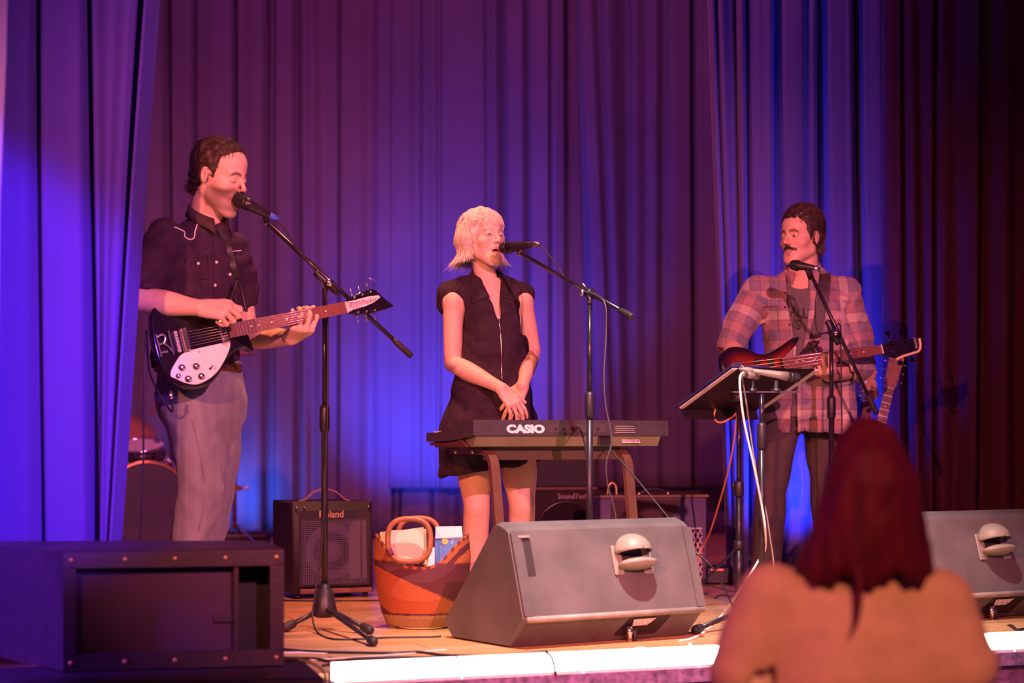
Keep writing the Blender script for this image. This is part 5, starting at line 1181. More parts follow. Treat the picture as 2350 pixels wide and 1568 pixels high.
# ------------------------------------------------------------------ short stand with two instrument mics
sY = 7.38; sx0 = P(1748, 0, sY)[0]
ms4 = tripod_stand((sx0, sY), P(1748, 903, sY)[2], 'straight black stand with a stereo bar beside the music stand', None, None, [G(1596, 1456)[:2], (sx0+.28, sY-.1), (sx0+.05, sY+.3)], split=P(1748, 1000, sY)[2], r0=.0125)
bar0, bar1 = P(1680, 900, sY-.03), P(1834, 900, sY+.04); m = MB(); m.bar(bar0, bar1, .022, .006); m.build('stereo_bar', steel, ms4)
for px, dy in ((1726, -.01), (1781, .02)):
    m = MB(); m.lathe([(.017, 0), (.020, .004), (.020, .012), (.010, .016), (.008, .045)], P(px, 901, sY+dy), UZ, 14); m.build('mic_mount', blackplastic, ms4)
mic4 = microphone(P(1838, 869, sY+.03), P(1712, 849, sY+.0), 'grey instrument microphone lying on the stereo bar, pointing right', greycable, body=M('grey mic body', (.30, .27, .22), .4, .4), head_r=.0190)
m5 = thing('microphone', 'small microphone on the stereo bar with a white cable plugged in', 'microphone', P(1725, 862, sY-.03))
a, b = P(1704, 858, sY-.10), P(1742, 866, sY+.08); d = nrm(b-a)
MB().lathe([(.006, 0), (.0105, .006), (.0115, .045), (.0095, .05)], a, d, 14).build('connector', M('nickel', (.55, .5, .45), .3, .9), m5); MB().lathe([(.0125, .045), (.0125, .17), (.010, .185), (.0005, .19)], a, d, 14).build('body', M('grey mic body', (.30, .27, .22), .4, .4), m5)
def cable(name, label, pts, r, mat, n=90):
    return tag(MB().tube(spline(pts, n), r, 7).build(name, mat), label, 'cable')
FL = lambda px, py, h=.004: G(px, py, h)
cable('microphone_cable', 'thick white cable hanging from the small microphone to the floor', [a-d*.01, P(1698, 868, sY-.14), P(1699, 900, sY-.15), P(1708, 970, sY-.13), P(1730, 1070, sY-.10), P(1748, 1160, sY-.06), P(1756, 1215, sY-.05), P(1756, 1260, sY+.03), P(1742, 1285, sY+.02), P(1700, 1352, sY-.05), FL(1652, 1418), FL(1615, 1452), FL(1588, 1466), FL(1560, 1472)], .0046, whitecable, 120)
cable('microphone_cable', 'thin olive cable hanging along the straight stand', [P(1712, 848, sY), P(1700, 845, sY+.02), P(1712, 920, sY+.04), P(1735, 1080, sY+.03), P(1757, 1170, sY+.02), P(1768, 1240, sY+.02), P(1775, 1290, sY+.02), P(1785, 1420, sY), FL(1800, 1440)], .0034, greycable)
cable('microphone_cable', 'thin dark cable looping down the bassist\'s microphone stand', [P(1876, 617, 8.375), P(1884, 630, 8.37), P(1880, 650, 8.39), P(1872, 690, 8.40), P(1872, 740, 8.38), P(1880, 765, 8.37), P(1905, 760, 8.40), P(1928, 745, 8.43), P(1930, 800, 8.44), P(1932, 950, 8.44), P(1936, 1100, 8.44), P(1940, 1300, 8.43), FL(1950, 1385)], .0032, cablemat)
cable('microphone_cable', 'thin cable from the singer\'s microphone looping past the keyboard', [P(1230, 560, 7.70), P(1250, 574, 7.65), P(1275, 605, 7.55), P(1300, 640, 7.44), P(1335, 665, 7.30), P(1385, 690, 7.14), P(1391, 760, 7.13), P(1386, 860, 7.12), P(1390, 930, 7.12), P(1404, 1010, 7.12), P(1392, 1060, 7.12), P(1394, 1110, 7.13), P(1412, 1180, 7.14), P(1425, 1300, 7.15), FL(1440, 1445)], .0030, M('dark grey cable', (.07, .06, .06), .5))
cable('microphone_cable', 'thin black cable from the guitarist\'s microphone along its boom to the floor', [P(632, 501, 7.05), P(655, 528, 7.06), P(680, 570, 7.08), P(725, 625, 7.11), P(748, 680, 7.11), P(752, 800, 7.13), P(750, 1000, 7.13), P(738, 1250, 7.12), P(722, 1370, 7.10), P(717, 1415, 7.08), P(727, 1450, 7.02), FL(760, 1466), FL(820, 1467), FL(900, 1463), FL(985, 1462), FL(1012, 1461)], .0034, cablemat)
# ------------------------------------------------------------------ music stand
mu_a = math.radians(30); mu, mv = rot2(mu_a); mb0 = P(1567, 939, 8.25); hv = -mv*.40+UZ*.165; hl = np.linalg.norm(hv); hn = hv/hl; mnn = nrm(np.cross(mu, hn))
mpole = mb0+mu*.17+hv*.42; mst = thing('music_stand', 'black music stand with sheets, seen from behind, beside the bassist', 'music stand', (mpole[0], mpole[1], 0))
m = MB(); m.prism([(0, 0), (.39, 0), (.39, hl), (0, hl)], .003, mb0, mu, hn); m.build('desk', M('black desk steel', (.022, .012, .016), .4), mst)
m = MB(); m.box(mb0+mu*.195+mnn*(.02)-hn*.004, (.39, .005, .05), np.stack([mu, hn, mnn], 1)); m.build('lip', blackmetal, mst)
sg = 1 if mnn[2] > 0 else -1
PB = np.array((mpole[0], mpole[1], 0)); mtop = mpole[2]-.02
MB().cyl(PB+UZ*.12, PB+UZ*.48, .0135, .0135, 12).build('lower_tube', blackmetal, mst); MB().cyl(PB+UZ*.46, PB+UZ*mtop, .0105, .0105, 12).build('upper_tube', M('satin black tube', (.045, .035, .055), .25, .6), mst)
m = MB(); m.lathe([(.018, 0), (.021, .01), (.021, .055), (.016, .065)], PB+UZ*.46, UZ, 12); m.lathe([(.006, 0), (.006, .02), (.014, .024), (.014, .032)], PB+UZ*.505, (-1, -.2, 0), 10); m.build('clamp', blackplastic, mst)
m = MB(); m.lathe([(.030, -.02), (.034, 0), (.026, .02)], PB+UZ*(mtop), UZ, 14); m.build('tilt_head', blackplastic, mst)
MB().lathe([(.020, 0), (.024, .005), (.024, .035), (.018, .04)], PB+UZ*.235, UZ, 12).build('collar', blackplastic, mst)
MB().cyl(PB+UZ*.02, PB+UZ*.26, .018, .018, 12).build('base_tube', blackmetal, mst)
for ang in (200, 320, 80):
    e_ = np.array((math.cos(math.radians(ang)), math.sin(math.radians(ang)), 0)); m = MB(); k_ = PB+e_*.20+UZ*.10
    m.bar(PB+UZ*.25, PB+e_*.27+UZ*.012, .016, .006); lg = m.build('leg', blackmetal, mst); MB().bar(PB+UZ*.05, k_, .014, .005).build('brace', blackmetal, lg); MB().ball(PB+e_*.272+UZ*.014, .013, 10, 6).build('rubber_foot', rubber, lg)
for nm, lab, u0, u1, off, mt in (('sheet_music', 'white pages sticking out on the left of the music stand', -.020, .20, .006, paper), ('sheet_music', 'white pages sticking out on the right of the music stand', .19, .428, .008, paper), ('folder', 'blue folder edge at the left end of the music stand', -.028, .17, .018, M('blue folder', (.05, .07, .25), .5))):
    m = MB(); m.prism([(u0, .006), (u1, .006), (u1, hl-.02), (u0, hl-.02)], .007, mb0+mnn*sg*off, mu, hn); tag(m.build(nm, mt), lab, 'paper' if nm != 'folder' else 'folder')
cable('bass_lead', 'orange lead looping below the music stand down to the amplifier', [b_.p(-.02, -.13, -.03), P(1660, 905, 8.36), P(1642, 940, 8.33), P(1640, 962, 8.32), P(1655, 970, 8.31), P(1680, 958, 8.31), P(1690, 950, 8.33), P(1688, 985, 8.36), P(1676, 1060, 8.5), P(1655, 1140, 8.7), P(1630, 1220, 8.9), P(1610, 1262, 8.98), P(1600, 1290, 8.98), P(1590, 1320, 8.95), FL(1580, 1362)], .0042, orangecable, 120)
# ================================================================== keyboard
ka = math.radians(30); ku, kv = rot2(ka); K0 = P(1087, 962, 7.40); KL = .90
def K(a, b, z): q = K0+ku*a+kv*b; return np.array((q[0], q[1], z))
kb = thing('keyboard', 'dark electronic keyboard seen from the back, in front of the singer', 'keyboard', K(KL/2, .19, .66), ka)
kdark = M('charcoal keyboard case', (.055, .036, .044), .45, 0, noise=(50, .15)); kgreen = M('footlit olive keyboard base', (.22, .23, .14), .4, 0, noise=(6, .15))  # base colour made lighter and greener to stand in for light from below
def kprism(prof, a0, a1, name, mat, parent):
    V = [K(a, b, z) for a in (a0, a1) for b, z in prof]; n = len(prof); m = MB(); m.add(V, [tuple(range(n)), tuple(range(n, 2*n))[::-1]]+[(i, (i+1) % n, n+(i+1) % n, n+i) for i in range(n)]); return m.build(name, mat, parent)
kprism([(.0, .716), (.006, .776), (.09, .772), (.19, .742), (.30, .727), (.39, .727), (.39, .690), (.30, .690), (.12, .700)], 0, KL, 'top_case', kdark, kb)
kprism([(.012, .716), (.035, .674), (.35, .668), (.36, .690), (.12, .701)], .018, KL-.03, 'base', kgreen, kb)
kprism([(.10, .6995), (.20, .684), (.36, .688), (.36, .676), (.05, .672)], -.001, .016, 'end_panel', M('reddish end panel', (.10, .02, .015), .5), kb)
kf = nrm(K(0, .006, .776)-K(0, 0, .716)); kn_ = nrm(np.cross(ku, kf))
def KR(a, t, o=.001): return K(a, .0, .716)+kf*t+kn_*(o if kn_[1] < 0 else -o)
text('CASIO', .041, KR(.146, .011, .0012), ku, kf, white_print, kb, offset=.0026, sx=1.42, extrude=.0004)
pn = MB(); pn.prism([(.335, .010), (.60, .010), (.60, .044), (.335, .044)], .001, K(0, 0, .716)+kn_*(.0004 if kn_[1] < 0 else -.0004), ku, kf); pn.build('jack_panel', M('jack panel', (.075, .045, .05), .4), kb)
for a_ in (.365, .40, .475, .52, .56):
    MB().lathe([(.0065, 0), (.0065, .002), (.003, .002), (.003, -.004)], KR(a_, .025, .001), -kv, 12).build('jack_socket', blackplastic, kb)
m = MB(); m.lathe([(.006, 0), (.007, .01), (.007, .03), (.004, .04)], KR(.44, .028, .002), -kv, 10); m.build('plug', blackplastic, kb)
lab = M('grey spec print', (.34, .24, .19), .6)
for k in range(4): MB().box(KR(.69, .012+.008*k, .0012), (.10-.01*(k % 2), .0035, .0006), np.stack([ku, kf, kn_], 1)).build('spec_print', lab, kb)
MB().box(K(.60, .018, .694)-kv*.003, (.055, .012, .034), np.stack([ku, kv, UZ], 1), .003).build('power_socket', blackplastic, kb)
MB().box(K(.73, .021, .696)-kv*.001, (.085, .003, .022), np.stack([ku, nrm(kv*.9-UZ*.4), np.cross(ku, nrm(kv*.9-UZ*.4))], 1)).build('rating_sticker', M('silver sticker', (.6, .55, .45), .5, 0, noise=(90, .5)), kb)
wkey = M('white keys', (.8, .78, .75), .3); oct_ = [1, 1, 0, 1, 1, 1, 0]
for k in range(36): MB().box(K(.03+.0235*(k+.5), .335, .729), (.0225, .10, .008), np.stack([ku, kv, UZ], 1)).build('white_key', wkey, kb)
for k in range(35):
    if oct_[k % 7]: MB().box(K(.03+.0235*(k+1), .315, .736), (.012, .062, .008), np.stack([ku, kv, UZ], 1)).build('black_key', blackplastic, kb)
# stand of bent flat bars
ks = thing('keyboard_stand', 'bronze bent bar stand carrying the keyboard', 'keyboard stand', K(.45, .2, 0), ka)
bronze = M('bronze enamel', (.20, .085, .055), .3, .35, noise=(20, .1))
def kleg(a_):
    z0 = .652; pts = [K(a_, .36, z0), K(a_, .10, z0)]+[K(a_, .10-.075*math.sin(t), z0-.075*(1-math.cos(t))) for t in np.linspace(.15, 1.35, 8)]+[K(a_, .0-.02, .30), K(a_, -.06, .045), K(a_, -.065, .02)]
    m = MB(); m.sweep(pts, .038, .022, ku); m.build('bent_leg', bronze, ks)
    m = MB(); m.sweep([K(a_, -.09, .012), K(a_, .1, .012), K(a_, .42, .012)], .04, .022, ku); m.build('floor_rail', bronze, ks)
    for b_2 in (.30, .16): MB().lathe([(.009, 0), (.009, .004), (.005, .006), (.005, .010)], K(a_, b_2, z0)-ku*.019, -ku, 8).build('bolt', chrome, ks)
kleg(.105); kleg(.72)
MB().sweep([K(.105, .10, .645), K(.72, .10, .645)], .03, .05, kv).build('cross_bar', M('olive cross bar', (.10, .08, .05), .4), ks)
cable('power_cable', 'black keyboard power cable running down to the right', [K(.63, .01, .692), P(1400, 1030, 7.55), P(1440, 1075, 7.5), P(1490, 1135, 7.45), P(1535, 1190, 7.4), P(1590, 1262, 7.35), P(1640, 1310, 7.3), FL(1700, 1430)], .0036, cablemat)
cable('audio_cable', 'black audio cable from the keyboard jack beside the singer\'s stand', [KR(.44, .028, .04), P(1330, 985, 7.42), P(1340, 1010, 7.42), P(1348, 1060, 7.36), P(1358, 1140, 7.32), P(1362, 1300, 7.3), FL(1380, 1437)], .0034, cablemat)
# ================================================================== floor monitors
mong = M('scuffed grey black monitor paint', (.115, .100, .095), .5, 0, noise=(7, .22), bump=(260, .25))
def monitor(corner, ang, Wd, label, grow=1.0):
    u, v = rot2(ang); c = np.asarray(corner, float); r = thing('floor_monitor', label, 'floor monitor', (*(c+u*Wd/2+v*.25)[:2], 0), ang)
    def W(a, b, z): q = c+u*a+v*b*grow; return np.array((q[0], q[1], z*grow))
    prof = [(0, .10), (.093, .393), (.112, .405), (.16, .42), (.19, .412), (.516, .062), (.515, .04), (.47, .0), (.10, .0)]
    pr = np.array(prof); n = len(pr); m = MB(); V = []
    cen_ = pr.mean(0)
    for a_, f_ in ((0, .96), (.012, 1.0), (Wd-.012, 1.0), (Wd, .96)):
        for b, z in pr: V.append(W(a_, cen_[0]+(b-cen_[0])*f_, max(0.002, cen_[1]+(z-cen_[1])*f_)))
    fs = [tuple(range(n)), tuple(range(3*n, 4*n))[::-1]]
    for k in range(3): fs += [(k*n+i, k*n+(i+1) % n, (k+1)*n+(i+1) % n, (k+1)*n+i) for i in range(n)]
    m.add(V, fs); m.build('cabinet', mong, r)
    fr_ = nrm(W(0, .093, .393)-W(0, 0, .10)); fn_ = nrm(np.cross(u, fr_)); fn_ = fn_ if fn_[1] < 0 else -fn_; o_ = W(0, 0, .10); R3 = np.stack([u, fr_, fn_], 1)
    def FP(a_, t, o=0.0): return o_+u*a_+fr_*t+fn_*o
    edge = M('worn pale edge', (.30, .25, .21), .5, 0, noise=(15, .2))
    m = MB(); m.tube([FP(.012, 0, .0), FP(Wd-.012, 0, .0)], .011, 8); m.build('edge_bead', edge, r)
    for q in (.02, Wd-.02): MB().bar(FP(q, .012, .002), FP(q, .30, .002), .035, .008, fn_).build('side_rail', mong, r)
    MB().box(FP(.062, .215, .000), (.030, .130, .004), R3).build('slot', M('dark slot', (.03, .02, .02), .7), r)
    MB().box(FP(.050, .285, .004), (.045, .008, .010), R3).build('slot_cap', edge, r)
    # spring handle
    hx, hz = Wd*.63, .205; hm = M('pale grey handle', (.27, .24, .19), .5)
    for q in (-1, 1):
        m = MB(); m.box(FP(hx+q*.063, hz-.015, .004), (.040, .105, .008), R3, .003); hp = m.build('handle_plate', hm, r)
        for t_ in (-.052, .022): MB().lathe([(.004, 0), (.003, .002), (.0005, .0022)], FP(hx+q*.066, hz+t_, .008), fn_, 8).build('screw', steel, hp)
    m = MB(); N = 18; K_ = 8; V = []; fs = []
    for i in range(N+1):                                    # hood: upper half of a flattened dome, open below
        t = math.pi*i/N
        for k in range(K_+1): e = k/K_*math.pi/2; V.append(FP(hx+math.cos(t)*.070*math.cos(e), hz+.006+math.sin(t)*.066*math.cos(e), .004+.075*math.sin(e)))
    for i in range(N):
        for k in range(K_): fs.append((i*(K_+1)+k, (i+1)*(K_+1)+k, (i+1)*(K_+1)+k+1, i*(K_+1)+k+1))
    m.add(V, fs, True); ho = m.build('handle_hood', hm, r); q = ho.modifiers.new('t', 'SOLIDIFY'); q.thickness = .004; q.offset = 1
    MB().ball(FP(hx, hz-.036, .034), (.078, .020, .050), 20, 10, R3).build('handle_grip', hm, r)
    MB().box(FP(hx, hz-.012, .002), (.12, .04, .003), R3).build('handle_recess', M('dark slot', (.03, .02, .02), .7), r)
    # lower back face with connector dish
    lo_ = nrm(W(0, .10, .0)-W(0, 0, .10)); ln = nrm(np.cross(u, lo_)); ln = ln if ln[1] < 0 else -ln; R4 = np.stack([u, lo_, ln], 1)
    def LP(a_, t, o=0.0): return o_+u*a_+lo_*t+ln*o
    m = MB(); m.prism([(Wd*.58, .025), (Wd*.60, .016), (Wd*.80, .016), (Wd*.815, .026), (Wd*.79, .110), (Wd*.775, .118), (Wd*.56, .118), (Wd*.55, .108)], .004, o_, u, lo_); di = m.build('connector_dish', blackplastic, r)
    m = MB(); m.prism([(Wd*.605, .028), (Wd*.73, .026), (Wd*.70, .060), (Wd*.62, .062)], .002, o_+ln*.005, u, lo_); m.build('spec_sticker', M('white sticker', (.7, .65, .6), .5, 0, noise=(120, .5)), di)
    for k in range(2):
        m = MB(); q = LP(Wd*(.60+.035*k), .062+.012*k, .006); m.lathe([(.011, 0), (.011, .022), (.008, .03), (.005, .06)], q, nrm(ln+lo_*.8), 12); m.build('speaker_plug', chrome if k == 0 else blackplastic, di)
    for a_, t in ((.30, .028), (.46, .026), (.27, .10), (.43, .098)): MB().lathe([(.004, 0), (.003, .002), (.0005, .0022)], LP(Wd*a_, t, .0005), ln, 8).build('screw', steel, r)
    gv = nrm(W(0, .516, .062)-W(0, .19, .412)); gn = nrm(np.cross(u, gv)); gn = gn if gn[1] > 0 else -gn
    m = MB(); m.prism([(.02, .02), (Wd-.02, .02), (Wd-.02, .46), (.02, .46)], .004, W(0, .19, .412)+(gn*.0), u, gv); m.build('grille', M('black steel grille', (.02, .02, .02), .4, .5, bump=(500, .8)), r)
    return r, LP
mon1, LP1 = monitor((.0405, 6.45, 0), math.radians(33), .770, 'scuffed grey floor monitor wedge in the middle of the stage front')
mon2, LP2 = monitor((P(2086, 0, 7.28)[0], 7.28, 0), math.radians(31), .770, 'second floor monitor wedge at the right edge, partly behind the spectator')
cable('speaker_cable', 'black speaker cable coming out of the near monitor', [LP1(.49, .09, .06), LP1(.50, .15, .05), FL(1462, 1500), FL(1500, 1508), FL(1560, 1507), FL(1640, 1492), FL(1720, 1486), FL(1800, 1482)], .0048, cablemat)
cable('speaker_cable', 'dark cable looping at the connector of the right monitor', [LP2(.49, .09, .06), LP2(.50, .15, .06), FL(2318, 1436), FL(2335, 1445), FL(2370, 1440), FL(2440, 1430)], .0048, cablemat)
# ================================================================== bass cabinets at the left
subm = M('black cabinet paint', (.022, .006, .020), .5, 0, noise=(30, .2), bump=(120, .2))
def sub(pts, z0, z1, name, label, face=True):
    A, B, C, D = [np.array((*q, 0.)) for q in pts]; r = thing(name, label, 'loudspeaker', (*(A+B+C+D)[:2]/4, z0))
    th = .022; m = MB(); u = nrm(B-A); n = np.array((u[1], -u[0], 0)); W_ = np.linalg.norm(B-A)
    def slab(p4, za, zb): m.add([np.array((q[0], q[1], z)) for z in (za, zb) for q in p4], [(3, 2, 1, 0), (4, 5, 6, 7)]+[(i, (i+1) % 4, 4+(i+1) % 4, 4+i) for i in range(4)])
    cc = (A+B+C+D)/4; inn = lambda q, t: q+(cc-q)*t
    slab([A, B, C, D], z1-th, z1); slab([A, B, C, D], z0, z0+th)
    for p, q in ((A, D), (B, C), (D, C)): slab([p, q, inn(q, .07), inn(p, .07)], z0+th, z1-th)
    m.build('cabinet', subm, r)
    if face:
        def FPt(t, d, z): return A+(B-A)*t-n*d+UZ*z
        dk = M('horn throat shade', (.006, .002, .014), .6)
        slab2 = lambda nm, mt, q: MB().add([*q], [(0, 1, 2, 3)]).build(nm, mt, r)
        m = MB(); m.box(FPt(.41, .040, (z0+z1)/2), (W_*.74, .01, z1-z0-.04), np.stack([u, -n, UZ], 1)); m.build('recess_shade_panel', M('purple black recess shade', (.030, .004, .042), .6, noise=(8, .15)), r)  # dark sheet across the opening, its colour standing in for shade inside
        m = MB(); m.box(FPt(.88, .115, (z0+z1)/2), (W_*.22, .01, z1-z0-.02), np.stack([u, -n, UZ], 1)); m.build('throat_shade_board', dk, r)  # near-black board set shallow to imitate the unlit depth of the horn
        for t, dd_ in ((.78, .03),):
            m = MB(); m.bar(FPt(t, dd_, z0+th), FPt(t, dd_, z1-th), .05, .012, u); m.build('horn_divider', subm if t > .6 else dk, r)
        m = MB(); m.bar(FPt(.68, .028, (z0+z1)/2-.03), FPt(.78, .028, (z0+z1)/2-.03), .008, .02); m.build('shelf', subm, r)
        m = MB(); q = [FPt(.79, .06, z1-.055), FPt(.955, .01, z1-.03), FPt(.955, .012, z1-.035), FPt(.79, .062, z1-.06)]; m.add(q+[p+n*-.02 for p in q], [(0, 1, 2, 3), (7, 6, 5, 4), (0, 4, 5, 1), (3, 2, 6, 7)]); m.build('horn_lip', M('dusty lip', (.10, .075, .09), .7), r)
        fr2 = MB(); zc_ = (z0+z1)/2
        for t0, t1, za, zb in ((0, 1, z1-.045, z1-.0), (0, 1, z0, z0+.045), (0, .055, z0+.04, z1-.04), (.935, 1, z0+.04, z1-.04)):
            fr2.add([FPt(t0, -.004, za), FPt(t1, -.004, za), FPt(t1, -.004, zb), FPt(t0, -.004, zb), FPt(t0, .02, za), FPt(t1, .02, za), FPt(t1, .02, zb), FPt(t0, .02, zb)], [(0, 1, 2, 3), (7, 6, 5, 4), (0, 4, 5, 1), (1, 5, 6, 2), (2, 6, 7, 3), (3, 7, 4, 0)])
        fr2.build('front_frame', subm, r)
        sc = M('dull brass screw', (.45, .26, .12), .4, .7)
        for t in (.035, .275, .50, .73, .965):
            for z in (z1-.022, z0+.022): MB().lathe([(.0075, 0), (.006, .003), (.0005, .004)], FPt(t, -.004, z), n, 8).build('screw', sc, r)
    return r
sub([(-1.225, 5.30), (-.640, 5.45), (-.75, 5.90), (-1.66, 5.86)], .070, .395, 'bass_cabinet', 'black bass horn cabinet at the lower left, on top of another')
sub([(-1.165, 5.05), (-.500, 5.17), (-.62, 5.66), (-1.62, 5.36)], -.925, .066, 'bass_cabinet', 'larger black cabinet underneath the bass horn cabinet', True)
# ================================================================== amplifiers
def boxframe(c0, ang): u, v = rot2(ang); c = np.asarray(c0, float); return (lambda a, b, z: np.array((*(c+u*a+v*b)[:2], z))), u, v
def amp_box(L_, u, v, Wd, D, H, lean, mat, r, name='cabinet', z0=.02, bev=.012):
    pr = [(0, z0), (lean, H), (D, H), (D, z0)]; m = MB(); ol = [(b, z) for b, z in pr]
    m.prism(ol, Wd, L_(0, 0, 0), v, UZ, bev)
    # prism extrudes along v x z = u
    return m.build(name, mat, r)
aA = math.radians(22.6); A0 = G(672, 1376); LA, uA, vA = boxframe(A0, aA); WA, HA = .372, .425
am1 = thing('guitar_amplifier', 'black combo amplifier with silver mesh grille beside the guitarist\'s stand', 'amplifier', LA(WA/2, .16, 0), aA)
amp_box(LA, uA, vA, WA, .33, HA, .018, tolex, am1)
fA = nrm(LA(0, .018, HA)-LA(0, 0, .02)); nA = nrm(np.cross(uA, fA)); nA = nA if nA[1] < 0 else -nA
FA = lambda a, t, o=0.0: LA(0, 0, .02)+uA*a+fA*t+nA*o
MB().prism([(.03, .035), (WA-.022, .035), (WA-.022, .365), (.03, .365)], .004, FA(0, 0, -.002), uA, fA).build('baffle', M('dark baffle', (.02, .014, .02), .7), am1)
lat = M('grille mesh wire', (.16, .13, .17), .4, .6); m = MB()
for a_ in np.arange(.045, WA-.03, .0085): m.box(FA(a_, .185, .006), (.0022, .285, .0022), np.stack([uA, fA, nA], 1))
for t_ in np.arange(.045, .325, .0085): m.box(FA(WA/2+.004, t_, .0075), (WA-.075, .0022, .0022), np.stack([uA, fA, nA], 1))
o = m.build('grille_mesh', lat, am1); o['kind'] = 'stuff'
cone_m = M('pale speaker paper', (.11, .09, .13), .7)
MB().lathe([(.125, .0), (.118, .004), (.05, -.002), (.045, .002), (.0005, .006)], FA(.18, .185, .001), nA, 30).build('speaker_cone', cone_m, am1)
for a_, wd_ in ((.285, .05), (.330, .018)): MB().box(FA(a_, .19, .0035), (wd_, .25, .003), np.stack([uA, fA, nA], 1)).build('port_panel', cone_m, am1)
text('Roland', .043, FA(.122, .335, .004), uA, fA, gold, am1, offset=.0006, sx=.95)
MB().box(FA(WA/2+.01, .012, .006), (WA-.04, .022, .014), np.stack([uA, fA, nA], 1), .004).build('kick_rail', M('worn brown rail', (.16, .06, .035), .5, noise=(20, .4)), am1)
for a_ in (.02, .055, WA-.02):
    for z in (.39,): MB().ball(FA(a_, z-.01, .002), .006, 8, 6).build('corner_stud', steel, am1)
m = MB(); m.sweep(spline([LA(.06, .12, HA), LA(.09, .12, HA+.008), LA(.13, .12, HA+.040), LA(.18, .12, HA+.052), LA(.23, .12, HA+.040), LA(.27, .12, HA+.008), LA(.30, .12, HA)], 30), .024, .006, vA); m.build('handle', M('tan strap', (.35, .19, .12), .5), am1)
for q, s_ in ((.03, .03), (WA-.03, .03), (.03, .30), (WA-.03, .30)): MB().cyl(LA(q, s_, 0), LA(q, s_, .022), .012, .012, 10).build('foot', rubber, am1)
# combo with diamond grille
aC = math.radians(14); C0 = G(1378, 1352); LC, uC, vC = boxframe(C0, aC); WC, HC = .525, .43
am2 = thing('guitar_amplifier', 'vintage lavender combo amplifier with brown panel and white diamond grille', 'amplifier', LC(WC/2, .12, 0), aC)
lav = M('lavender grey vinyl', (.16, .13, .21), .6, 0, noise=(120, .12))
amp_box(LC, uC, vC, WC, .24, HC, .0, lav, am2, bev=.01)
FC = lambda a, z, o=0.0: LC(a, 0, z)-vC*o
MB().prism([(.055, .415), (.395, .415), (.330, .285), (.045, .285)], .004, FC(0, 0, .002), uC, UZ).build('control_panel', M('dark brown panel', (.06, .016, .014), .5), am2)
MB().prism([(.03, .03), (WC-.025, .03), (WC-.025, .275), (.03, .275)], .003, FC(0, 0, .001), uC, UZ).build('grille_back', M('dark grille cloth', (.05, .03, .04), .8), am2)
m = MB(); dw, dh = .024, .046
gx0, gx1, gz0, gz1 = .03, WC-.025, .03, .275
for sgn in (1, -1):
    for k in np.arange(-14, 40):
        x0_ = gx0+k*dw; pts = []
        for z in (gz0, gz1):
            x = x0_+sgn*(z-gz0)/dh*dw if sgn > 0 else x0_+(gz1-z)/dh*dw*1.0
            pts.append((x, z))
        (xa, za), (xb, zb) = pts
        t0, t1 = 0., 1.
        for lo_, hi_ in ((gx0, gx1),):
            dx = xb-xa
            if abs(dx) > 1e-9:
                ta, tb = (lo_-xa)/dx, (hi_-xa)/dx; t0 = max(t0, min(ta, tb)); t1 = min(t1, max(ta, tb))
        if t1-t0 < .02: continue
        m.bar(FC(xa+(xb-xa)*t0, za+(zb-za)*t0, .005), FC(xa+(xb-xa)*t1, za+(zb-za)*t1, .005), .0045, .003, vC)
o = m.build('diamond_grille', M('white grille plastic', (.75, .68, .72), .5), am2); o['kind'] = 'stuff'
MB().bar(FC(-.005, HC+.001, .006), FC(WC+.005, HC+.001, .006), .012, .012, UZ).build('top_piping', M('gold piping', (.22, .13, .06), .5, .2), am2)
MB().bar(FC(gx0, gz1+.003, .004), FC(gx1, gz1+.003, .004), .006, .006, UZ).build('grille_edge', white_plastic, am2)
m = MB(); m.tube(spline([LC(.22, .10, HC), LC(.24, .10, HC+.022), LC(.29, .10, HC+.034), LC(.345, .10, HC+.022), LC(.365, .10, HC)], 20), .006, 8); m.build('handle', blackplastic, am2)
for a_ in (.22, .365): MB().lathe([(.008, 0), (.008, .012), (.004, .02)], LC(a_, .10, HC), UZ, 10).build('handle_end', brass, am2)
m = MB(); m.tube(spline([LC(.075, .14, HC), LC(.082, .14, HC+.045), LC(.10, .14, HC+.062), LC(.118, .14, HC+.045), LC(.122, .14, HC)], 18), .0055, 8); m.build('cable_loop', gold, am2)
for q, s_ in ((.04, .03), (WC-.04, .03), (.04, .21), (WC-.04, .21)): MB().cyl(LC(q, s_, 0), LC(q, s_, .022), .012, .012, 10).build('foot', rubber, am2)
# PA speaker behind the singer
aP = math.radians(10); P0 = P(1222, 0, 9.55); LP_, uP, vP = boxframe((P0[0], 9.55, 0), aP); WP, HP = .335, .655
pa = thing('loudspeaker', 'black upright loudspeaker with a round grille behind the singer\'s legs', 'loudspeaker', LP_(WP/2, .15, 0), aP)
amp_box(LP_, uP, vP, WP, .30, HP, .0, M('dark carpet covering', (.035, .016, .014), .9, 0, noise=(200, .3), bump=(300, .5)), pa, z0=.002, bev=.012)
FPp = lambda a, z, o=0.0: LP_(a, 0, z)-vP*o
MB().prism([(.02, .47), (WP-.02, .47), (WP-.02, .625), (.02, .625)], .004, FPp(0, 0, .001), uP, UZ).build('horn_mouth', M('dark slot', (.03, .02, .02), .7), pa)
m = MB(); V = [FPp(.05, .485, .004), FPp(WP-.05, .485, .004), FPp(WP-.10, .525, -.0+.0045), FPp(.10, .525, .0045)]; m.add(V+[q+vP*.002 for q in V], [(0, 1, 2, 3), (7, 6, 5, 4), (0, 4, 5, 1), (3, 2, 6, 7)]); m.build('horn_lip', M('brown horn lip', (.12, .045, .03), .5), pa)
MB().box(FPp(WP/2, .455, .004), (WP*.94, .012, .016), np.stack([uP, vP, UZ], 1), .003).build('divider_rail', M('brown rail', (.14, .055, .035), .6), pa)
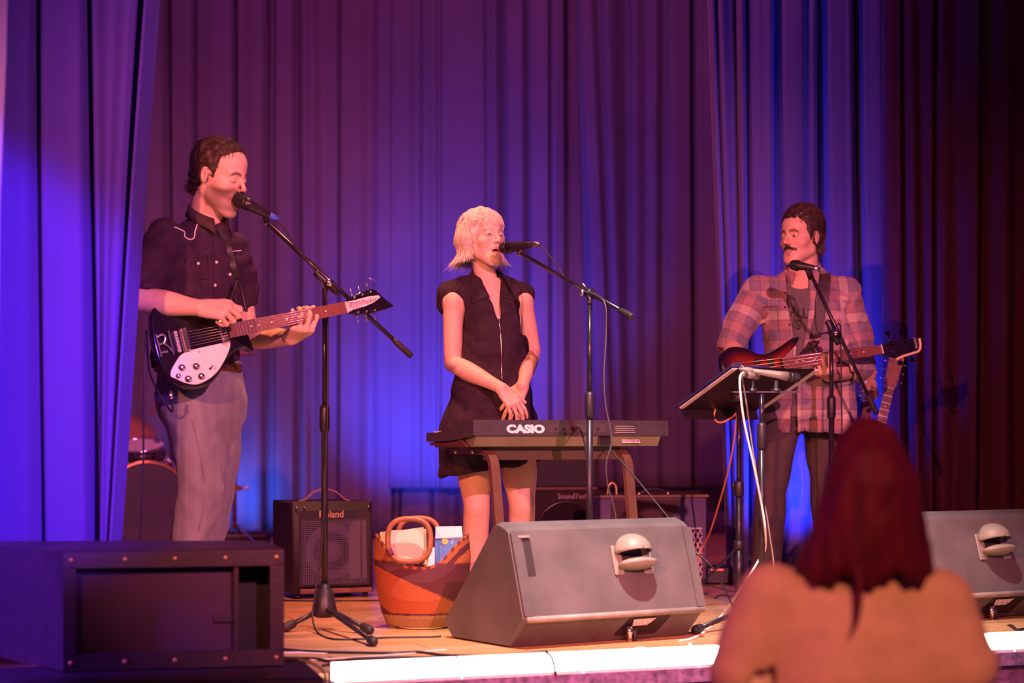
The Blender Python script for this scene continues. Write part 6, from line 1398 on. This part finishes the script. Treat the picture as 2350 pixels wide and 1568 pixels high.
MB().lathe([(.152, 0), (.150, .010), (.140, .016), (.0005, .022)], FPp(WP/2, .24, .0), -vP, 32).build('round_grille', M('perforated black steel', (.03, .016, .016), .45, .6, bump=(420, 1.0)), pa)
MB().lathe([(.140, .0), (.155, .004), (.158, .012), (.150, .018), (.145, .014), (.140, .0)], FPp(WP/2, .24, .0), -vP, 32).build('grille_ring', M('black gloss ring', (.04, .02, .02), .25), pa)
text('SoundTech', .036, FPp(.125, .405, .004), uP, UZ, M('dim silver print', (.30, .20, .19), .5), pa, sx=.95, offset=.0008)
# ================================================================== drum kit
dcen = P(336, 1175, 11.2); dr = .28; da = math.radians(22); du, dv = rot2(da)
bd = thing('bass_drum', 'bass drum with a dark front head behind the guitarist', 'drum', (dcen[0], dcen[1]+.2, 0), da)
dc = np.array((dcen[0], 11.2, dr+.012)); shell = M('dark drum shell', (.05, .025, .05), .25, 0, coat=.4); headm = M('dark drum head', (.06, .03, .075), .3, 0, noise=(3, .25), coat=.2)
MB().lathe([(dr-.01, 0), (dr-.01, .42)], dc, dv, 40).build('shell', shell, bd)
MB().lathe([(dr-.012, -.012), (dr-.012, -.008)], dc, dv, 40).build('front_head', headm, bd)
MB().lathe([(dr-.014, -.022), (dr+.004, -.024), (dr+.006, .012), (dr-.012, .014), (dr-.014, -.022)], dc, dv, 40).build('hoop', M('copper hoop', (.75, .36, .16), .25, .8), bd)
for k in range(8):
    t = 2*math.pi*(k+.5)/8; q = dc+du*math.cos(t)*(dr+.008)+UZ*math.sin(t)*(dr+.008); m = MB(); m.bar(q-dv*.02, q+dv*.10, .018, .010); m.build('lug_claw', chrome, bd)
for sgn in (-1, 1): MB().tube([dc+du*sgn*.22+dv*.1-UZ*.14, np.array((*(dc+du*sgn*.34-dv*.02)[:2], .01))], .008, 8).build('spur', chrome, bd)
MB().ball(P(276, 1118, 11.15), (.018, .006, .02), 12, 8).build('badge', brass, bd)
def drum(name, label, c, r_, h_, axis, mat, lugs=6):
    t = thing(name, label, 'drum', c); ax_ = nrm(axis); MB().lathe([(r_, 0), (r_, h_)], c, ax_, 30).build('shell', mat, t)
    for hh in (0, h_): MB().lathe([(r_+.002, -.008), (r_+.008, -.008), (r_+.008, .010), (r_+.002, .010), (r_+.002, -.008)], np.asarray(c)+ax_*hh, ax_, 30).build('hoop', chrome, t)
    MB().lathe([(r_, .001), (r_, .004)], np.asarray(c)+ax_*h_, ax_, 30).build('head', M('coated drum head', (.7, .62, .6), .6), t)
    x, y, z = frame(ax_)
    for k in range(lugs*1): a_ = 2*math.pi*k/lugs; q = np.asarray(c)+(x*math.cos(a_)+y*math.sin(a_))*(r_+.010); m = MB(); m.bar(q, q+ax_*h_, .006, .006); m.bar(q+ax_*h_*.35, q+ax_*h_*.65, .016, .014); m.build('lug', chrome, t)
    return t
tm_ = drum('tom_drum', 'small tom drum with chrome hoops above the bass drum', P(322, 1056, 11.42), .14, .085, (0, -.28, 1), shell, 8)
sn = drum('snare_drum', 'pale snare drum half hidden by the violet curtain', P(264, 1078, 12.05), .17, .12, (0, -.1, 1), M('pale drum shell', (.35, .22, .30), .3))
m = MB(); m.lathe([(.010, 0), (.010, .30)], (sn.location[0], sn.location[1], .01), UZ, 10)
sst = thing('snare_stand', 'chrome stand below the snare drum', 'drum stand', (sn.location[0], sn.location[1], 0)); B = np.array((sn.location[0], sn.location[1], 0))
MB().cyl(B+UZ*.10, B+UZ*(sn.location[2]-.01), .011, .011, 10).build('pole', chrome, sst)
for k in range(3): a_ = 2.1*k; MB().tube([B+UZ*.2, B+np.array((math.cos(a_)*.22, math.sin(a_)*.22, .01))], .008, 8).build('leg', chrome, sst)
cyb = M('bronze cymbal', (.62, .27, .15), .45, .45, noise=(40, .12))
def cymbal(name, label, c, r_, axis, stand_label, base, tilt_arm=False):
    t = thing(name, label, 'cymbal', c); MB().lathe([(.006, .030), (.018, .030), (.040, .016), (.052, .010), (r_*.6, .004), (r_, -.006), (r_, -.008), (r_*.6, .002), (.05, .008), (.006, .026)], c, nrm(axis), 48).build('disc', cyb, t)
    MB().lathe([(.014, .030), (.014, .045), (.006, .055)], c, nrm(axis), 12).build('felt_nut', blackplastic, t)
    s_ = thing('cymbal_stand', stand_label, 'cymbal stand', (base[0], base[1], 0)); B = np.array((base[0], base[1], 0.)); zt = c[2]*.72
    MB().cyl(B+UZ*.12, B+UZ*zt*.62, .013, .013, 12).build('lower_tube', M('dark chrome', (.35, .25, .25), .2, 1.0), s_); MB().cyl(B+UZ*zt*.6, B+UZ*zt, .010, .010, 12).build('upper_tube', chrome, s_)
    MB().tube([B+UZ*zt, np.asarray(c)-nrm(axis)*.02], .008, 8).build('arm', chrome, s_)
    m = MB(); m.lathe([(.017, 0), (.02, .005), (.02, .055), (.016, .06)], B+UZ*zt*.6, UZ, 12); m.build('height_clamp', M('dark chrome', (.35, .25, .25), .2, 1.0), s_)
    m = MB(); m.box(B+UZ*zt*.42, (.09, .03, .035), None, .006); m.cyl(B+UZ*zt*.42+np.array((.04, 0, 0)), B+UZ*zt*.42+np.array((.085, -.01, 0)), .008, .006, 8); m.ball(B+UZ*zt*.42+np.array((.085, -.01, .005)), (.006, .006, .018), 8, 6); m.build('side_clamp', brass, s_)
    MB().cyl(B+np.array((-.055, 0, zt*.22)), B+np.array((-.055, 0, zt*.42)), .011, .011, 10).build('hanging_rod', blackmetal, s_)
    for k in range(3):
        a_ = math.radians(200+120*k); e_ = np.array((math.cos(a_), math.sin(a_), 0)); MB().bar(B+UZ*.16, B+e_*.22+UZ*.012, .014, .006).build('leg', chrome, s_)
    return t
cymbal('cymbal', 'copper coloured ride cymbal tilted towards the camera by the violet curtain', P(262, 985, 11.6), .255, (.35, -.48, .9), 'chrome stand of the tilted ride cymbal', P(214, 0, 11.7)[:2])
cymbal('cymbal', 'thin cymbal seen edge on behind the black guitar', P(540, 813, 12.6), .185, (-.10, -.02, 1), 'chrome cymbal stand in front of the bright blue patch of curtain', P(538, 0, 12.6)[:2])
hwm = thing('tom_holder', 'chrome tom holder rods rising right of the bass drum', 'drum hardware', dc+UZ*dr)
m = MB(); m.tube([P(404, 1085, 11.45), P(376, 1035, 11.45), P(355, 1005, 11.45)], .011, 8); m.build('rod', chrome, hwm); MB().tube([P(345, 945, 11.5), P(366, 925, 11.5), P(366, 935, 11.5), P(348, 953, 11.5)], .006, 8).build('bracket', brass, hwm)
MB().tube([P(404, 1085, 11.45), P(392, 1060, 11.42), P(368, 1050, 11.42)], .010, 8).build('rod', chrome, hwm)
cs = thing('equipment_case', 'low black case on the floor below the blue lit curtain', 'case', P(552, 0, 12.75)*(1, 1, 0), .1)
c0 = P(555, 1003+.71*F/12.5, 12.75); MB().box((c0[0], 12.8, .045), (.34, .25, .085), None, .01).build('case_body', tolex, cs); MB().box((c0[0], 12.67, .065), (.345, .012, .012)).build('case_rim', steel, cs)
# ================================================================== basket
bk = thing('basket', 'round orange and maroon woven basket with a leather handle', 'basket', (G(968, 1440)[0], 7.27, 0)); bc = np.array((G(968, 1440)[0], 7.27, 0.))
def basket_mat():
    m = bpy.data.materials.new('woven basket'); m.use_nodes = True; nt = m.node_tree; b = nt.nodes['Principled BSDF']; b.inputs['Roughness'].default_value = .75
    at = nt.nodes.new('ShaderNodeAttribute'); at.attribute_name = 'tint'; tc = nt.nodes.new('ShaderNodeTexCoord')
    w1 = nt.nodes.new('ShaderNodeTexNoise'); w1.inputs['Scale'].default_value = 160; nt.links.new(tc.outputs['Object'], w1.inputs['Vector'])
    sc_ = nt.nodes.new('ShaderNodeVectorMath'); sc_.operation = 'SCALE'; r_ = nt.nodes.new('ShaderNodeMapRange'); r_.inputs['To Min'].default_value = .7; r_.inputs['To Max'].default_value = 1.3
    nt.links.new(w1.outputs['Fac'], r_.inputs['Value']); nt.links.new(at.outputs['Color'], sc_.inputs[0]); nt.links.new(r_.outputs['Result'], sc_.inputs['Scale']); nt.links.new(sc_.outputs['Vector'], b.inputs['Base Color'])
    return m
nU, nVv = 132, 74; V = []; T = []
for j in range(nVv):
    f = j/(nVv-1)
    for i in range(nU):
        a_ = 2*math.pi*i/nU; hgt = .315+.030*math.cos(2*a_)-.055*np.exp(-((math.cos(a_-math.radians(265))-1)/.30)**2)
        z = f*hgt; rr = np.interp(f, [0, .02, .15, .45, .75, 1.0], [.120, .128, .146, .168, .176, .168]); weave = .0014*math.sin(i*math.pi/1.0*.5*4)*(1 if j % 2 else -1)
        V.append(bc+np.array((math.cos(a_)*(rr+weave)*1.04, math.sin(a_)*(rr+weave)*.86, z+.003)))
        s_ = z-.10*math.sin(a_*1.0+.6)*0; dg = z+.16*(-math.cos(a_))*1.0
        orange_, mar, tan_ = (.35, .085, .02), (.085, .012, .018), (.30, .17, .065)
        c = orange_
        if z < .048: c = tan_
        elif z < .056: c = mar
        elif .235-.08*(1+math.cos(a_)) < z < .252-.007*(1+math.cos(a_)): c = mar
        elif z > hgt-.055 and z < hgt-.03: c = mar if math.cos(a_) > .2 else orange_
        elif .05 < z < .085-.10*(1+math.cos(a_)): c = mar
        if z > hgt-.010: c = mar if (i//2) % 2 else orange_
        T.append(c)
idx = np.arange(nU*nVv).reshape(nVv, nU); Q = np.stack([idx[:-1], np.roll(idx[:-1], -1, 1), np.roll(idx[1:], -1, 1), idx[1:]], -1).reshape(-1, 4)
wv = mesh_obj('woven_body', np.array(V), Q, basket_mat(), bk, True, tint=np.array(T)); q = wv.modifiers.new('t', 'SOLIDIFY'); q.thickness = .008; q.offset = -1
MB().lathe([(.120, .002), (.122, .006)], bc, UZ, 30, sx=1.04, sy=.86).build('base', M('basket base straw', (.5, .28, .10), .8), bk)
leather = M('brown leather wrap', (.30, .11, .045), .5, 0, noise=(40, .25))
hcx = P(938, 0, 7.12)[0]
def harch(px0, px1, Yh, ytop, ybot):
    c = (px0+px1)/2; wd = (px1-px0)/2; pts = []
    for t in np.linspace(-.62, math.pi+.62, 30): pts.append(P(c+wd*math.cos(t)*1.02, (ytop+ybot)/2-(ybot-ytop)/2*math.sin(t) if math.sin(t) > 0 else (ytop+ybot)/2-(ybot-ytop)/2*math.sin(t)*1.0, Yh))
    return np.array(pts)
hp_ = []
for t in np.linspace(0, 2*math.pi, 44, endpoint=False):
    x = 939+49*np.sign(math.cos(t))*abs(math.cos(t))**.75; y = 1240-49*np.sign(math.sin(t))*abs(math.sin(t))**.75; hp_.append(P(x, y, 7.115-.03*math.sin(t)*0))
MB().tube(np.array(hp_), .0105, 10, closed=True).build('handle', leather, bk)
MB().tube(np.array(hp_)[24:28]+np.array((0, -.001, 0)), .0120, 10).build('handle_wrap', M('maroon wrap', (.12, .02, .03), .6), bk)
hp2 = np.array(hp_)+np.array((.02, .30, -.01)); MB().tube(hp2, .0105, 10, closed=True).build('handle', leather, bk)
def card(name, label, cat, p4, mat, thick=.004):
    p4 = [np.asarray(q, float) for q in p4]; n = nrm(np.cross(p4[1]-p4[0], p4[3]-p4[0])); m = MB(); m.add(p4+[q+n*thick for q in p4], [(0, 1, 2, 3), (7, 6, 5, 4), (0, 4, 5, 1), (1, 5, 6, 2), (2, 6, 7, 3), (3, 7, 4, 0)]); return tag(m.build(name, mat), label, cat)
manila = M('manila folder card', (.80, .52, .30), .7)
card('folder', 'manila folder leaning at the left inside the basket', 'folder', [P(880, 1280, 7.215), P(900, 1284, 7.215), P(912, 1216, 7.215), P(872, 1222, 7.215)], manila)
card('paper_sheet', 'cream paper sheet upright inside the basket, seen through its handle', 'paper', [P(893, 1288, 7.17), P(975, 1296, 7.17), P(972, 1210, 7.17), P(888, 1222, 7.17)], M('cream paper', (.88, .66, .48), .7))
card('paper_sheet', 'orange tinted sheet behind the cream one in the basket', 'paper', [P(896, 1290, 7.19), P(980, 1296, 7.19), P(978, 1214, 7.19), P(893, 1218, 7.19)], manila)
bx = thing('cardboard_box', 'small blue cardboard box with white flap standing in the basket', 'box', P(1034, 1300, 7.27)); blue = M('blue box card', (.10, .24, .55), .5)
xa, xb = P(998, 0, 7.22)[0], P(1062, 0, 7.22)[0]; zt_ = P(0, 1234, 7.22)[2]
MB().box(((xa+xb)/2, 7.255, zt_-.07), (xb-xa, .07, .14), None, .002).build('carton', blue, bx)
MB().prism([P(999, 1236, 7.219)[[0, 2]], P(1062, 1233, 7.219)[[0, 2]], P(1060, 1208, 7.219)[[0, 2]], P(1000, 1209, 7.219)[[0, 2]]], .003, (0, 7.219, 0)).build('flap', paper, bx)
MB().lathe([(.012, 0), (.012, .001)], P(1021, 1243, 7.219), (0, -1, 0), 18).build('round_sticker', M('yellow sticker', (.75, .5, .12), .5), bx)
text('i', .026, P(1035, 1249, 7.2185), (1, 0, 0), (0, 0, 1), paper, bx, shear=.2)
for a0, a1 in (((1003, 1236), (1060, 1236)), ((1060, 1236), (1060, 1285)), ((1012, 1290), (1012, 1252))): MB().bar(P(*a0, 7.219), P(*a1, 7.219), .0012, .001).build('printed_line', paper, bx)
yb = thing('notebook', 'yellow notebook corner beside the blue box in the basket', 'notebook', P(990, 1300, 7.30)); MB().box(P(990, 1285, 7.24), (.035, .03, .09), Euler((0, .2, .3)).to_matrix()).build('cover', M('yellow card', (.75, .5, .05), .6), yb); MB().box(P(991, 1284, 7.236), (.031, .026, .088), Euler((0, .2, .3)).to_matrix()).build('pages', paper, yb)
# ================================================================== cables on the floor
cable('stage_cable', 'black cable running along the floor behind the footlights', [FL(640, 1490), FL(720, 1496), FL(800, 1498), FL(900, 1499), FL(960, 1497), FL(1020, 1504), FL(1100, 1506), FL(1200, 1503), FL(1300, 1502)], .0050, cablemat)
cable('stage_cable', 'black cable crossing under the pale tape to the near monitor', [FL(640, 1510), FL(720, 1512), FL(760, 1518), FL(820, 1512), FL(900, 1509), FL(1000, 1510), FL(1100, 1510), FL(1180, 1506), FL(1260, 1508), FL(1340, 1512)], .0048, cablemat)
cable('stage_cable', 'dark cable curving over the joint of the first two footlights', [FL(740, 1528), FL(790, 1520), FL(860, 1521), FL(940, 1520), FL(985, 1520), FL(1010, 1524), S(.66, -.01, .036), S(.68, -.045, .036), S(.69, -.066, .02), S(.70, -.070, -.03)], .0040, cablemat)
cable('stage_cable', 'thin olive cable rising over the right footlights', [FL(1440, 1512), FL(1530, 1508), FL(1620, 1502), FL(1680, 1508), FL(1730, 1512)], .0046, greycable)
cable('stage_cable', 'pale cable looping over the footlights below the near monitor', [S(1.16, -.066, .0), S(1.17, -.05, .036), S(1.20, -.01, .04), S(1.25, .06, .006), S(1.33, .10, .005), S(1.45, .11, .005), S(1.6, .10, .005)], .0032, whitecable)
cable('stage_cable', 'thin olive cable looping over the footlight left of the near monitor', [S(.70, .16, .005), S(.85, .10, .005), S(.95, .04, .006), S(1.0, -.012, .036), S(1.03, -.05, .036), S(1.05, -.068, .0)], .0030, greycable)
cable('stage_cable', 'black cable emerging from the floor edge beside the spectator', [FL(1600, 1490), FL(1680, 1484), FL(1760, 1481), FL(1860, 1478)], .0044, cablemat)
cable('stage_cable', 'grey cable over the footlight right of the spectator', [FL(2190, 1455), FL(2220, 1452), S(2.60, .06, .006), S(2.66, -.01, .038), S(2.69, -.05, .036), S(2.70, -.07, .0)], .0036, greycable)
cable('stage_cable', 'olive cable sagging over the lower black cabinet', [P(655, 1512, 5.6), P(680, 1513, 5.55), P(720, 1525, 5.45), P(745, 1548, 5.3), P(750, 1600, 5.2)], .0040, M('olive cable', (.22, .19, .06), .4))
cable('amplifier_cable', 'thin black cable lying in front of the amplifier', [FL(640, 1378), FL(700, 1379), FL(780, 1379), FL(870, 1378)], .0035, cablemat)
cable('pedal_cable', 'thin curled cable on the boards between amplifier and music stand', [FL(1640, 1373), FL(1652, 1366), FL(1664, 1366), FL(1672, 1368), FL(1690, 1368), FL(1705, 1370)], .0026, cablemat)
def tape(label, pts, wd):
    pts = spline(pts, 16); T_ = np.gradient(pts, axis=0); m = MB(); V = []
    for p, t in zip(pts, T_): n = nrm(np.cross(t, UZ)); V += [p-n*wd/2+UZ*.0005, p+n*wd/2+UZ*.0005, p+n*wd/2+UZ*.0025, p-n*wd/2+UZ*.0025]
    k = len(pts); fs = [(0, 1, 2, 3), tuple(range(4*k-4, 4*k))]
    for i in range(k-1):
        for a_ in range(4): fs.append((4*i+a_, 4*i+(a_+1) % 4, 4*i+4+(a_+1) % 4, 4*i+4+a_))
    m.add(V, fs); return tag(m.build('floor_tape', M('pale tape', (.75, .55, .50), .6)), label, 'tape')
tape('long strip of pale tape on the boards left of the near monitor', [G(712, 1516), G(800, 1511), G(900, 1504), G(1022, 1492)], .022)
tape('wide pale patch of tape beside the bass horn cabinet', [G(640, 1500), G(700, 1499), G(748, 1501)], .055)
# effects pedal with a red lamp
pd_ = thing('effects_pedal', 'dark floor unit glowing red beside the lavender amplifier', 'pedal', P(1650, 0, 9.3)*(1, 1, 0), .2); c0 = P(1650, 0, 9.35)
MB().box((c0[0], 9.38, .045), (.13, .12, .085), None, .008).build('case_body', blackplastic, pd_); MB().box((c0[0]-.012, 9.318, .072), (.06, .004, .008)).build('red_lamp', M('red lamp', (.4, .02, .02), .4, emit=((1, .04, .03), 2.5)), pd_)
